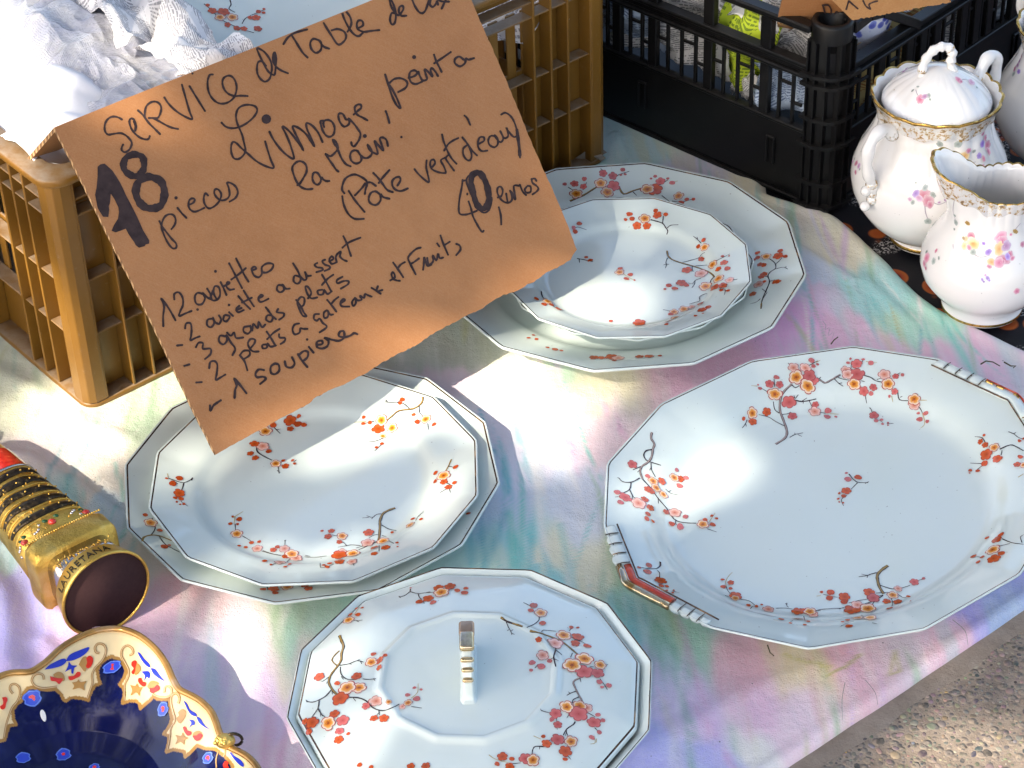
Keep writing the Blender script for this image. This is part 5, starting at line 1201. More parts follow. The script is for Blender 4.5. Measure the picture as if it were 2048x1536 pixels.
FA, FB, FC, FD, FE, FF_, FG, FH = (180, 80, 5.12), (480, 0, 4.096), (560, 200, 6.827), (760, 200, 5.12), (170, 270, 6.024), (300, 440, 4.655), (320, 600, 4.876), (600, 430, 6.024)
TXT = [
(FA, 10, [[(325,815),(290,795),(240,785),(195,800),(160,840),(148,890),(155,940),(185,970),(240,962),(310,955),(360,975),(400,1010),(425,1050),(420,1090),(395,1130),(355,1150),(325,1130),(325,1100),(338,1072)],
 [(462,930),(470,880),(450,820),(420,805),(402,830),(410,880),(435,930),(470,970),(520,1005),(575,1020),(600,1010),(610,985)],[(448,835),(462,880),(462,925)],
 [(490,722),(540,770),(600,850),(660,910),(715,965)],[(560,790),(560,740),(575,680),(620,640),(670,632),(710,655),(728,700),(715,760),(690,800),(650,800),(600,800)],[(640,800),(700,830),(780,875),(840,900),(900,912)],
 [(760,590),(800,650),(870,720),(960,780),(1045,812),(1020,740),(985,620),(960,530),(940,460)],[(1018,475),(1070,560),(1120,640),(1175,728)],[(1012,345),(1030,335),(1048,345)],
 [(1255,355),(1225,360),(1205,410),(1205,490),(1225,560),(1270,620),(1330,652),(1400,645),(1460,605),(1490,550),(1500,480),(1480,410),(1440,370),(1395,372),(1362,400),(1355,450),(1375,510),(1420,555),(1480,575),(1540,572),(1612,575)],
 [(1800,265),(1760,220),(1720,230),(1708,290),(1715,350),(1745,400),(1790,428),(1835,400),(1855,340),(1860,270),(1840,200),(1790,130),(1740,95),(1708,90),(1740,170),(1790,270),(1830,330),(1880,360),(1895,330),(1900,250),(1905,180),(1890,130),(1872,160),(1875,220),(1900,270),(1950,310),(2025,342)],[(1885,140),(1888,200),(1892,250)],
 [(1345,848),(1390,890),(1450,905),(1520,895),(1600,855),(1670,795),(1708,735),(1700,690),(1650,668),(1580,668),(1520,700),(1495,760),(1500,830),(1525,900),(1555,970),(1575,1050),(1590,1130),(1570,1180),(1520,1220),(1470,1210),(1445,1150),(1445,1080),(1465,1045),(1500,1060),(1550,1110),(1620,1170),(1700,1240),(1790,1290),(1880,1312),(1850,1230),(1815,1120),(1792,1040)]]),
(FB, 8.5, [[(240,1080),(270,1140),(320,1210),(380,1270),(440,1300),(415,1200),(380,1110),(345,1040),(385,1060),(440,1120),(490,1190),(518,1235),(480,1150),(445,1080),(430,1035),(480,1050),(540,1100),(580,1160),(610,1205),(570,1110),(545,1050),(545,1010),(590,1030),(640,1090),(675,1165)],
 [(1188,612),(1215,700),(1245,790),(1280,860),(1312,888),(1290,820),(1250,740),(1225,700)],[(1225,680),(1260,650),(1310,642),(1355,660),(1370,690),(1350,725),(1295,755)],
 [(1380,640),(1425,625),(1450,600),(1430,578),(1395,590),(1385,630),(1400,675),(1440,690),(1490,670)],[(1460,590),(1470,620),(1495,660),(1530,650),(1520,610),(1510,570),(1540,590),(1575,630),(1560,580),(1570,560),(1600,590),(1620,625)],
 [(1588,450),(1605,500),(1630,550),(1650,590)],[(1590,520),(1650,480),(1725,428)],[(1830,490),(1795,465),(1760,485),(1760,520),(1800,545),(1840,520),(1850,480),(1870,490),(1915,478)],
 [(372,195),(410,270),(460,350),(510,430),(552,472)],[(355,362),(390,310),(450,270),(548,243)],[(640,330),(600,320),(575,350),(582,400),(620,435),(660,410),(665,360),(645,330),(680,380),(728,400)],
 [(652,130),(690,200),(740,280),(800,365),(850,340),(868,300),(850,260),(800,240),(750,250)],[(880,260),(910,200),(900,140),(860,90),(835,90),(850,150),(890,230),(930,280),(970,298),(1005,270)],[(960,235),(1005,210),(1000,175),(970,170),(955,200),(965,240),(1010,262),(1070,255),(1140,248)],
 [(1270,110),(1240,110),(1228,160),(1240,200),(1265,190),(1275,130),(1260,50),(1235,0),(1225,5),(1240,60),(1275,110),(1300,125),(1335,80),(1330,50),(1305,60),(1300,100),(1320,130),(1360,130)],
 [(1410,3),(1430,50),(1460,95),(1490,110),(1515,90),(1535,40),(1545,3)],[(1560,3),(1555,40),(1580,58),(1610,20),(1612,3),(1620,40)],[(1650,72),(1670,30),(1682,4)],[(1630,4),(1660,14),(1710,15)]]),
(FC, 14, [[(600,370),(590,330),(600,290),(650,275),(705,300),(738,360),(742,420),(725,475),(680,505),(630,490),(585,430),(560,360),(550,300),(570,285),(600,290)],
 [(935,260),(900,270),(860,200),(820,185),(795,205),(800,260),(825,320),(870,365),(920,350),(945,310),(930,255),(1000,320),(1060,400),(1095,460),(1085,530),(1050,590),(1010,635),(980,620),(970,580)],
 [(1005,200),(1060,150),(1105,110),(1100,70),(1060,65),(1020,100),(1025,160),(1060,210),(1120,240),(1190,280)],[(1440,155),(1465,220),(1490,315)],
 [(235,1165),(270,1140),(320,1060),(360,980),(355,900),(310,850),(250,840),(195,875),(165,930),(180,1010),(215,1100),(260,1170),(320,1210),(380,1222),(440,1215)],
 [(560,1080),(520,1010),(480,990),(450,1010),(440,1070),(460,1130),(510,1160),(550,1120),(560,1060),(590,1090),(630,1110),(670,1108)],
 [(620,740),(670,820),(720,890),(760,950),(795,980)],[(640,750),(690,770),(750,720),(785,670),(775,600),(745,560),(715,545),(740,600),(780,660),(810,740),(850,820),(900,880),(960,908)],
 [(1060,700),(1020,690),(975,710),(955,760),(970,830),(1030,870),(1090,850),(1110,800),(1085,740),(1050,690),(1090,750),(1140,790),(1200,790),(1250,740),(1240,680),(1190,610),(1220,680),(1270,720),(1330,735),(1310,640),(1290,560),(1340,620),(1410,695),(1380,600),(1360,530),(1400,515),(1450,550),(1470,630)],
 [(875,1275),(845,1230),(850,1170),(880,1090),(940,1040),(1020,1020),(1100,1050),(1170,1100),(1185,1150),(1165,1220),(1155,1285)],[(1160,1140),(1110,1210),(1020,1305)],[(935,1245),(990,1330),(1050,1410),(1150,1530)],[(1190,1130),(1240,1130),(1305,1175)],
 [(1360,1290),(1300,1250),(1240,1270),(1210,1330),(1215,1390),(1260,1430),(1320,1430),(1370,1370),(1370,1290),(1410,1330),(1490,1350)],[(1270,1000),(1330,1060),(1400,1150),(1460,1230),(1535,1260)],[(1345,1135),(1400,1060),(1490,960)],
 [(1600,1170),(1640,1100),(1625,1055),(1570,1065),(1530,1110),(1535,1180),(1580,1230),(1650,1245),(1740,1210)]]),
((0, 0, 1), 2.0, [[(684, 393), (687, 410), (696, 428), (709, 438), (727, 438)]]),
(FD, 9.5, [[(350,710),(400,770),(495,845),(485,760),(470,690),(475,620)],[(530,690),(560,650),(550,615),(520,620),(510,660),(530,710),(590,740),(650,750),(670,740),(650,680),(620,620),(670,590)],[(690,570),(670,600),(700,650),(755,725)],[(632,355),(650,430),(690,530),(730,600),(780,655)],[(655,520),(690,460),(740,420),(798,392)],
 [(880,470),(850,500),(850,560),(880,610),(915,620),(935,580),(925,520),(890,450),(840,385)],[(890,450),(940,520),(990,570)],[(862,162),(890,190),(920,255)],[(1010,450),(1060,420),(1060,385),(1020,385),(1000,430),(1005,490),(1040,525),(1095,520)],
 [(1170,370),(1130,370),(1108,410),(1120,460),(1170,485),(1205,450),(1200,390),(1170,360),(1210,420),(1240,430),(1260,390),(1230,320)],[(1230,320),(1270,390),(1310,370),(1300,300),(1290,285),(1320,330),(1370,380),(1410,360)],[(1240,150),(1280,132),(1330,160),(1370,220),(1400,310),(1415,400),(1425,500),(1432,590)],
 [(845,820),(835,900),(815,1000),(805,1100),(815,1165),(870,1175),(930,1160),(990,1135)],[(905,1040),(930,1110),(950,1190),(990,1270),(1040,1350),(1060,1340)],[(870,825),(842,832)],[(940,760),(895,790),(885,840),(915,930)],[(1000,1110),(1060,1155),(1110,1130),(1140,1050),(1140,1000)],[(892,960),(892,968)],
 [(1215,1100),(1235,1180),(1240,1275)],[(1205,1000),(1240,985),(1255,930),(1235,890),(1205,900),(1200,950),(1230,1010),(1270,1045),(1310,1055)],[(1290,960),(1310,1050),(1350,1020),(1340,940),(1380,1020)],[(1330,930),(1385,1025),(1375,950),(1370,880),(1420,880)],[(1430,870),(1460,940),(1495,975)],
 [(1500,890),(1480,920),(1500,950),(1540,940),(1540,890),(1510,880)],[(1550,810),(1560,850),(1600,880),(1620,910),(1600,940),(1560,968)],[(1550,815),(1580,805),(1600,830)]]),
(FD, 29, [[(990,745),(945,770),(930,850),(950,950),(985,1060),(1030,1110),(1080,1100),(1110,1030),(1105,930),(1075,830),(1030,760),(990,745)]]),
(FD, 15, [[(1400,310),(1412,400),(1425,500),(1430,570)]]),
(FE, 37, [[(590,232),(500,270),(462,350),(480,430),(560,490),(640,490),(700,420),(708,330),(680,260),(590,232)]]),
(FE, 42, [[(770,500),(650,560),(610,680),(640,790),(720,870),(820,885),(910,850),(950,750),(950,650),(900,550),(770,500)]]),
(FE, 11.5, [[(895,1040),(930,1110),(970,1160),(1040,1250),(1095,1310),(1095,1360),(1050,1365),(990,1290),(940,1180),(920,1090),(950,1000),(1000,960),(1060,965),(1090,1020),(1080,1080),(1040,1135)],[(1112,880),(1160,940),(1220,1000)],
 [(1255,840),(1300,820),(1320,780),(1290,765),(1255,790),(1245,850),(1270,905),(1330,925),(1435,880)],[(1480,730),(1450,705),(1430,750),(1435,820),(1470,875),(1510,885),(1570,850),(1620,790),(1640,720),(1610,665),(1570,655),(1555,700),(1590,760),(1650,790),(1710,770),(1740,720),(1730,640),(1710,580),(1750,580),(1810,620),(1840,690),(1810,760),(1740,805)]]),
(FF_, 9, [[(122,990),(120,900),(130,800),(100,730),(150,790),(200,870),(235,935)],[(225,740),(225,690),(265,675),(300,720),(305,790),(280,850),(270,895),(330,870),(385,848)],[(490,690),(440,680),(415,720),(430,780),(480,785),(510,730),(490,680),(530,720),(565,740)],
 [(530,640),(560,690),(575,745),(620,745),(650,700),(640,630),(600,620),(590,680),(620,740)],[(590,650),(560,720)],[(655,580),(680,630),(710,700)],[(680,620),(740,590),(720,580),(710,620),(740,650),(780,645)],[(735,405),(780,490),(820,570),(855,635)],[(800,360),(840,440),(880,520),(915,575)],[(755,555),(820,510),(890,450)],
 [(950,470),(985,455),(970,435),(945,460),(965,515),(1010,535),(1040,500),(1040,440),(1090,405),(1145,415),(1130,460),(1085,490),(1050,490)],
 [(325,1010),(335,965),(375,965),(385,1020),(380,1080),(375,1120),(420,1100),(460,1085)],[(250,1170),(298,1165)],[(580,920),(535,930),(530,980),(565,1000),(595,960),(580,910),(610,960),(640,970)],[(640,890),(660,930),(640,970),(620,960)],[(690,890),(680,930),(710,945),(740,900),(700,885)],[(735,860),(770,895)],
 [(830,800),(800,830),(820,860),(870,840)],[(800,840),(850,820)],[(820,710),(870,770),(930,830)],[(870,660),(920,740),(965,805)],[(855,770),(945,725)],[(1010,730),(1050,710),(1030,700),(1005,730),(1030,765),(1100,735)],
 [(1230,610),(1190,610),(1180,650),(1210,675),(1245,650),(1230,600),(1260,640),(1298,640)],[(1390,530),(1345,520),(1335,570),(1370,595),(1400,560),(1380,490),(1330,405)],[(1390,520),(1430,560),(1455,545),(1440,480),(1460,520),(1495,520)],
 [(318,1360),(365,1345)],[(425,1185),(450,1145),(490,1150),(490,1200),(560,1200),(560,1250),(510,1295)],[(700,1085),(650,1080),(640,1130),(680,1160),(715,1120),(705,1070),(750,1140),(790,1200),(765,1260)],[(715,1050),(750,1080),(780,1050),(800,1100),(865,1095)],
 [(930,990),(875,1000),(870,1040),(910,1060),(940,1020),(925,980),(950,1030)],[(950,1030),(960,970),(1000,1010),(1010,950),(1040,1000),(1070,975)],[(1130,890),(1090,890),(1080,930),(1120,950),(1140,910),(1110,860),(1075,815)],[(1130,890),(1170,925)],[(1190,830),(1180,860),(1240,870),(1240,900),(1200,930)],
 [(1360,745),(1400,800),(1430,860),(1455,895),(1420,890),(1390,830),(1370,770),(1400,720),(1435,730),(1430,790),(1385,820)],[(1470,730),(1500,680),(1470,625),(1445,625),(1465,690),(1500,730),(1555,722)],[(1600,650),(1560,660),(1570,695),(1610,690),(1620,650),(1650,690),(1690,665)],[(1600,510),(1640,580),(1685,665)],[(1600,605),(1650,550),(1705,510)],[(1790,530),(1740,560),(1745,590),(1800,570),(1845,570),(1840,600),(1775,640)],
 [(430,1513),(480,1510)],[(550,1380),(560,1325),(600,1315),(625,1350),(620,1430),(610,1490),(650,1470),(700,1440)],[(835,1260),(880,1320),(905,1400)],[(835,1260),(870,1220),(920,1220),(925,1260),(865,1300)],[(930,1200),(970,1150),(975,1115),(935,1110),(910,1150),(930,1200),(960,1225),(1010,1225)],
 [(1080,1160),(1045,1165),(1050,1195),(1085,1190),(1095,1150),(1120,1180),(1170,1170)],[(1085,1040),(1125,1100),(1165,1170)],[(1090,1110),(1150,1050),(1205,1015)],[(1200,1065),(1205,1095),(1255,1100),(1250,1130),(1215,1155)],[(1385,965),(1345,975),(1325,1020),(1345,1065),(1390,1050),(1400,1010),(1425,1015),(1465,1015)]]),
(FH, 11.5, [[(205,580),(175,600),(200,630),(260,640),(270,665),(195,690)],[(300,540),(265,560),(300,600),(355,620),(350,650),(295,675)],[(350,560),(400,530),(380,500),(350,540),(380,590),(440,570)],[(440,570),(430,520),(440,480),(490,440),(480,500),(520,540),(562,558)],[(520,258),(560,340),(590,430),(612,495)],[(510,395),(590,330),(725,275)],
 [(225,1195),(175,1200),(165,1250),(200,1275),(235,1250),(270,1300),(320,1350),(235,1415)],[(320,1150),(285,1180),(290,1240),(330,1230),(340,1180),(330,1150),(360,1200),(395,1200)],[(325,1025),(380,1090),(435,1165)],[(370,1080),(410,1030),(460,990)],[(490,1060),(540,1030),(520,1015),(485,1050),(500,1100),(590,1105)],
 [(660,1000),(625,1050),(640,1100),(670,1060),(665,1000),(690,1030),(740,1020),(720,975),(770,1000),(780,955),(820,970),(860,985)],[(860,880),(910,910),(970,950)],[(935,860),(920,920),(990,905)],[(1085,790),(1140,750),(1120,690),(1100,720),(1120,770),(1160,790),(1200,795)],[(1120,575),(1180,660),(1240,750)],[(1170,650),(1210,600),(1260,570)],
 [(1450,395),(1400,410),(1340,460),(1300,520),(1330,600),(1390,715)],[(1330,590),(1370,570),(1430,525)],[(1480,660),(1490,580),(1495,510),(1530,610),(1580,600)],[(1530,520),(1550,600),(1600,560),(1595,490),(1640,550),(1660,470),(1680,520),(1720,515)],[(1650,345),(1675,380)],[(1690,250),(1720,340),(1780,480)],[(1730,370),(1800,325)],[(1880,350),(1920,370),(1930,420),(1880,485)]]),
(FG, 10.5, [[(590,980),(560,1000),(520,1030),(490,1080),(485,1030)],[(725,955),(730,880),(745,830),(720,765),(770,820),(840,910)],[(1010,685),(960,680),(930,720),(945,755),(1000,750),(1030,770),(975,820)],[(1120,620),(1080,650),(1080,710),(1120,725),(1160,690),(1155,635),(1120,620)],[(1215,600),(1230,650),(1280,660),(1310,620),(1285,560)],
 [(1345,530),(1380,590),(1435,655)],[(1350,540),(1400,500),(1440,510),(1435,560),(1390,600)],[(1450,460),(1495,515)],[(1530,440),(1580,430),(1575,400),(1530,410),(1530,460),(1580,475),(1630,450),(1640,400),(1600,370),(1640,380),(1680,390),(1740,400),(1790,370),(1790,310),(1755,310),(1740,350),(1790,365),(1850,350),(1890,325),(1920,335)]]),
]
ink = Ink(SN, [front])
for fr, hw, ss in TXT:
    for s_ in ss: ink.stroke(s_, hw, fr)
for x, y, r, fr in [(1803, 812, 50, FA), (1424, 470, 17, FB), (322, 217, 5, FB), (1155, 495, 28, FC), (1653, 510, 17, FC), (1093, 760, 21, FE), (440, 835, 13, FF_), (607, 480, 14, FF_), (733, 793, 12, FF_), (1432, 387, 13, FG)]:
    ink.disc(fr[0] + x / fr[2], fr[1] + y / fr[2], r / fr[2])
ink.poly([(150, 385), (185, 355), (235, 345), (280, 385), (330, 430), (380, 505), (420, 570), (455, 640), (490, 720), (560, 850), (630, 990), (700, 1150), (740, 1215), (775, 1275), (770, 1310), (730, 1320), (720, 1340), (650, 1360), (610, 1330), (590, 1290), (560, 1250), (520, 1190), (490, 1130), (440, 1150), (370, 1175), (318, 1155), (345, 1090), (395, 1010), (408, 930), (400, 870), (380, 830), (350, 770), (310, 710), (300, 820), (285, 860), (292, 900), (280, 990), (215, 985), (180, 930), (150, 880), (135, 800), (120, 720), (137, 640), (150, 500)], FE)
ink.mb.build('handwriting', M['ink'], sign, smooth=False, recalc=False)['kind'] = 'stuff'

# ================================================================== CRATES
def V3(p, z=0): return Vector((p[0], p[1], z))
class Frame:
    """local axes: u along the front, v across, w up"""
    def __init__(s, o, ang, flipv=1):
        s.o = Vector(o); s.u = Vector((math.cos(ang), math.sin(ang), 0)); s.v = Vector((-s.u.y, s.u.x, 0)) * flipv; s.w = Vector((0, 0, 1))
    def p(s, u, v, w): return s.o + s.u * u + s.v * v + s.w * w
def bar(fr, u0, u1, v0, v1, w0, w1, name, mat, parent, bev=.0006):
    b = MB()
    b.box(fr.p((u0 + u1) / 2, (v0 + v1) / 2, (w0 + w1) / 2), (abs(u1 - u0), abs(v1 - v0), abs(w1 - w0)), (fr.u, fr.v, fr.w), bev=bev)
    return b.build(name, mat, parent, smooth=False)
def rounded_ring(fr, L, W, inset, width, w0, w1, r, name, mat, parent, cseg=8):
    """closed rim with rounded outer corners"""
    b = MB(); vs = []
    def loop(ins, rr):
        P = []
        for (cu, cv, a0) in ((L - ins - rr, ins + rr, -90), (L - ins - rr, W - ins - rr, 0), (ins + rr, W - ins - rr, 90), (ins + rr, ins + rr, 180)):
            for k in range(cseg + 1):
                a = rad(a0 + 90 * k / cseg); P.append((cu + math.cos(a) * rr, cv + math.sin(a) * rr))
        return P
    O = loop(inset, r); I = loop(inset + width, max(r - width * .3, .012)); n = len(O)
    e = .0012
    for Pl, w in ((O, w0), (O, w1 - e), (loop(inset + e, r - e * .5), w1), (loop(inset + width - e, max(r - width * .3, .012)), w1), (I, w1 - e), (I, w0)):
        vs += [fr.p(x, y, w) for x, y in Pl]
    fs = [(k * n + i, k * n + (i + 1) % n, ((k + 1) % 6) * n + (i + 1) % n, ((k + 1) % 6) * n + i) for k in range(6) for i in range(n)]
    b.add(vs, fs); o = b.build(name, mat, parent, smooth=True)
    return bevel(o, .0004, 1, 50)

def brown_crate(fr, L, W, H, label, group):
    root = empty('plastic_crate', fr.p(0, 0, 0)); tag(root, label, 'crate', group)
    mt = M['brown']; D = .018; TH = .0022
    rounded_ring(fr, L, W, -.004, .022, H - .007, H, .022, 'rim', mt, root)
    rounded_ring(fr, L, W, .0, .021, 0, .005, .014, 'base_rim', mt, root)
    bar(fr, D, L - D, D, W - D, .001, .004, 'floor', mt, root)
    # each side: recessed wall, then ribs standing out of it
    HF = .2385; KH_ = H / HF
    def side(f, LL, slots):
        def B(u0, u1, v0, v1, w0, w1, nm): return bar(f, u0, u1, v0, v1, w0 * KH_, w1 * KH_, nm, mt, root)
        B(D, LL - D, D, D + .0025, .004, .066, 'wall_panel')
        B(D, .095, D, D + .0025, .0665, .197, 'wall_panel'); B(LL - .095, LL - D, D, D + .0025, .0665, .197, 'wall_panel')
        u = .0955
        while u < LL - .10:                      # slotted middle
            B(u, u + .011, D, D + .0025, .0665, .197, 'slat'); u += .0215
        B(.05, LL - .05, D + .0006, D + .0029, .122, .133, 'wall_panel')
        B(D, .05, D, D + .0025, .1975, HF - .0072, 'wall_panel'); B(LL - .05, LL - D, D, D + .0025, .1975, HF - .0072, 'wall_panel')
        B(.051, LL - .051, D + .0003, D + .003, .212, HF - .0072, 'wall_panel')
        ribs = [.050, .0715, .093] + [.093 + (LL - .186) * k / (6 if LL > .5 else 3) for k in range(1, (6 if LL > .5 else 3))] + [LL - .093, LL - .0715, LL - .050]
        for r_ in ribs: B(r_ - .0013, r_ + .0013, 0.001, D - .0002, .0052, HF - .0074, 'upright_rib')
        for w_ in (.2105, .1945):
            B(.009, LL - .009, .0024, D - .0004, w_, w_ + .0018, 'shelf_rib')
        for w_ in (.1275, .0720):
            for a, c in zip([.009] + ribs, ribs + [LL - .009]):
                if c - a > .03 or a < .095 or c > LL - .095: B(a + .0016, c - .0016, .0032, D - .0004, w_ - (.030 if (a > .04 and a < .09 and LL < .5) else 0), w_ + .0018 - (.030 if (a > .04 and a < .09 and LL < .5) else 0), 'cross_rib')
        # corner posts as folded angles
    side(fr, L, True)
    fL = Frame(fr.p(0, W, 0), math.atan2(-fr.v.y, -fr.v.x)); side(fL, W, True)
    fB = Frame(fr.p(L, W, 0), math.atan2(-fr.u.y, -fr.u.x)); side(fB, L, True)
    fR = Frame(fr.p(L, 0, 0), math.atan2(fr.v.y, fr.v.x)); side(fR, W, True)
    for f in (fr, fL, fB, fR):
        b = MB()
        r = .008
        pts = [(.0205, .0004), (.010, .0004), (.004, .003), (.0008, .009), (.0004, .0205)]
        vs = []
        for w in (.0052, H - .0074):
            for x, y in pts: vs.append(f.p(x, y, w))
            for x, y in reversed(pts): vs.append(f.p(x + .0022, y + .0022, w))
        n = len(pts) * 2
        b.add(vs, [(k, (k + 1) % n, n + (k + 1) % n, n + k) for k in range(n)] + [tuple(range(n)), tuple(n + k for k in range(n))])
        o = b.build('corner_post', mt, root, smooth=False); bevel(o, .0006, 1)
        for q in ((.0215, .0018), (.0018, .0215)):
            bb = MB(); 
            if q[0] > q[1]: bb.box(f.p(q[0], .0092, (H - .0074 + .0052) / 2), (.0022, .0170, H - .0130), (f.u, f.v, f.w), bev=.0005)
            else: bb.box(f.p(.0092, q[1], (H - .0074 + .0052) / 2), (.0170, .0022, H - .0130), (f.u, f.v, f.w), bev=.0005)
            bb.build('corner_flange', mt, root, smooth=False)
    return root
BF = Frame((-.374, 1.609, 0.0), rad(38.9))
BL_, BW_, BH_ = .617, .40, .2385
bcrate = brown_crate(BF, BL_, BW_, BH_, 'ochre-brown slotted plastic crate under the handwritten price sign, filled with wrapping', 'brown plastic crates')
BF2 = Frame(at(38, 690, 0) + Vector((-.47, -.335, 0)), rad(35.5))
bcrate2 = brown_crate(BF2, .50, .34, .115, 'low brown plastic crate with slots, its end just showing at the far left edge', 'brown plastic crates')

# ---- black crate
KF = Frame((.311, 1.879, 0.0), rad(135.9), flipv=-1)        # u along the front (leftwards), v along the right side
KL, KW, KH = .60, .40, .2005
bk_root = empty('plastic_crate', KF.p(0, 0, 0)); tag(bk_root, 'black lattice plastic crate packed with newspaper-wrapped china, behind the white pots', 'crate')
mt = M['black']
def kb(f, u0, u1, v0, v1, w0, w1, nm, bev=.0008): return bar(f, u0, u1, v0, v1, w0, w1, nm, mt, bk_root, bev)
def black_side(f, LL, rimcut=None):
    c0 = .034
    kb(f, c0, LL - c0, .004, .0075, .004, .079, 'lower_panel')
    kb(f, c0 - .002, LL - c0 + .002, .0005, .010, .0792, .0832, 'rail')
    kb(f, c0 - .002, LL - c0 + .002, .0, .013, .1385, .1425, 'rail'); kb(f, c0 - .002, LL - c0 + .002, .0, .013, .1500, .1545, 'rail')
    kb(f, c0, LL - c0, .0045, .008, .1426, .1499, 'mid_band')
    kb(f, 0.0, LL, .001, .007, .0, .0040, 'foot_rail')
    posts = [c0, .083, .1525, .2235, .2705, LL - .2705 + .0, LL - .2235, LL - .1525, LL - .083, LL - c0]
    posts = sorted(p for p in posts if c0 - .001 <= p <= LL - c0 + .001)
    for p in posts[1:-1]:
        kb(f, p - .0055, p + .0055, .002, .009, .0833, .1384, 'post')
    rng = random.Random(int(LL * 100))
    for a, c in zip(posts[:-1], posts[1:]):
        n = max(2, round((c - a) / .0165)) - 1
        st = (c - a) / (n + 1)
        for i in range(1, n + 1): kb(f, a + st * i - .0017, a + st * i + .0017, .0045, .0080, .0833, .1384, 'lattice_bar', .0005)
        for i in range(n + 1):
            w_ = .104 + .0075 * ((i * 2) % 5) + (.004 if i % 2 else 0)
            kb(f, a + st * i + .0018 + (.0038 if i == 0 else 0), a + st * (i + 1) - .0018 - (.0038 if i == n else 0), .0048, .0078, w_, w_ + .0030, 'lattice_link', .0005)
    for u_ in (.072, .236, LL - .236, LL - .072):
        kb(f, u_ - .0052, u_ - .0032, .0012, .0042, .030, .058, 'grip_lip'); kb(f, u_ + .0032, u_ + .0052, .0012, .0042, .030, .058, 'grip_lip'); kb(f, u_ - .0052, u_ + .0052, .0012, .0042, .0582, .0610, 'grip_lip')
    if rimcut is None:
        for p in (.083, .1525, .2235, LL - .2235, LL - .1525, LL - .083): kb(f, p - .0065, p + .0065, .002, .010, .1546, .1885, 'post')
        kb(f, c0 - .004, LL - c0 + .004, -.002, .013, .1888, .1965, 'top_rim', .0018)
    else:
        # the grip end: the rim swoops from the corner down to the rail
        for (s, sg) in ((0, 1), (LL, -1)):
            pts = [(s + sg * .030, .1985), (s + sg * .055, .2015), (s + sg * .075, .1965), (s + sg * .140, .1560)]
            b = MB()
            for (x0, w0), (x1, w1) in zip(pts[:-1], pts[1:]):
                P = [f.p(x0, -.001, w0), f.p(x1, -.001, w1), f.p(x1, .015, w1), f.p(x0, .015, w0), f.p(x0, -.001, w0 - .0115), f.p(x1, -.001, w1 - .0115), f.p(x1, .015, w1 - .0115), f.p(x0, .015, w0 - .0115)]
                b.add(P, [(0, 1, 2, 3), (4, 7, 6, 5), (0, 4, 5, 1), (2, 6, 7, 3), (0, 3, 7, 4), (1, 5, 6, 2)])
            bevel(b.build('sloping_rim', mt, bk_root, smooth=False), .001, 1)
black_side(KF, KL)
KR = Frame(KF.p(0, KW, 0), math.atan2(-KF.v.y, -KF.v.x), flipv=1)
black_side(Frame(KF.p(0, 0, 0), math.atan2(KF.v.y, KF.v.x), flipv=1) if False else type('F', (), {'p': lambda s, u, v, w: KF.p(v, u, w), 'u': KF.v, 'v': KF.u, 'w': KF.w})(), KW, True)
FBk = type('F', (), {'p': lambda s, u, v, w: KF.p(u, KW - v, w), 'u': KF.u, 'v': KF.v * -1, 'w': KF.w})()
black_side(FBk, KL)
FLk = type('F', (), {'p': lambda s, u, v, w: KF.p(KL - v, u, w), 'u': KF.v, 'v': KF.u * -1, 'w': KF.w})()
black_side(FLk, KW, True)
kb(KF, .008, KL - .008, .008, KW - .008, .001, .004, 'floor')
for (cu, cv, su, sv) in ((0, 0, 1, 1), (KL, 0, -1, 1), (0, KW, 1, -1), (KL, KW, -1, -1)):
    def cp(x, y, w): return KF.p(cu + su * x, cv + sv * y, w)
    # fluted column
    b = MB(); prof = [(.033, .0005), (.022, .002), (.012, .006), (.006, .012), (.002, .022), (.0005, .033), (.008, .033), (.012, .020), (.020, .012), (.033, .008)]
    vs = []
    for w in (.0, .183):
        vs += [cp(x, y, w) for x, y in prof]
    n = len(prof)
    b.add(vs, [(k, (k + 1) % n, n + (k + 1) % n, n + k) for k in range(n)] + [tuple(range(n)), tuple(n + k for k in range(n))])
    b.build('corner_column', mt, bk_root, smooth=False)
    for (x, y) in ((.030, .000), (.021, .0), (.0105, .003), (.003, .0105), (.0, .021), (.0, .030)):
        b = MB(); b.box(cp(x, y, .092), (.0016, .0050, .180) if x > y else (.0050, .0016, .180), (KF.u, KF.v, KF.w)); b.build('flute', mt, bk_root, smooth=False)
    for w_, ex in ((.148, .0055), (.137, .0045), (.100, .003), (.072, .0055), (.030, .004), (.0035, .005)):
        b = MB(); vs = []
        ring = [(.036, -ex), (.020, -ex), (.006, .002 - ex * .3), (.002 - ex * .3, .006), (-ex, .020), (-ex, .036), (.010, .036), (.018, .018), (.036, .010)]
        for dz in (-.0018, .0018): vs += [cp(x, y, w_ + dz) for x, y in ring]
        n = len(ring)
        b.add(vs, [(k, (k + 1) % n, n + (k + 1) % n, n + k) for k in range(n)] + [tuple(range(n)), tuple(n + k for k in range(n))])
        b.build('collar', mt, bk_root, smooth=False)
    # stacking socket
    b = MB(); N = 28; vs = []; ctr = cp(.018, .018, 0)
    for r_, w in ((.0195, .183), (.0200, .2000), (.0185, .2025), (.0150, .2025), (.0138, .2005), (.0132, .172), (0.0001, .172)):
        vs += [Vector((ctr.x + math.cos(2 * math.pi * k / N) * r_, ctr.y + math.sin(2 * math.pi * k / N) * r_, w)) for k in range(N)]
    b.add(vs, [(j * N + k, j * N + (k + 1) % N, (j + 1) * N + (k + 1) % N, (j + 1) * N + k) for j in range(6) for k in range(N)])
    b.build('stacking_socket', mt, bk_root)

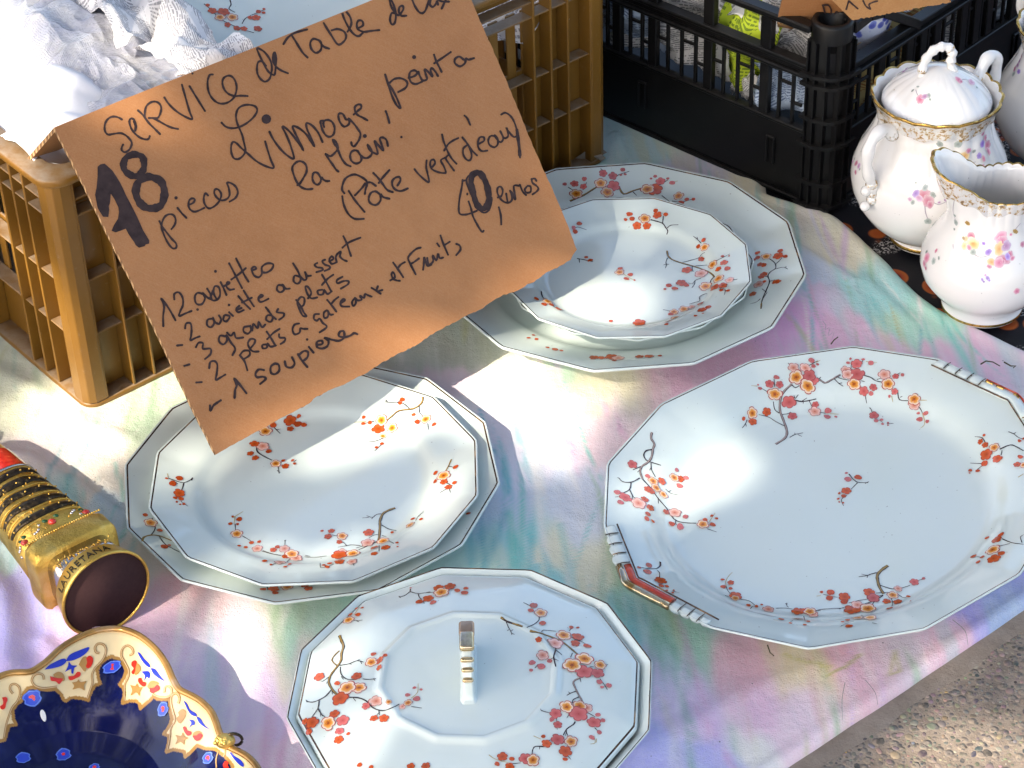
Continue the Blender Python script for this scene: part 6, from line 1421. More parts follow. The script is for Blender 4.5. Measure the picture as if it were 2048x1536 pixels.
# ================================================================== WRAPPING AND CONTENTS
def paper(name, fr, u0, u1, v0, v1, zf, mat, label, cat, seed, n=90, amp=1.0, lam=(.03, .12), group=None, uvs=1.0, rot=0, kind=None, outline=None):
    uu, vv = np.meshgrid(np.linspace(0, 1, n), np.linspace(0, 1, n))
    U = u0 + (u1 - u0) * uu; Vv_ = v0 + (v1 - v0) * vv
    jit = .012 * (fnoise(uu * 6 + seed, vv * 6, seed, 3) - .5)
    U = U + jit; Vv_ = Vv_ + .012 * (fnoise(uu * 6, vv * 6 + seed, seed + 1, 3) - .5)
    Z = zf(U, Vv_) + (amp * crumple(U, Vv_, seed, 8, lam) if mat is not M['bubble'] else -.017 * ridged(U * 17 + 3, Vv_ * 17 + 3, seed, 3) + .012 + .3 * crumple(U, Vv_, seed, 6, (.04, .12)))
    o, a, b_ = fr.o, fr.u, fr.v
    fl_ = mat is M['news_w']
    X = o.x + a.x * U + b_.x * Vv_; Y = o.y + a.y * U + b_.y * Vv_
    c, s = math.cos(rot), math.sin(rot)
    uv = np.stack([(uu * c - vv * s) * uvs, (uu * s + vv * c) * uvs], -1)
    ob = grid_obj(name, X, Y, Z, mat, uv=uv, smooth=not fl_)
    sm = ob.modifiers.new('thickness', 'SOLIDIFY'); sm.thickness = .0006
    tag(ob, label, cat, group, kind)
    return ob
# heap in the brown crate, following the photograph's outline of soft sheets
def hp(h, cu, cv, ru, rv): return lambda U, V: h * np.exp(-((U - cu) / ru) ** 2 - ((V - cv) / rv) ** 2)
paper('tissue_paper', BF, .012, .19, .012, .385, lambda U, V: .205 + hp(.05, .05, .20, .08, .14)(U, V) + .02 * np.sin(V * 22 + U * 9), M['tissue'], 'smooth white wrapping paper bulging over the left corner of the brown crate', 'wrapping paper', 101, 110, .55, (.08, .25))
paper('bubble_wrap', BF, .08, .232, .04, .36, lambda U, V: .218 + hp(.058, .15, .22, .08, .12)(U, V), M['bubble'], 'glossy clear bubble wrap heaped in the brown crate behind the price sign', 'bubble wrap', 102, 300, 1.5, (.010, .045), uvs=1.0)
NG = 'crumpled newspaper around the wrapped china'
paper('newspaper_sheet', BF, .150, .222, .12, .26, lambda U, V: .262 + hp(.022, .185, .20, .04, .05)(U, V), M['news_w'], 'folded printed sheet standing between the bubble wrap and the wrapped plate', 'newspaper', 103, 60, 1.2, (.03, .09), NG, 1.0, .5)
paper('newspaper_sheet', BF, .165, .235, .03, .13, lambda U, V: .250 + hp(.020, .20, .10, .03, .04)(U, V), M['news_w'], 'small pointed newspaper corner sticking out of the bubble wrap', 'newspaper', 104, 50, 1.2, (.03, .08), NG, .7, 2.0)
paper('newspaper_sheet', BF, .40, .60, .02, .38, lambda U, V: .17 + 0 * U, M['news_w'], 'newspaper lying low in the right half of the brown crate', 'newspaper', 105, 70, 1.0, (.03, .1), NG, 1.5, .2)
paper('tissue_paper', BF, .12, .25, .28, .39, lambda U, V: .262 + hp(.02, .24, .34, .06, .05)(U, V), M['tissue'], 'rosy shaded white paper behind the bubble wrap', 'wrapping paper', 106, 70, .7, (.04, .12))

# blossom plate lying on the wrapping
pc = BF.p(.335, .195, 0)
root, pb_ = round_plate('blossom-painted plate lying on the wrapping paper inside the brown crate', pc.x, pc.y, .212, .162, 10, .026, G_SET, tilt=(-.19, .23))
bpy.context.view_layer.update()
d = Decal([pb_])
paint(d, 'PX', [(1.4, 'd', [(460, 0), (462, 10), (458, 18), (470, 25)]), (1.2, 'd', [(408, 8), (425, 22), (440, 38), (475, 55), (508, 66)]), (1.1, 'd', [(484, 48), (490, 38), (500, 32), (528, 20)]), (1.0, 'd', [(500, 36), (512, 38)])],
      [(415, 11, 5, 'b'), (425, 22, 8, 'R'), (447, 24, 11, 'R'), (440, 35, 10, 'O'), (465, 35, 11, 'O'), (455, 50, 7, 'R'), (474, 57, 7, 'R'), (488, 58, 6, 'R'), (516, 58, 8, 'R'), (500, 36, 5, 'b'), (512, 36, 8, 'R'), (517, 24, 5, 'b'), (527, 26, 4, 'b'), (528, 19, 3, 'b')])
d.done('painted_blossom', root)

# contents of the black crate
def vpaper(fr_p, name, u0, u1, w0, w1, v, mat, label, seed, rot=0, uvs=1.0, n=60, cat='newspaper', group=NG, lean=0.0):
    uu, ww = np.meshgrid(np.linspace(0, 1, n), np.linspace(0, 1, n))
    U = u0 + (u1 - u0) * uu + .008 * (fnoise(uu * 5 + seed, ww * 5, seed, 2) - .5); W = w0 + (w1 - w0) * ww + .010 * (fnoise(uu * 5, ww * 5 + seed, seed + 4, 2) - .5)
    D = v + .9 * crumple(U, W, seed, 8, (.02, .08)) + lean * ww - .012 * np.exp(-((uu - .5) / .3) ** 2 - ((ww - .5) / .3) ** 2)
    X = np.empty_like(U); Y = np.empty_like(U); Z = np.empty_like(U)
    o = KF.o
    if fr_p == 'front': X = o.x + KF.u.x * U + KF.v.x * D; Y = o.y + KF.u.y * U + KF.v.y * D
    else: X = o.x + KF.v.x * U + KF.u.x * D; Y = o.y + KF.v.y * U + KF.u.y * D
    Z = W
    c, s = math.cos(rot), math.sin(rot)
    uv = np.stack([(uu * c - ww * s) * uvs, (uu * s + ww * c) * uvs], -1)
    ob = grid_obj(name, X, Y, Z, mat, uv=uv); tag(ob, label, cat, group)
    sm = ob.modifiers.new('thickness', 'SOLIDIFY'); sm.thickness = .0005
    return ob
vpaper('front', 'newspaper_sheet', .145, .31, .075, .225, .036, M['news'], 'grey newspaper behind the left half of the black lattice', 201, .15, .9, lean=.03)
vpaper('front', 'newspaper_sheet', .035, .16, .120, .212, .034, M['news'], 'creased newspaper page in the upper openings near the black crate corner', 202, -.4, .6, lean=.03)
vpaper('front', 'flyer', .088, .156, .082, .178, .026, M['news_lime'], 'lime green printed flyer tucked among the newspapers in the black crate', 203, -.15, .5, 40, 'flyer', None, .012)
vpaper('front', 'newspaper_sheet', .030, .105, .076, .128, .024, M['news_blue'], 'bluish newspaper wad low behind the lattice by the corner column', 204, .6, .6)
vpaper('front', 'newspaper_sheet', .105, .145, .072, .106, .030, M['news'], 'small torn newspaper scrap at the foot of the lime flyer', 205, .9, .4)
vpaper('front', 'newspaper_sheet', .235, .33, .080, .150, .030, M['news_blue'], 'dark blue printed wad behind the far left lattice', 206, .2, .6)
vpaper('side', 'newspaper_sheet', .20, .38, .07, .175, .030, M['news'], 'newspaper wad behind the right side lattice of the black crate', 207, .3, .8)
vpaper('side', 'newspaper_sheet', .07, .21, .07, .150, .036, M['news_yel'], 'brownish newspaper wad behind the side lattice above the lidded pot', 208, .8, .6)
def KP(o_, a, b_):
    f = Frame((0, 0, 0), 0); f.o = KF.o; f.u = KF.u; f.v = KF.v; return f
KG = KP(0, 0, 0)
paper('newspaper_sheet', KG, .03, .34, .03, .37, lambda U, V: .150 + hp(.04, .20, .12, .10, .08)(U, V), M['news'], 'broad newspaper page covering the top of the black crate', 'newspaper', 209, 110, 1.2, (.03, .1), NG, 1.6, .4)
paper('white_wad', KG, .10, .16, .05, .13, lambda U, V: .198 + hp(.02, .13, .09, .03, .03)(U, V), M['tissue'], 'small white paper wad on the newspapers in the black crate', 'wrapping paper', 210, 40, 1.0, (.02, .06))
# blue and white cup seen through the triangle of the rim
cc = KF.p(.050, .105, 0)
cup = empty('china_cup', (cc.x, cc.y, .095)); tag(cup, 'blue and white patterned cup seen through the gap by the black crate corner socket', 'cup')
t = NT('blue_white_glaze'); v_ = t.n('ShaderNodeTexVoronoi'); v_.inputs['Scale'].default_value = 95; t.l(t.obj(), v_.inputs['Vector'])
t.color(t.ramp(v_.outputs['Distance'], [(.18, (.08, .10, .42)), (.34, (.16, .20, .60)), (.42, (.66, .68, .80))])); t.set(rough=.12, coat=.4); M['bluewhite'] = t.mat
b = MB(); N = 40; vs = []
pr = [(.012, 0), (.014, .004), (.022, .012), (.030, .028), (.034, .045), (.036, .058), (.035, .0585), (.033, .050), (.028, .028), (.018, .010), (0.0002, .008)]
for r_, w in pr: vs += [Vector((cc.x + math.cos(2 * math.pi * k / N) * r_, cc.y + math.sin(2 * math.pi * k / N) * r_, .112 + w)) for k in range(N)]
b.add(vs, [(j * N + k, j * N + (k + 1) % N, (j + 1) * N + (k + 1) % N, (j + 1) * N + k) for j in range(len(pr) - 1) for k in range(N)])
b.build('cup_body', M['bluewhite'], cup)
b = MB(); b.tube([(cc.x - .034, cc.y - .01, .159), (cc.x - .052, cc.y - .015, .154), (cc.x - .05, cc.y - .014, .136), (cc.x - .030, cc.y - .008, .130)], .003, 8); b.build('handle', M['bluewhite'], cup)

# cardboard box with a printed letter, and a second price card on the black crate
bxf = Frame(at(1640, 30, .215) + Vector((-.02, .035, 0)), rad(-28))
box_root = empty('cardboard_box', bxf.p(0, 0, 0)); tag(box_root, 'brown cardboard box printed with a capital D, standing in the black crate', 'box')
def slab(P, thick, name, mats, parent):
    n = (P[1] - P[0]).cross(P[3] - P[0]).normalized()
    b = MB(); b.add([*P, *[p - n * thick for p in P]], [(0, 1, 2, 3)], 0); b.f += [(7, 6, 5, 4)]; b.m += [1]
    for k in range(4): b.f.append((k, (k + 1) % 4, 4 + (k + 1) % 4, 4 + k)); b.m.append(2)
    return b.build(name, mats, parent, smooth=False)
cm = [M['card'], M['card_in'], M['card_edge']]
q0, q1 = at(1560, 26, .235), at(1672, 44, .205)
q2, q3 = at(1715, -60, .270), at(1590, -70, .285)
bp = slab([at(1555, 40, .19), at(1700, 62, .17), at(1735, -50, .26), at(1580, -70, .28)], .003, 'box_flap', cm, box_root)
bd = slab([at(1555, 40, .19), at(1700, 62, .17), at(1705, 75, .12), at(1560, 60, .12)], .003, 'box_side', cm, box_root)
bpy.context.view_layer.update()
ik = Ink(None, [bp])
ik.stroke([(1646, 10), (1652, 34)], 1.6, (0, 0, 1)); ik.stroke([(1645, 10), (1656, 10), (1662, 18), (1661, 28), (1653, 35)], 1.6, (0, 0, 1)); ik.stroke([(1664, 36), (1674, 22), (1678, 38)], 1.3, (0, 0, 1))
ik.mb.build('printed_letter', M['ink'], box_root, smooth=False, recalc=False)['kind'] = 'stuff'
c2 = empty('price_card', at(1700, 36, .212)); tag(c2, 'second cardboard price card, torn off, lying on top of the black crate, starting "1 p"', 'sign')
def c2f(u, v):
    A, B, C_, D_ = at(1699, 37, .209), at(1758, 34, .206), at(1910, -6, .222), at(1950, -60, .250)
    E_ = at(1640, -40, .255)
    a = at(1703, 37, .209).lerp(at(1900, 0, .218), u); b_ = at(1636, -30, .250).lerp(at(1860, -75, .262), u)
    p = a.lerp(b_, v)
    dn = (a - b_).normalized()
    return p + dn * (ragn[int(u * 60)] * .0010 * max(0, 1 - v * 12))
cA, cB, cC = c2f(0, 0), c2f(1, 0), c2f(0, 1)
cn = (cB - cA).cross(cC - cA).normalized(); cn = cn if cn.z > 0 else -cn
cf = sheet('card_panel', c2f, cn, .003, cm, c2, 60, 20)
bpy.context.view_layer.update()
ik = Ink(None, [cf])
F9 = (1640, 0, 5.02)
for s_ in [[(262, 92), (275, 50), (288, 8)], [(290, 8), (330, 45), (378, 85)], [(432, 5), (460, 60), (505, 88), (492, 55), (500, 35), (540, 18), (575, 8)]]: ik.stroke(s_, 8, F9)
ik.mb.build('handwriting', M['ink'], c2, smooth=False, recalc=False)['kind'] = 'stuff'
# dry scrap at the foot of the brown crate and twigs on the cloth
b = MB()
for k, (P_) in enumerate([[(1148, 318, .004), (1175, 300, .016), (1200, 293, .010), (1214, 305, .003), (1190, 318, .006)], [(1180, 300, .017), (1186, 312, .012), (1204, 322, .003), (1212, 316, .005), (1192, 300, .014)]]):
    b.add([at(*p) for p in P_], [tuple(range(len(P_)))])
o = b.build('torn_scrap', M['dryleaf'], smooth=False); sm = o.modifiers.new('thickness', 'SOLIDIFY'); sm.thickness = .0006
tag(o, 'crumpled grey-brown paper scrap at the foot of the brown crate', 'paper scrap')
def twig(pts, w, label):
    b = MB(); b.tube([at(*p) for p in pts], [w * (1 - .5 * i / len(pts)) for i in range(len(pts))], 6); o = b.build('twig', M['twig']); tag(o, label, 'twig', 'dry twigs on the pastel cloth')
twig([(1962, 728, .030), (1972, 722, .016), (1986, 724, .010), (2000, 732, .008)], .0007, 'curved dry stem by the upper right handle of the oblong platter')
twig([(2008, 724, .009), (2022, 732, .008), (2032, 732, .009), (2026, 736, .007)], .0007, 'short forked twig at the right edge above the oblong platter')
twig([(1662, 688, .007), (1668, 680, .008), (1676, 674, .008)], .0007, 'tiny dark twig just above the top edge of the oblong platter')
twig([(1535, 1290, .012), (1540, 1305, .006), (1548, 1312, .005)], .0006, 'thin black bent twig under the near edge of the oblong platter')

# ================================================================== FLOWERED WHITE POTS
def lathe(name, cx, cy, z0, prof, mats, parent, N=128, mod=None, lines=()):
    b = MB(); vs = []
    for i, (r, z) in enumerate(prof):
        for k in range(N):
            th = 2 * math.pi * k / N
            rr, zz = (r, z) if mod is None else mod(i, th, r, z)
            vs.append((cx + math.cos(th) * rr, cy + math.sin(th) * rr, z0 + zz))
    b.v = vs; b.c = [(1, 1, 1)] * len(vs)
    for i in range(len(prof) - 1):
        for k in range(N):
            k2 = (k + 1) % N
            b.f.append((i * N + k, i * N + k2, (i + 1) * N + k2, (i + 1) * N + k)); b.m.append(1 if i in lines else 0)
    return b.build(name, mats, parent)
t = NT('worn_gilt_on_white'); g = t.noise(210, 5, .75)
c = t.ramp(g, [(.50, (.80, .78, .75)), (.545, (.62, .44, .22)), (.59, (.40, .24, .07)), (.64, (.14, .07, .04)), (.70, (.76, .72, .68))])
t.color(c); t.set(rough=.22, metal=.25, coat=.3); t.bump(t.noise(300, 3), .3, .0008); M['worn'] = t.mat
PM = [M['white'], M['gilt'], M['worn']]
SC = 18
def make_pot(cx, cy, z0, label, group, h_ang=215, full=True):
    root = empty('lidded_pot', (cx, cy, z0)); tag(root, label, 'pot', group)
    prof = [(0.0001, .001), (.026, .001), (.027, 0), (.031, 0), (.0335, .003), (.0325, .006), (.0315, .0075), (.032, .010), (.045, .0185), (.057, .030), (.066, .044), (.0715, .058), (.0735, .071), (.0722, .084), (.0675, .098), (.0605, .111), (.0550, .123), (.0525, .134), (.0530, .142), (.0555, .150), (.0590, .1565), (.0600, .1590), (.0590, .1600), (.0572, .1590), (.0535, .152), (.0505, .143), (.050, .134), (.055, .115), (.066, .085), (.060, .04), (.03, .012), (.0001, .008)]
    def mod(i, th, r, z):
        if 8 <= i <= 30:
            w = max(0, min(1, (z - .085) / .06)) if i < 23 else 1 * (z > .13)
            fl = abs(math.sin(th * SC / 2))
            r = r * (1 + (.030 * w) * (fl - .5)) ; z = z + .0022 * w * w * (fl - .5)
        return r, z
    body = lathe('pot_body', cx, cy, z0, prof, PM, root, 180, mod, lines=(4, 20, 21, 22))
    lp = [(.0495, .1505), (.0505, .1520), (.0500, .1545), (.0485, .1560), (.0460, .1600), (.0400, .1670), (.0320, .1735), (.0220, .1800), (.0120, .1850), (.0050, .1870), (.0001, .1873)]
    def lmod(i, th, r, z):
        w = max(0, (r - .014) / .035) if r > .014 else 0
        return r, z + .0011 * w * abs(math.sin(th * 11)) * (1 if i > 2 else .3)
    ldx, ldy = .0, -.001
    lidp = lathe('lid', cx + ldx, cy + ldy, z0, lp, PM, root, 176, lmod)
    # twig knob
    b = MB()
    P = [(-.0165, -.006, .176), (-.0165, -.004, .186), (-.0135, -.002, .196), (-.007, 0, .2035), (.001, .001, .2065), (.008, .001, .2045), (.0105, 0, .1985), (.0095, -.001, .1900), (.0125, -.002, .1835), (.0150, -.003, .1800)]
    S = [Vector((cx + x, cy + y, z0 + z)) for x, y, z in P]
    b.tube(smooth3(S, 4), [(.0042 + .0008 * math.sin(i * 1.7)) * (1.0 if i < 30 else .85) for i in range(len(smooth3(S, 4)))], 12)
    b.build('knob', [M['white']], lidp)
    g = MB()
    for q, r in ((S[1], .0046), (S[5], .0046), (S[8], .0043), (S[0], .0048)):
        blob(g, q, r)
    g.build('worn_gilding', [M['worn']], lidp)['kind'] = 'stuff'
    for sgn_, hp_ in ((1, [(.053, .134), (.060, .1435), (.070, .1450), (.0795, .1385), (.0835, .127), (.0830, .112), (.0790, .099), (.0755, .090), (.0740, .082), (.0735, .071)]),
                      (-1, [(.054, .150), (.058, .160), (.064, .1695), (.072, .1715), (.0785, .165), (.0800, .153), (.0770, .140), (.0705, .128), (.0640, .119), (.0600, .112)])):
        a = rad(h_ang) if sgn_ > 0 else rad(h_ang - 178)
        dv = Vector((math.cos(a), math.sin(a), 0))
        S = smooth3([Vector((cx, cy, z0 + z)) + dv * r for r, z in hp_], 4)
        b = MB(); b.tube(S, [.0062 - .0016 * (i / len(S)) + .0007 * math.sin(i * .9) for i in range(len(S))], 14, up=Vector((-dv.y, dv.x, 0)))
        hd = b.build('handle', M['white'], root)
        g = MB()
        for q, r in ((S[1], .0068), (S[2], .0070), (S[-9], .0060), (S[-2], .0055), (S[-4], .0050)): blob(g, q, r)
        g.build('worn_gilding', M['worn'], hd)['kind'] = 'stuff'
        g = MB()
        e = S[-1] + dv * .002
        blob(g, S[-6] + Vector((-.006, -.002, 0)) * sgn_, .0052); blob(g, e + Vector((-.005, -.002, -.003)) * sgn_, .0050)
        g.build('pearl', M['white'], hd)
    # worn gilding below the lip
    b = MB(); N = 180
    vs = []
    for (r, z) in ((.0538, .1400), (.0549, .1462), (.0566, .1512), (.0590, .1556)):
        for k in range(N):
            th = 2 * math.pi * k / N; fl = abs(math.sin(th * SC / 2)); w = max(0, min(1, (z - .085) / .06))
            dz = (.0018 * math.sin(th * 7) + .0012 * math.sin(th * 17)) if z < .141 else 0
            rr = r * (1 + .030 * w * (fl - .5)) + .00035
            vs.append((cx + math.cos(th) * rr, cy + math.sin(th) * rr, z0 + z + dz + .0022 * w * w * (fl - .5)))
    b.add(vs, [(j * N + k, j * N + (k + 1) % N, (j + 1) * N + (k + 1) % N, (j + 1) * N + k) for j in range(3) for k in range(N)])
    b.build('worn_gilding', M['worn'], root)['kind'] = 'stuff'
    return root, body, lidp
def smooth3(S, sub):
    P = [S[0]] + S + [S[-1]]; out = []
    for i in range(1, len(P) - 2):
        p0, p1, p2, p3 = P[i - 1], P[i], P[i + 1], P[i + 2]
        for k in range(sub):
            t_ = k / sub
            out.append(.5 * ((2 * p1) + (-p0 + p2) * t_ + (2 * p0 - 5 * p1 + 4 * p2 - p3) * t_ ** 2 + (-p0 + 3 * p1 - 3 * p2 + p3) * t_ ** 3))
    out.append(S[-1]); return out
def blob(b, c, r, n=10, m=7, mat=0, sq=(1, 1, 1)):
    vs = []
    for j in range(m + 1):
        ph = math.pi * j / m
        for k in range(n):
            th = 2 * math.pi * k / n
            vs.append((c[0] + r * sq[0] * math.sin(ph) * math.cos(th), c[1] + r * sq[1] * math.sin(ph) * math.sin(th), c[2] + r * sq[2] * math.cos(ph)))
    b.add(vs, [(j * n + k, j * n + (k + 1) % n, (j + 1) * n + (k + 1) % n, (j + 1) * n + k) for j in range(m) for k in range(n)], mat)

PG = 'flowered white tea pots on the dark cloth'
potr, potb, potl = make_pot(.3990, 1.8330, .0015, 'white lidded sugar pot with twig knob, two handles and faded violet flowers', PG)
pot2r, pot2b, pot2l = make_pot(.5560, 1.9500, .0015, 'flowered white pot cut off by the right edge of the photo, behind the lidded pot', PG, 300)
def scat(dc, fr, items):
    ox, oy, s = FR[fr]
    for (x, y, r, k) in items: dc.flower(ox + x / s, oy + y / s, r / s, k)
bpy.context.view_layer.update()
d = Decal([potb])
paint(d, 'K', [(4, 'v', [(700, 1370), (705, 1420), (720, 1460)]), (3, 'v', [(740, 1340), (790, 1365), (845, 1345)]), (3, 'v', [(1000, 1090), (1040, 1080)])], [])
scat(d, 'K', [(690, 1300, 44, 'pk'), (660, 1320, 30, 'lil'), (720, 1340, 40, 'pk'), (735, 1365, 26, 'pk'), (640, 1290, 28, 'vio'), (620, 1350, 18, 'gy'), (700, 1255, 22, 'gy'), (755, 1300, 22, 'gy'), (600, 1330, 14, 'lil'), (640, 1220, 8, 'gy'), (720, 1475, 24, 'gy'), (795, 1350, 10, 'lil'), (835, 1335, 10, 'lil'),
             (245, 1090, 26, 'pk'), (240, 1150, 18, 'pk'), (262, 1110, 22, 'lil'), (222, 1080, 16, 'lil'), (268, 1130, 12, 'gy'), (235, 1060, 10, 'gy'),
             (800, 960, 22, 'gy'), (830, 1000, 20, 'lil'), (920, 960, 26, 'gy'), (940, 935, 16, 'gd'), (965, 1040, 36, 'yl'), (990, 1005, 24, 'pk'), (950, 1060, 20, 'gd'), (1060, 1040, 20, 'vio'), (1025, 1010, 14, 'gy'), (1100, 920, 30, 'pk'), (1110, 970, 36, 'pk'), (1085, 890, 18, 'pk'), (1120, 1010, 28, 'pk'), (1090, 1060, 22, 'pk'), (1085, 1110, 16, 'pk'), (1080, 960, 24, 'vio'), (1010, 1110, 12, 'pk')])
d.done('painted_flowers', potr)
d = Decal([potl])
scat(d, 'K', [(670, 665, 34, 'pk'), (700, 645, 24, 'lil'), (725, 640, 16, 'gy'), (655, 580, 10, 'gy'), (620, 605, 12, 'gy'), (735, 665, 10, 'gy'), (925, 535, 26, 'pk'), (1010, 550, 30, 'pk'), (1045, 585, 10, 'gy'), (580, 460, 16, 'lil'), (560, 480, 18, 'lil'), (940, 545, 12, 'pk'), (498, 602, 5, 'gd')])
paint(d, 'K', [(2.5, 'v', [(930, 540), (970, 530), (1000, 545)]), (2.5, 'v', [(640, 600), (650, 630), (665, 650)])], [])
d.done('painted_flowers', potl)
d = Decal([pot2b])
scat(d, 'PX', [(2036, 130, 7, 'lil'), (2030, 138, 7, 'pk'), (2040, 122, 6, 'lil'), (2028, 148, 6, 'gy'), (2038, 143, 6, 'vio'), (2044, 112, 5, 'pk')])
d.done('painted_flowers', pot2r)

# jug
JX, JY, JZ = .4335, 1.7180, .0015
jug = empty('cream_jug', (JX, JY, JZ)); tag(jug, 'small white open jug with shell spout, gilt lip and rose sprays, before the lidded pot', 'jug')
jp = [(.0001, .001, 0), (.030, .001, 0), (.031, 0, 0), (.0355, 0, 0), (.0372, .0022, 0), (.0368, .0045, 0), (.0362, .0060, 0), (.0352, .0090, 0), (.0385, .0150, 0), (.0480, .0240, 0), (.0565, .0360, 0), (.0598, .0490, 0), (.0588, .0610, 0), (.0535, .0740, 0), (.0462, .0860, 0), (.0400, .0965, .05), (.0368, .1060, .2), (.0362, .1150, .45), (.0380, .1230, .72), (.0400, .1290, .92), (.0408, .1320, 1), (.0400, .1332, 1), (.0385, .1322, 1), (.0355, .1270, .92), (.0335, .1190, .6), (.0335, .1080, .2), (.042, .090, 0), (.054, .062, 0), (.054, .040, 0), (.030, .012, 0), (.0001, .008, 0)]
def jugmod(i, th, r, z):
    w = jp[i][2]
    if w > 0:
        a = th - math.pi
        a = (a + math.pi) % (2 * math.pi) - math.pi          # 0 at the spout
        sp = math.exp(-(a / .78) ** 4)
        side = math.exp(-((abs(a) - 1.45) / .55) ** 2)
        back = math.exp(-((abs(a) - math.pi) / .7) ** 2)
        rr = r * (1 + w * (.44 * sp - .22 * side + .02 * back))
        zz = z + w * w * (.024 * math.exp(-(a / .95) ** 4) - .001 * side + .006 * back)
        fl = abs(math.sin(th * 13))
        rr += w * .0009 * (fl - .5); zz += w * w * .0016 * (fl - .5)
        return rr, zz
    return r, z
jugb = lathe('jug_body', JX, JY, JZ, [(r, z) for r, z, w in jp], PM, jug, 208, jugmod, lines=(4, 20, 21))
b = MB(); N = 208; vs = []
for i_, (ri, fz) in enumerate(((18, 0), (19, 0), (20, 0))):
    for k in range(N):
        th = 2 * math.pi * k / N; rr, zz = jugmod(ri, th, jp[ri][0], jp[ri][1])
        if i_ == 0: zz -= .003 + .0016 * math.sin(th * 6) + .0012 * math.sin(th * 15)
        rr += .0004
        vs.append((JX + math.cos(th) * rr, JY + math.sin(th) * rr, JZ + zz))
b.add(vs, [(j * N + k, j * N + (k + 1) % N, (j + 1) * N + (k + 1) % N, (j + 1) * N + k) for j in range(2) for k in range(N) if not (.46 * N < k < .5 * N)])
b.build('worn_gilding', M['worn'], jug)['kind'] = 'stuff'
S = smooth3([Vector((JX + r, JY + r * .2, JZ + z)) for r, z in ((.040, .128), (.052, .142), (.068, .138), (.078, .118), (.076, .092), (.064, .072), (.056, .062))], 4)
b = MB(); b.tube(S, .0048, 12, up=Vector((0, 1, 0))); b.build('handle', M['white'], jug)
d = Decal([jugb])
paint(d, 'J', [(3, 'v', [(1000, 840), (1050, 865), (1110, 850)]), (3, 'v', [(880, 480), (870, 560), (890, 630)]), (2.5, 'v', [(1260, 700), (1310, 640)]), (2.5, 'v', [(870, 780), (872, 810)])], [])
scat(d, 'J', [(990, 725, 26, 'pk'), (1000, 775, 42, 'yl'), (945, 790, 26, 'yl'), (975, 800, 22, 'pk'), (955, 745, 18, 'yl'), (940, 740, 12, 'gd'), (1000, 830, 20, 'gy'), (1070, 775, 14, 'vio'), (1100, 830, 24, 'vio'), (1180, 730, 44, 'pk'), (1190, 760, 36, 'pk'), (1170, 810, 44, 'yl'), (1215, 790, 34, 'lil'), (1120, 895, 28, 'yl'), (1105, 925, 18, 'pk'), (1200, 880, 44, 'pk'), (1170, 900, 34, 'pk'), (1240, 845, 24, 'pk'), (1255, 870, 18, 'pk'), (1225, 860, 24, 'vio'),
             (1275, 695, 18, 'gd'), (1245, 715, 10, 'pk'), (1320, 780, 18, 'pk'), (700, 870, 34, 'pk'), (685, 905, 24, 'pk'), (695, 935, 14, 'pk'), (700, 830, 14, 'gy'), (762, 822, 16, 'pk'), (745, 890, 20, 'gy'), (780, 870, 12, 'gy'), (1060, 1010, 12, 'vio'), (1095, 1000, 16, 'vio'), (1080, 980, 10, 'lil'), (1070, 1022, 8, 'vio'), (1105, 1015, 8, 'vio'), (1285, 1085, 22, 'pk'), (890, 635, 20, 'gy'), (882, 590, 12, 'gy'), (965, 640, 16, 'gd'), (880, 680, 8, 'gy')])
d.done('painted_flowers', jug)

# ================================================================== GILT STATUETTE
SB = at(213, 1187, .0385)
AX_ = Vector((-.60, .80, -.02)).normalized(); SD = Vector((AX_.y, -AX_.x, 0)).normalized() ; UP = SD.cross(AX_) * 1
if UP.z < 0: UP = -UP
stat = empty('statuette', SB); tag(stat, 'gold-coloured souvenir statuette lying on its back, brown felt base facing the camera, lettered LAURETANA', 'statuette')
def sec(dist, hw, hu, n=32, p=2.0, dz=0.0):
    vs = []
    for k in range(n):
        a = 2 * math.pi * k / n; c, s = math.cos(a), math.sin(a)
        e = 2.0 / p
        vs.append(SB + AX_ * dist * 1.45 + SD * (hw * abs(c) ** e * (1 if c > 0 else -1)) + UP * (hu * abs(s) ** e * (1 if s > 0 else -1) + dz))
    return vs
def loft(name, secs, mat, parent, caps=True, smooth=True):
    b = MB(); n = len(secs[0]); vs = [p for s in secs for p in s]
    fs = [(j * n + k, j * n + (k + 1) % n, (j + 1) * n + (k + 1) % n, (j + 1) * n + k) for j in range(len(secs) - 1) for k in range(n)]
    if caps: fs += [tuple(range(n)), tuple((len(secs) - 1) * n + k for k in range(n))]
    b.add(vs, fs); return b.build(name, mat, parent, smooth=smooth)
R1 = .0385
bd = loft('base_disc', [sec(.0006, R1 - .0022, R1 - .0022, 64), sec(-.0004, R1 - .0022, R1 - .0022, 64), sec(-.0008, R1 - .0010, R1 - .0010, 64), sec(.0002, R1, R1, 64), sec(.0016, R1 - .0004, R1 - .0004, 64), sec(.0130, R1 - .0050, R1 - .0050, 64), sec(.0142, R1 - .0066, R1 - .0066, 64)], M['gold'], stat)
loft('felt_pad', [sec(.0008, R1 - .0027, R1 - .0027, 64), sec(.0001, R1 - .0027, R1 - .0027, 64)], M['felt'], stat)
loft('neck_block', [sec(.0135, .0275, .0235, 64, 5), sec(.0275, .0275, .0235, 64, 5)], M['silver'], stat)
o = loft('plinth', [sec(.0275, .0350, .0285, 64, 6), sec(.0290, .0365, .0295, 64, 6), sec(.0400, .0365, .0295, 64, 6), sec(.0425, .0350, .0280, 64, 6)], M['gold'], stat)
rob = [(.0425, .0350, .0280), (.060, .0325, .0268), (.080, .0300, .0252), (.105, .0275, .0235), (.130, .0255, .0220), (.155, .0230, .0200), (.172, .0180, .0170), (.180, .0090, .0100)]
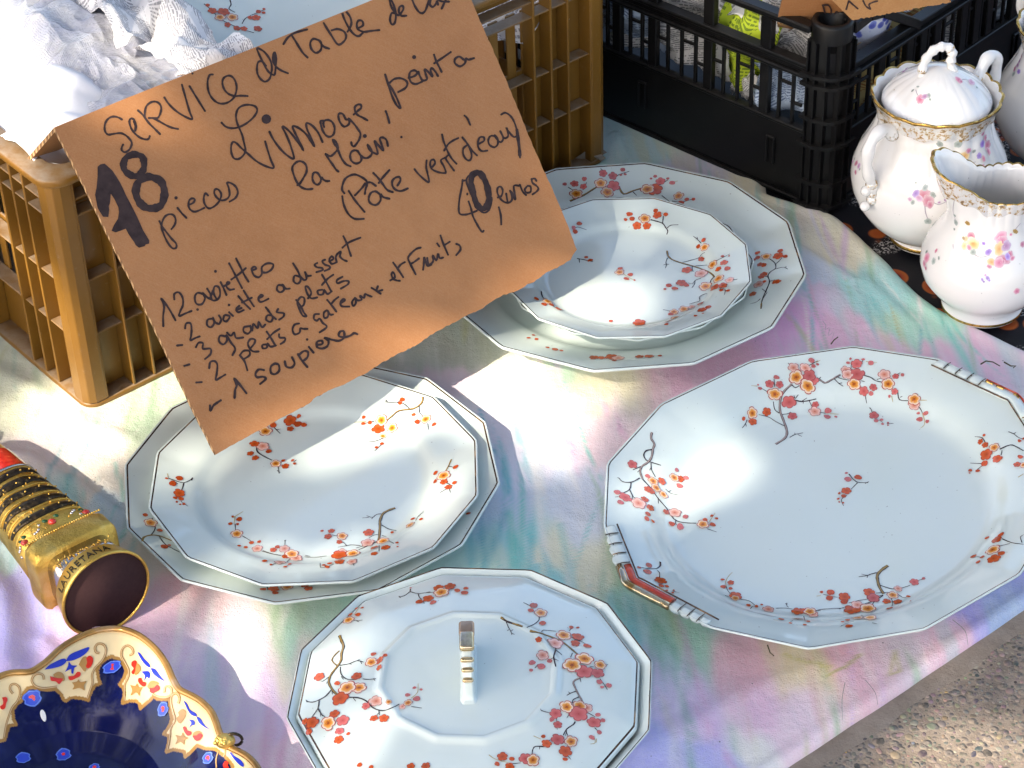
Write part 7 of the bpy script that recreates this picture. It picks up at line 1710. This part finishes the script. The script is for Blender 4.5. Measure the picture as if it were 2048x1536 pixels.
loft('robe', [sec(a, w, u, 48, 2.6) for a, w, u in rob], M['gold'], stat)
def rob_at(dd):
    for (a, w, u), (a2, w2, u2) in zip(rob[:-1], rob[1:]):
        if a <= dd <= a2:
            q = (dd - a) / (a2 - a); return w + (w2 - w) * q, u + (u2 - u) * q
    return rob[-1][1:]
def robpt(dd, a, lift):
    w, u = rob_at(dd); c, s = math.cos(a), math.sin(a); e = 2 / 2.6
    return SB + AX_ * dd * 1.45 + SD * ((w + lift) * abs(c) ** e * (1 if c > 0 else -1)) + UP * ((u + lift) * abs(s) ** e * (1 if s > 0 else -1))
for k, dd in enumerate((.0625, .0735, .0840, .0945, .1050)):
    b = MB(); S = [robpt(dd + .0012 * math.sin(a * 3 + k), a, .0002) for a in [rad(20 + 140 * i / 24) for i in range(25)]]
    b.tube(S, [.0016 + .0026 * math.sin(math.pi * i / 24) + (.0012 if (k % 2 and 9 < i < 15) else 0) for i in range(25)], 8, flat=.45); b.build('dark_band', M['oxid'], stat)
    b = MB()
    for i in range(3, 22, 3): blob(b, robpt(dd, rad(20 + 140 * i / 24), .0018), .0009, 7, 5)
    b.build('raised_beading', M['gold'], stat)['kind'] = 'stuff'
for dd in (.0575, .0682, .0788, .0893, .0998, .1100):
    b = MB(); S = [robpt(dd, rad(15 + 150 * i / 20), .0001) for i in range(21)]; b.tube(S, .0009, 6); b.build('gold_fold', M['gold'], stat)
b = MB(); S = [[robpt(dd, rad(35 + 110 * i / 12), .0009) for i in range(13)] for dd in (.1135, .118, .124, .130, .1345)]
vs = [p for s in S for p in s]; b.add(vs, [(j * 13 + k, j * 13 + k + 1, (j + 1) * 13 + k + 1, (j + 1) * 13 + k) for j in range(4) for k in range(12)]); b.build('red_panel', M['red'], stat)
b = MB(); S = [robpt(.112, rad(20 + 140 * i / 20), .0008) for i in range(21)]; b.tube(S, .0012, 6); b.build('silver_edge', M['silver'], stat)
for a_, dd in ((44, .0500), (92, .0500), (140, .0505)):
    g = MB(); blob(g, robpt(dd, rad(a_), .0006), .0030, 10, 7, 0, (1.15, 1, .8)); g.build('red_stone', M['red'], stat)
    g = MB()
    for q in (-1, 1): blob(g, robpt(dd + .0036, rad(a_ + 5 * q), .0003), .0019, 8, 5, 0, (1.3, 1, .6))
    g.build('green_leaf', M['green'], stat)
    g = MB()
    for q in range(4): blob(g, robpt(dd + random.uniform(-.002, .003), rad(a_ + 14 + q * 4), .0002), .0014, 7, 5)
    g.build('raised_beading', M['silver'], stat)['kind'] = 'stuff'
g = MB()
for i in range(90):
    dd = random.uniform(.044, .112); blob(g, robpt(dd, rad(random.uniform(20, 160)), .0004), random.uniform(.0005, .0012), 6, 4)
g.build('raised_beading', M['gold'], stat)['kind'] = 'stuff'
g = MB()
for i in range(34): blob(g, SB + AX_ * (.0420 * 1.45) + SD * (-.033 + .002 * i) + UP * (.0288 - .000004 * (i - 17) ** 2), .0011, 6, 4)
g.build('raised_beading', M['gold'], stat)['kind'] = 'stuff'
b = MB(); blob(b, SB + AX_ * .275 + UP * .001, .0115, 16, 12); b.build('head', M['oxid'], stat)
loft('crown', [sec(.195, .0125, .0125), sec(.200, .014, .014), sec(.207, .0125, .0125), sec(.213, .006, .006)], M['gold'], stat)
def ring_text(txt, size, dist0, Rf, a0, name, mat, ext=.0006, flip=False):
    cu = bpy.data.curves.new(name, 'FONT'); cu.body = txt; cu.size = size; cu.extrude = .5; cu.resolution_u = 2; cu.space_character = 1.12
    to = bpy.data.objects.new('tmp_text', cu); COL.objects.link(to); bpy.context.view_layer.update()
    me = bpy.data.meshes.new_from_object(to.evaluated_get(bpy.context.evaluated_depsgraph_get()))
    xs = [v.co.x for v in me.vertices]; x0, x1 = min(xs), max(xs)
    vs = []
    for v in me.vertices:
        x = v.co.x - (x0 + x1) / 2
        dd = dist0 + v.co.y
        Rr = Rf(dd) + (ext if v.co.z > 0 else -.0008)
        a = a0 - x / Rf(dd)
        vs.append(SB + AX_ * dd * 1.45 + SD * (Rr * math.cos(a)) + UP * (Rr * math.sin(a)))
    fs = [tuple(p.vertices) for p in me.polygons]
    bpy.data.objects.remove(to); bpy.data.curves.remove(cu); bpy.data.meshes.remove(me)
    b = MB(); b.add(vs, fs); return b.build(name, mat, stat, smooth=False)
ring_text('LAURETANA', .0088, .0032, lambda d_: R1 - .0004 - .0046 * max(0, d_ - .0016) / .0114, rad(112), 'lettering', M['oxid'])
b = MB(); rr = random.Random(4)
for i in range(26):
    u_ = -.024 + .048 * i / 25
    p = SB + AX_ * (.0300 + rr.uniform(-.002, .002)) + SD * u_ + UP * .0240
    q = p + AX_ * rr.uniform(-.0045, .0045) + SD * rr.uniform(-.0008, .0016)
    b.tube([p, (p + q) / 2 + UP * .0006, q], .0007, 5)
b.build('relief_lettering', M['gold'], stat)

# ================================================================== SCALLOPED BOWL
RZ = .052
rimpx = [(-60, 1352), (-30, 1366), (0, 1347), (20, 1341), (62, 1341), (95, 1318), (125, 1288), (165, 1266), (200, 1254), (240, 1252), (275, 1264), (305, 1287), (330, 1318), (345, 1352), (358, 1376), (400, 1396), (425, 1420), (438, 1455), (447, 1484), (462, 1494), (490, 1504), (512, 1524), (526, 1548)]
BC = Vector((-.325, 1.135, 0))
RP = [at(x, y, RZ) for x, y in rimpx]
pol = {}
for p in RP:
    a = math.atan2(p.y - BC.y, p.x - BC.x); pol[a] = math.hypot(p.x - BC.x, p.y - BC.y)
ks = sorted(pol); lo, hi = ks[0], ks[-1]
for p in RP[1:]:
    a = math.atan2(BC.y - p.y, BC.x - p.x)
    for aa in (a, a + 2 * math.pi, a - 2 * math.pi):
        if hi + .12 < aa < lo + 2 * math.pi - .12: pol[aa] = math.hypot(p.x - BC.x, p.y - BC.y)
ks = sorted(pol)
AA = np.array([k - 2 * math.pi for k in ks] + ks + [k + 2 * math.pi for k in ks]); RR_ = np.array([pol[k] for k in ks] * 3)
NA = 900
th = np.linspace(-math.pi, math.pi, NA, endpoint=False) + .0
rim_r = np.interp(th, AA, RR_)
kk = np.hanning(23); kk /= kk.sum()
rim_r = np.convolve(np.r_[rim_r[-11:], rim_r, rim_r[:11]], kk, 'valid')
mean_r = rim_r
for _ in (0, 1, 2): mean_r = np.convolve(np.r_[mean_r[-80:], mean_r, mean_r[:80]], np.ones(161) / 161, 'valid')
sfr = np.r_[np.linspace(0.002, .45, 30, endpoint=False), np.linspace(.45, .985, 130)]
def bz(s): return np.interp(s, [0, .3, .42, .55, .68, .80, .90, .96, 1.0], [.0085, .0088, .0105, .0175, .0285, .0385, .0455, .0490, .0500])
Tb, Sb = np.meshgrid(th, sfr)
sw = np.clip((Sb - .62) / .34, 0, 1); sw = sw * sw * (3 - 2 * sw)
rr2 = rim_r[None, :] * Sb * sw + mean_r[None, :] * Sb * (1 - sw)
XB = BC.x + np.cos(Tb) * rr2; YB = BC.y + np.sin(Tb) * rr2
ZB = bz(Sb)
# pixel of each vertex -> painted areas (the print follows the bowl surface)
q = np.stack([XB, YB, ZB - CAM_H], -1)
wv_ = q @ np.array(FW); PXx = 1024 + q @ np.array(CR) / wv_ * F_PX; PXy = 768 - q @ np.array(CU) / wv_ * F_PX
def polyP(fr, pts):
    ox, oy, s = FR[fr]; return np.array([(ox + x / s, oy + y / s) for x, y in pts])
def inside(P, x, y):
    r = np.zeros(x.shape, bool); n = len(P); dmin = np.full(x.shape, 1e9)
    for i in range(n):
        x1, y1 = P[i]; x2, y2 = P[(i + 1) % n]
        c = ((y1 > y) != (y2 > y)); r ^= c & (x < (x2 - x1) * (y - y1) / ((y2 - y1) + 1e-12) + x1)
        L2 = (x2 - x1) ** 2 + (y2 - y1) ** 2; tt = np.clip(((x - x1) * (x2 - x1) + (y - y1) * (y2 - y1)) / L2, 0, 1)
        dmin = np.minimum(dmin, np.hypot(x - x1 - tt * (x2 - x1), y - y1 - tt * (y2 - y1)))
    return r, dmin
inner1 = [(-260, 1100), (-120, 1180), (-20, 1270), (45, 1255), (70, 1170), (90, 1110), (160, 1100), (135, 1040), (125, 960), (160, 900), (215, 860), (235, 790), (275, 735), (330, 725), (400, 748), (480, 752), (560, 745), (610, 790), (640, 850), (662, 862), (700, 835), (740, 828), (820, 835), (885, 855), (900, 800), (930, 740), (960, 700), (1005, 690), (985, 620), (975, 550), (1010, 480), (1060, 440), (1120, 415), (1190, 440), (1240, 500), (1270, 570), (1240, 640), (1200, 700), (1240, 730), (1250, 790), (1230, 885), (1300, 862), (1360, 862), (1400, 890), (1410, 938), (1450, 900), (1500, 860), (1540, 815), (1580, 845), (1660, 850), (1705, 840), (1700, 940), (1728, 1050), (1690, 1130), (1645, 1195), (1700, 1215), (1690, 1290), (1670, 1375), (1740, 1350), (1850, 1370), (1860, 1425), (1920, 1370), (1980, 1310), (2060, 1340), (2160, 1345), (2260, 1420), (2330, 1500), (2360, 1620)]
outer1 = [(2760, 1700), (2640, 1560), (2560, 1450), (2470, 1390), (2330, 1360), (2250, 1310), (2200, 1240), (2185, 1080), (2140, 960), (2060, 880), (1960, 840), (1830, 770), (1750, 690), (1690, 560), (1620, 430), (1520, 300), (1400, 215), (1250, 165), (1100, 150), (900, 180), (740, 240), (590, 340), (440, 480), (330, 560), (120, 555), (0, 590), (-120, 640), (-300, 620)]
PA = polyP('B1', inner1 + outer1)
ins, dm = inside(PA, PXx, PXy)
inn_only = polyP('B1', inner1 + [(4000, 4000), (-3000, 4000)])
_, dmi = inside(polyP('B1', inner1 + inner1[::-1][:1]), PXx, PXy)
dl = np.full(PXx.shape, 1e9); IP = polyP('B1', inner1)
for i in range(len(IP) - 1):
    x1, y1 = IP[i]; x2, y2 = IP[i + 1]; L2 = (x2 - x1) ** 2 + (y2 - y1) ** 2
    tt = np.clip(((PXx - x1) * (x2 - x1) + (PXy - y1) * (y2 - y1)) / L2, 0, 1); dl = np.minimum(dl, np.hypot(PXx - x1 - tt * (x2 - x1), PXy - y1 - tt * (y2 - y1)))
known = (PXx > -40) & (PXx < 560) & (PXy < 1600)
cream = np.where(known, ins | (Sb > .93), Sb > (.74 + .05 * np.abs(np.sin(Tb * 6)))) & (Sb < 2)
gold = np.where(known, (dl < 3.4) & (Sb > .35), np.abs(Sb - (.74 + .05 * np.abs(np.sin(Tb * 6)))) < .012)
cc_ = np.zeros(XB.shape + (3,)); cc_[:] = (.0022, .0045, .055)
mott = fnoise(XB * 60 + 40, YB * 60 + 40, 91, 4)[..., None]
cc_ = cc_ * (.55 + .9 * mott)
crm = np.array([.76, .60, .34]); cc_ = np.where(cream[..., None], crm * (.9 + .2 * mott), cc_)
cc_ = np.where(gold[..., None], np.array([.36, .19, .05]) * (.8 + .4 * mott), cc_)
t = NT('painted_majolica'); t.color(t.attr()); t.set(rough=.12, coat=.12, spec=.35); t.b.inputs['Coat Roughness'].default_value = .04; t.bump(t.noise(18, 2), .1, .0015); M['majolica'] = t.mat
bowl = empty('scalloped_bowl', (BC.x, BC.y, 0)); tag(bowl, 'scalloped bowl, cobalt blue inside with cream and gold floral border, in the lower left corner', 'bowl')
def close(A): return np.concatenate([A, A[:, :1]], 1)
inn = grid_obj('bowl_interior', close(XB), close(YB), close(ZB), M['majolica'], bowl, cols=np.concatenate([cc_, cc_[:, :1]], 1))
so = np.array([.99, .93, .80, .62, .50, .46, .44, .40]); zo = np.array([.0500, .0440, .0300, .0140, .0065, .0, .0, .004])
To, So = np.meshgrid(th, so); ro = rim_r[None, :] * So
ZO = np.repeat(zo[:, None], NA, 1)
ob_ = grid_obj('bowl_exterior', close(BC.x + np.cos(To) * ro), close(BC.y + np.sin(To) * ro), close(ZO), M['white'], bowl)
b = MB(); S = [Vector((BC.x + math.cos(a) * r * .992, BC.y + math.sin(a) * r * .992, .0508)) for a, r in zip(th[::3], rim_r[::3])]
b.tube(S, .0027, 10, closed=True, flat=.8)
t = NT('honey_gilt_rim'); t.color(t.ramp(t.noise(40, 3), [(.35, (.30, .15, .03)), (.55, (.45, .24, .06)), (.75, (.50, .34, .22))])); t.set(rough=.18, metal=.45, coat=.4); M['honey'] = t.mat
b.build('gilt_rim', M['honey'], bowl)
bpy.context.view_layer.update()
d = Decal([inn])
GOLD, BLU, REDC = (.34, .18, .05), (.018, .035, .42), (.62, .03, .015)
def BP(fr, pts):
    ox, oy, s = FR[fr]; return [(ox + x / s, oy + y / s) for x, y in pts]
for fr, w, pts in [('B1', 26, [(1000, 385), (965, 375), (955, 330), (985, 290), (1040, 300), (1065, 350), (1050, 420), (1010, 480), (960, 530), (925, 600), (930, 680), (905, 760), (880, 840)]),
                   ('B1', 26, [(1300, 405), (1335, 390), (1330, 340), (1280, 310), (1230, 345), (1220, 410), (1255, 480), (1290, 550), (1290, 620), (1255, 700), (1250, 790), (1250, 860)]),
                   ('B1', 26, [(440, 650), (430, 605), (385, 590), (340, 610), (320, 660), (350, 710), (420, 735), (500, 730), (570, 720)]), ('B1', 24, [(130, 790), (100, 750), (110, 705), (155, 695), (195, 730), (200, 800), (170, 870), (120, 930), (90, 1010), (60, 1110), (40, 1230)]),
                   ('B1', 22, [(1655, 780), (1665, 725), (1705, 720), (1730, 760), (1715, 815), (1650, 835), (1580, 820), (1535, 790)]), ('B1', 24, [(1795, 890), (1805, 830), (1770, 790), (1725, 820), (1720, 900), (1745, 990), (1760, 1060)]),
                   ('B7', 34, [(225, 200), (235, 120), (290, 100), (340, 150), (330, 230), (260, 270), (160, 270), (60, 240)]), ('B7', 38, [(440, 370), (470, 300), (440, 220), (380, 210), (340, 270), (340, 380), (370, 500), (400, 640), (330, 760), (320, 900), (280, 1100)]),
                   ('B7', 34, [(1160, 1210), (1190, 1130), (1170, 1090)]), ('B7', 26, [(1050, 1386), (1045, 1250), (1080, 1120)])]:
    d.line(BP(fr, pts), w / FR[fr][2], GOLD, (1, .8), off=.0004)
    d.line(BP(fr, pts), w / FR[fr][2] * .45, (.60, .40, .20), (1, .8), off=.0006)
for fr, pts in [('B1', [(445, 550), (500, 500), (600, 450), (650, 440), (665, 470), (620, 510), (540, 535)]), ('B1', [(660, 465), (700, 400), (800, 355), (895, 325), (870, 380), (800, 430), (720, 460)]), ('B1', [(650, 575), (680, 520), (690, 470), (720, 505), (775, 512), (745, 535), (735, 590), (715, 580), (710, 545)]),
                ('B1', [(1380, 375), (1410, 385), (1450, 440), (1500, 490), (1510, 530), (1470, 510), (1420, 450)]), ('B1', [(1515, 535), (1560, 545), (1610, 610), (1655, 665), (1600, 640), (1540, 590)]), ('B1', [(1420, 570), (1490, 565), (1510, 600), (1500, 640), (1475, 625), (1450, 665), (1455, 610)]),
                ('B1', [(1845, 860), (1880, 890), (1910, 950), (1970, 990), (1975, 1020), (1920, 1000), (1880, 940)]), ('B1', [(1975, 1020), (2015, 1040), (2060, 1110), (2110, 1150), (2060, 1130), (2000, 1080)]), ('B1', [(1895, 1050), (1950, 1060), (1960, 1100), (1930, 1110), (1900, 1135), (1925, 1085)]),
                ('B7', [(1250, 1140), (1290, 1150), (1340, 1200), (1430, 1260), (1480, 1330), (1470, 1375), (1400, 1330), (1320, 1240)])]:
    d.poly(BP(fr, pts), BLU, .0004)
for fr, x, y, r in [('B1', 320, 835, 88), ('B1', 1130, 525, 92), ('B1', 1640, 945, 72), ('B7', 915, 1230, 100), ('B1', 230, 1440, 70), ('B1', 640, 1410, 70), ('B1', 950, 1530, 50)]:
    ox, oy, s = FR[fr]
    FLOWER['bl'] = [(0, (.02, .05, .5)), (.8, (.025, .06, .50)), (.86, (.12, .22, .62)), (1, (.05, .10, .5))]
    FLOWER['rc'] = [(0, (.62, .03, .02)), (.85, (.62, .03, .02)), (1, (.6, .12, .16))]
    d.flower(ox + x / s, oy + y / s, r / s, 'bl', 1.0, .3, 6)
    d.flower(ox + x / s, oy + y / s, r * .36 / s, 'rc', .98, .1, 9)
HT = [('B1', [(500, 615), (530, 625), (580, 635), (640, 640), (610, 680), (590, 697), (560, 670), (510, 660)]), ('B1', [(865, 440), (895, 412), (930, 430), (935, 470), (915, 520), (885, 540), (862, 520), (875, 480)]), ('B1', [(685, 620), (720, 615), (745, 610), (775, 575), (808, 580), (805, 615), (760, 640), (715, 658), (690, 648)]),
      ('B1', [(1325, 475), (1355, 458), (1375, 475), (1370, 520), (1360, 570), (1340, 600), (1322, 575), (1345, 540), (1322, 510)]), ('B1', [(1392, 640), (1420, 635), (1435, 670), (1468, 680), (1465, 715), (1440, 722), (1410, 700), (1390, 670)]), ('B1', [(1510, 735), (1550, 735), (1580, 705), (1605, 720), (1605, 755), (1560, 780), (1530, 788), (1508, 770)]),
      ('B1', [(20, 830), (60, 825), (75, 855), (60, 890), (50, 935), (20, 950), (0, 920), (30, 890)]), ('B1', [(1840, 1130), (1865, 1120), (1885, 1160), (1920, 1170), (1925, 1200), (1890, 1215), (1860, 1180)]), ('B1', [(1940, 1215), (1980, 1210), (2010, 1190), (2040, 1210), (2020, 1250), (1985, 1270), (1955, 1250)]),
      ('B7', [(1155, 1340), (1180, 1290), (1210, 1278), (1245, 1310), (1230, 1350), (1250, 1386), (1170, 1386)])]
for fr, p in HT: d.poly(BP(fr, p), REDC, .0006)
ST = [('B1', [(790, 500), (830, 430), (870, 425), (885, 480), (862, 560), (840, 565), (815, 530)]), ('B1', [(530, 600), (580, 572), (630, 590), (650, 640), (640, 665), (600, 660), (550, 625)]), ('B1', [(720, 680), (770, 670), (790, 650), (810, 675), (870, 668), (845, 710), (850, 760), (800, 735), (730, 750), (745, 715)]),
      ('B1', [(1355, 480), (1400, 500), (1415, 550), (1390, 590), (1360, 605), (1350, 560)]), ('B1', [(1310, 705), (1360, 715), (1380, 690), (1400, 725), (1435, 730), (1410, 770), (1405, 815), (1370, 780), (1315, 812), (1330, 760)]), ('B1', [(1480, 720), (1510, 670), (1560, 665), (1600, 690), (1560, 720), (1510, 750)]),
      ('B1', [(1790, 980), (1830, 945), (1870, 970), (1860, 1030), (1810, 1090), (1775, 1040), (1800, 1010)]), ('B1', [(1765, 1205), (1820, 1215), (1840, 1180), (1860, 1220), (1895, 1235), (1860, 1260), (1855, 1305), (1815, 1275), (1765, 1300), (1785, 1250)]), ('B1', [(1935, 1220), (1950, 1180), (2000, 1165), (2030, 1190), (1990, 1210), (1955, 1240)])]
for fr, p in ST: d.poly(BP(fr, p), (.42, .22, .06), .0005)
d.done('painted_decoration', bowl)
# brass clasp at the rim notch
kp = at(450, 1482, .054)
b = MB(); blob(b, kp, .0075, 14, 9, 0, (1, .8, .75)); 
for i in range(14):
    a = random.uniform(0, 6.28); e = random.uniform(.0, .0065); blob(b, kp + Vector((math.cos(a) * e - .002, math.sin(a) * e - .002, .004 - e * .3)), .0018, 7, 5)
b.build('clasp', M['gold'], bowl)
b = MB(); S = [kp + Vector((.006 * math.cos(a), .004, .006 * math.sin(a))) + Vector((.006, -.002, -.001)) for a in [i * 2 * math.pi / 16 for i in range(16)]]
b.tube(S, .0012, 7, closed=True); b.build('clasp_ring', M['oxid'], bowl)

# ================================================================== OVERHANGING TREE (out of frame; it throws the dapples)
LIT = [  # photo x, y, height, half sizes in px
(30, 150, .25, 130, 230), (250, 90, .27, 130, 70), (330, 150, .27, 80, 50), (60, 560, .12, 130, 220), (20, 330, .23, 90, 60), (120, 760, .03, 70, 60), (320, 250, .25, 120, 40), (1000, 400, .11, 50, 26), (620, 910, .03, 70, 34), (700, 870, .03, 80, 40), (790, 825, .035, 90, 42), (880, 790, .035, 70, 40), (440, 1110, .03, 80, 26), (560, 1120, .03, 90, 30), (690, 1085, .03, 60, 22),
(350, 950, .03, 50, 60), (420, 900, .03, 50, 30), (900, 960, .03, 50, 40), (850, 1030, .03, 60, 34), (500, 720, .1, 70, 20), (380, 560, .14, 40, 26),
(1120, 880, 0, 50, 80), (1190, 770, 0, 50, 30), (1000, 850, 0, 50, 50), (1900, 1450, 0, 90, 40), (1800, 1530, 0, 90, 40), (960, 790, 0, 70, 34), (1040, 740, 0, 80, 36), (1080, 810, 0, 50, 40), (1060, 880, 0, 34, 60), (900, 720, 0, 50, 20), (1150, 930, 0, 30, 50), (1110, 640, .035, 60, 34), (1190, 600, .035, 80, 44), (1270, 580, .035, 40, 34), (1250, 660, .035, 60, 20), (1255, 430, .035, 40, 34), (1250, 470, .035, 24, 30),
(1280, 1020, .02, 54, 34), (1335, 980, .02, 76, 44), (1400, 935, .02, 80, 46), (1455, 895, .02, 50, 26), (1330, 850, .03, 60, 20), (1400, 800, .03, 50, 16), (1235, 890, .03, 24, 40), (1180, 830, 0, 30, 50),
(330, 1240, 0, 90, 40), (420, 1220, 0, 90, 40), (520, 1240, 0, 40, 30), (520, 1430, 0, 60, 130), (450, 1320, 0, 60, 50), (60, 830, 0, 100, 40), (150, 880, 0, 80, 30), (250, 870, 0, 50, 40), (90, 1270, .01, 60, 40), (210, 1080, .05, 60, 40), (130, 1030, .05, 60, 40), (40, 960, .05, 50, 50),
(650, 1360, .07, 50, 70), (700, 1430, .07, 80, 80), (640, 1500, .065, 70, 60), (720, 1290, .07, 50, 34), (790, 1240, .07, 50, 26), (870, 1215, .07, 40, 16), (1000, 1180, 0, 40, 20), (330, 1320, .05, 90, 60), (420, 1460, .05, 70, 60), (270, 1400, .03, 40, 40), (230, 1260, .05, 60, 16),
(2010, 1510, 0, 110, 60), (1930, 1540, 0, 90, 34), (1800, 1480, 0, 30, 14), (1960, 330, .09, 46, 70), (1880, 190, .18, 40, 24), (1990, 160, .16, 30, 40), (1890, 350, .15, 34, 24), (2040, 560, .05, 20, 80), (2035, 230, .08, 20, 50),
(1480, 50, .16, 50, 34), (1590, 70, .15, 30, 30), (1380, 60, .16, 30, 20), (1750, 8, .22, 110, 24), (640, 20, .25, 110, 26), (520, 60, .25, 40, 30), (1160, 1120, 0, 30, 30), (740, 1210, 0, 30, 10), (1090, 980, 0, 16, 30)]
gu = TO_SUN.cross(Vector((0, 0, 1))).normalized(); gv = TO_SUN.cross(gu).normalized()
TD = 4.6
org = Vector((.05, 1.6, 0))
lit = []
for x, y, z, rx, ry in LIT:
    if z < .08: rx, ry = rx * 1.42, ry * 1.42
    c = at(x, y, z); e1 = at(x + rx, y, z) - c; e2 = at(x, y - ry, z) - c
    q = lambda v: Vector((v.dot(gu), v.dot(gv)))
    lit.append((q(c - org), q(e1), q(e2)))
def is_lit(P, shrink=1.0):
    for c, a, e in lit:
        dd = P - c; det = a.x * e.y - a.y * e.x
        s_ = (dd.x * e.y - dd.y * e.x) / det; t_ = (a.x * dd.y - a.y * dd.x) / det
        if s_ * s_ + t_ * t_ < shrink: return True
    return False
t = NT('leaf_green'); t.color(t.mix(t.noise(3), (.035, .075, .018), (.085, .13, .03))); t.set(rough=.5, spec=.3); M['leaf'] = t.mat
tree = empty('overhanging_tree', (-4.6, -3.4, GZ)); tag(tree, 'leafy tree leaning over the stall, outside the picture, dappling it with shade', 'tree')
rt = random.Random(9); b = MB(); cnt = 0
def leaf(b, c, L, W_, rt):
    a = rt.random() * 6.28; d1 = (gu * math.cos(a) + gv * math.sin(a) + TO_SUN * rt.uniform(-.4, .4)).normalized(); d2 = d1.cross(TO_SUN + gu * rt.uniform(-.4, .4)).normalized()
    nn = d1.cross(d2)
    b.add([c - d1 * L / 2, c - d1 * L * .2 + d2 * W_ / 2, c + d1 * L * .2 + d2 * W_ * .42, c + d1 * L / 2, c + d1 * L * .2 - d2 * W_ * .42, c - d1 * L * .2 - d2 * W_ / 2], [(0, 1, 5), (1, 2, 4, 5), (2, 3, 4)])
for i in range(25000):
    P = Vector((rt.gauss(0, .62), rt.gauss(0, .62))) if i % 2 else Vector((rt.uniform(-1, 1), rt.uniform(-1, 1)))
    if abs(P.x) > 1.5 or abs(P.y) > 1.5: continue
    if is_lit(P, rt.choice([.75, 1.0, 1.15])): continue
    dep = TD + rt.uniform(-.22, .32)
    L = rt.uniform(.035, .062)
    c = org + gu * P.x + gv * P.y + TO_SUN * dep
    leaf(b, c, L, L * .62, rt)
# the rest of the crown roofs the stall; its far edge stands about 40 degrees above the dishes
for i in range(22000):
    x, y, z = rt.uniform(-4.5, 4.5), rt.uniform(-3.2, 6.3), rt.uniform(2.7, 3.9)
    if y > 1.4 + z * 1.20 + .25 * math.sin(x * 2.3) + .15 * math.sin(x * 6.1): continue
    gx, gy = x + SX * z, y + SY * z
    if -1.5 < gx < 1.4 and .35 < gy < 3.2: continue
    leaf(b, Vector((x, y, z)), rt.uniform(.10, .17), .085, rt)
lf = b.build('crown', M['leaf'], tree, smooth=False, recalc=False); lf['kind'] = 'stuff'
b = MB()
t0 = Vector((-4.6, -3.4, GZ)); t1 = t0 + Vector((.15, .2, 2.2)); b.tube(smooth3([t0, t0 + Vector((.1, .05, 1.1)), t1, t1 + Vector((.6, .7, .7)), t1 + Vector((1.0, 1.2, 1.1))], 4), [.16 - .006 * i for i in range(17)], 12)
b.build('trunk', M['twig'], tree)
for k in range(7):
    a = Vector((-3.2, -1.8, 3.2)) + Vector((rt.uniform(-.2, .2), rt.uniform(-.2, .2), rt.uniform(-.2, .2)))
    P = Vector((rt.uniform(-.8, .8), rt.uniform(-.8, .8)))
    e = org + gu * P.x + gv * P.y + TO_SUN * (TD + .5)
    b = MB(); b.tube(smooth3([a, a.lerp(e, .5) + Vector((0, 0, .25)), e], 4), [.03 - .003 * i for i in range(9)], 7); b.build('limb', M['twig'], tree)
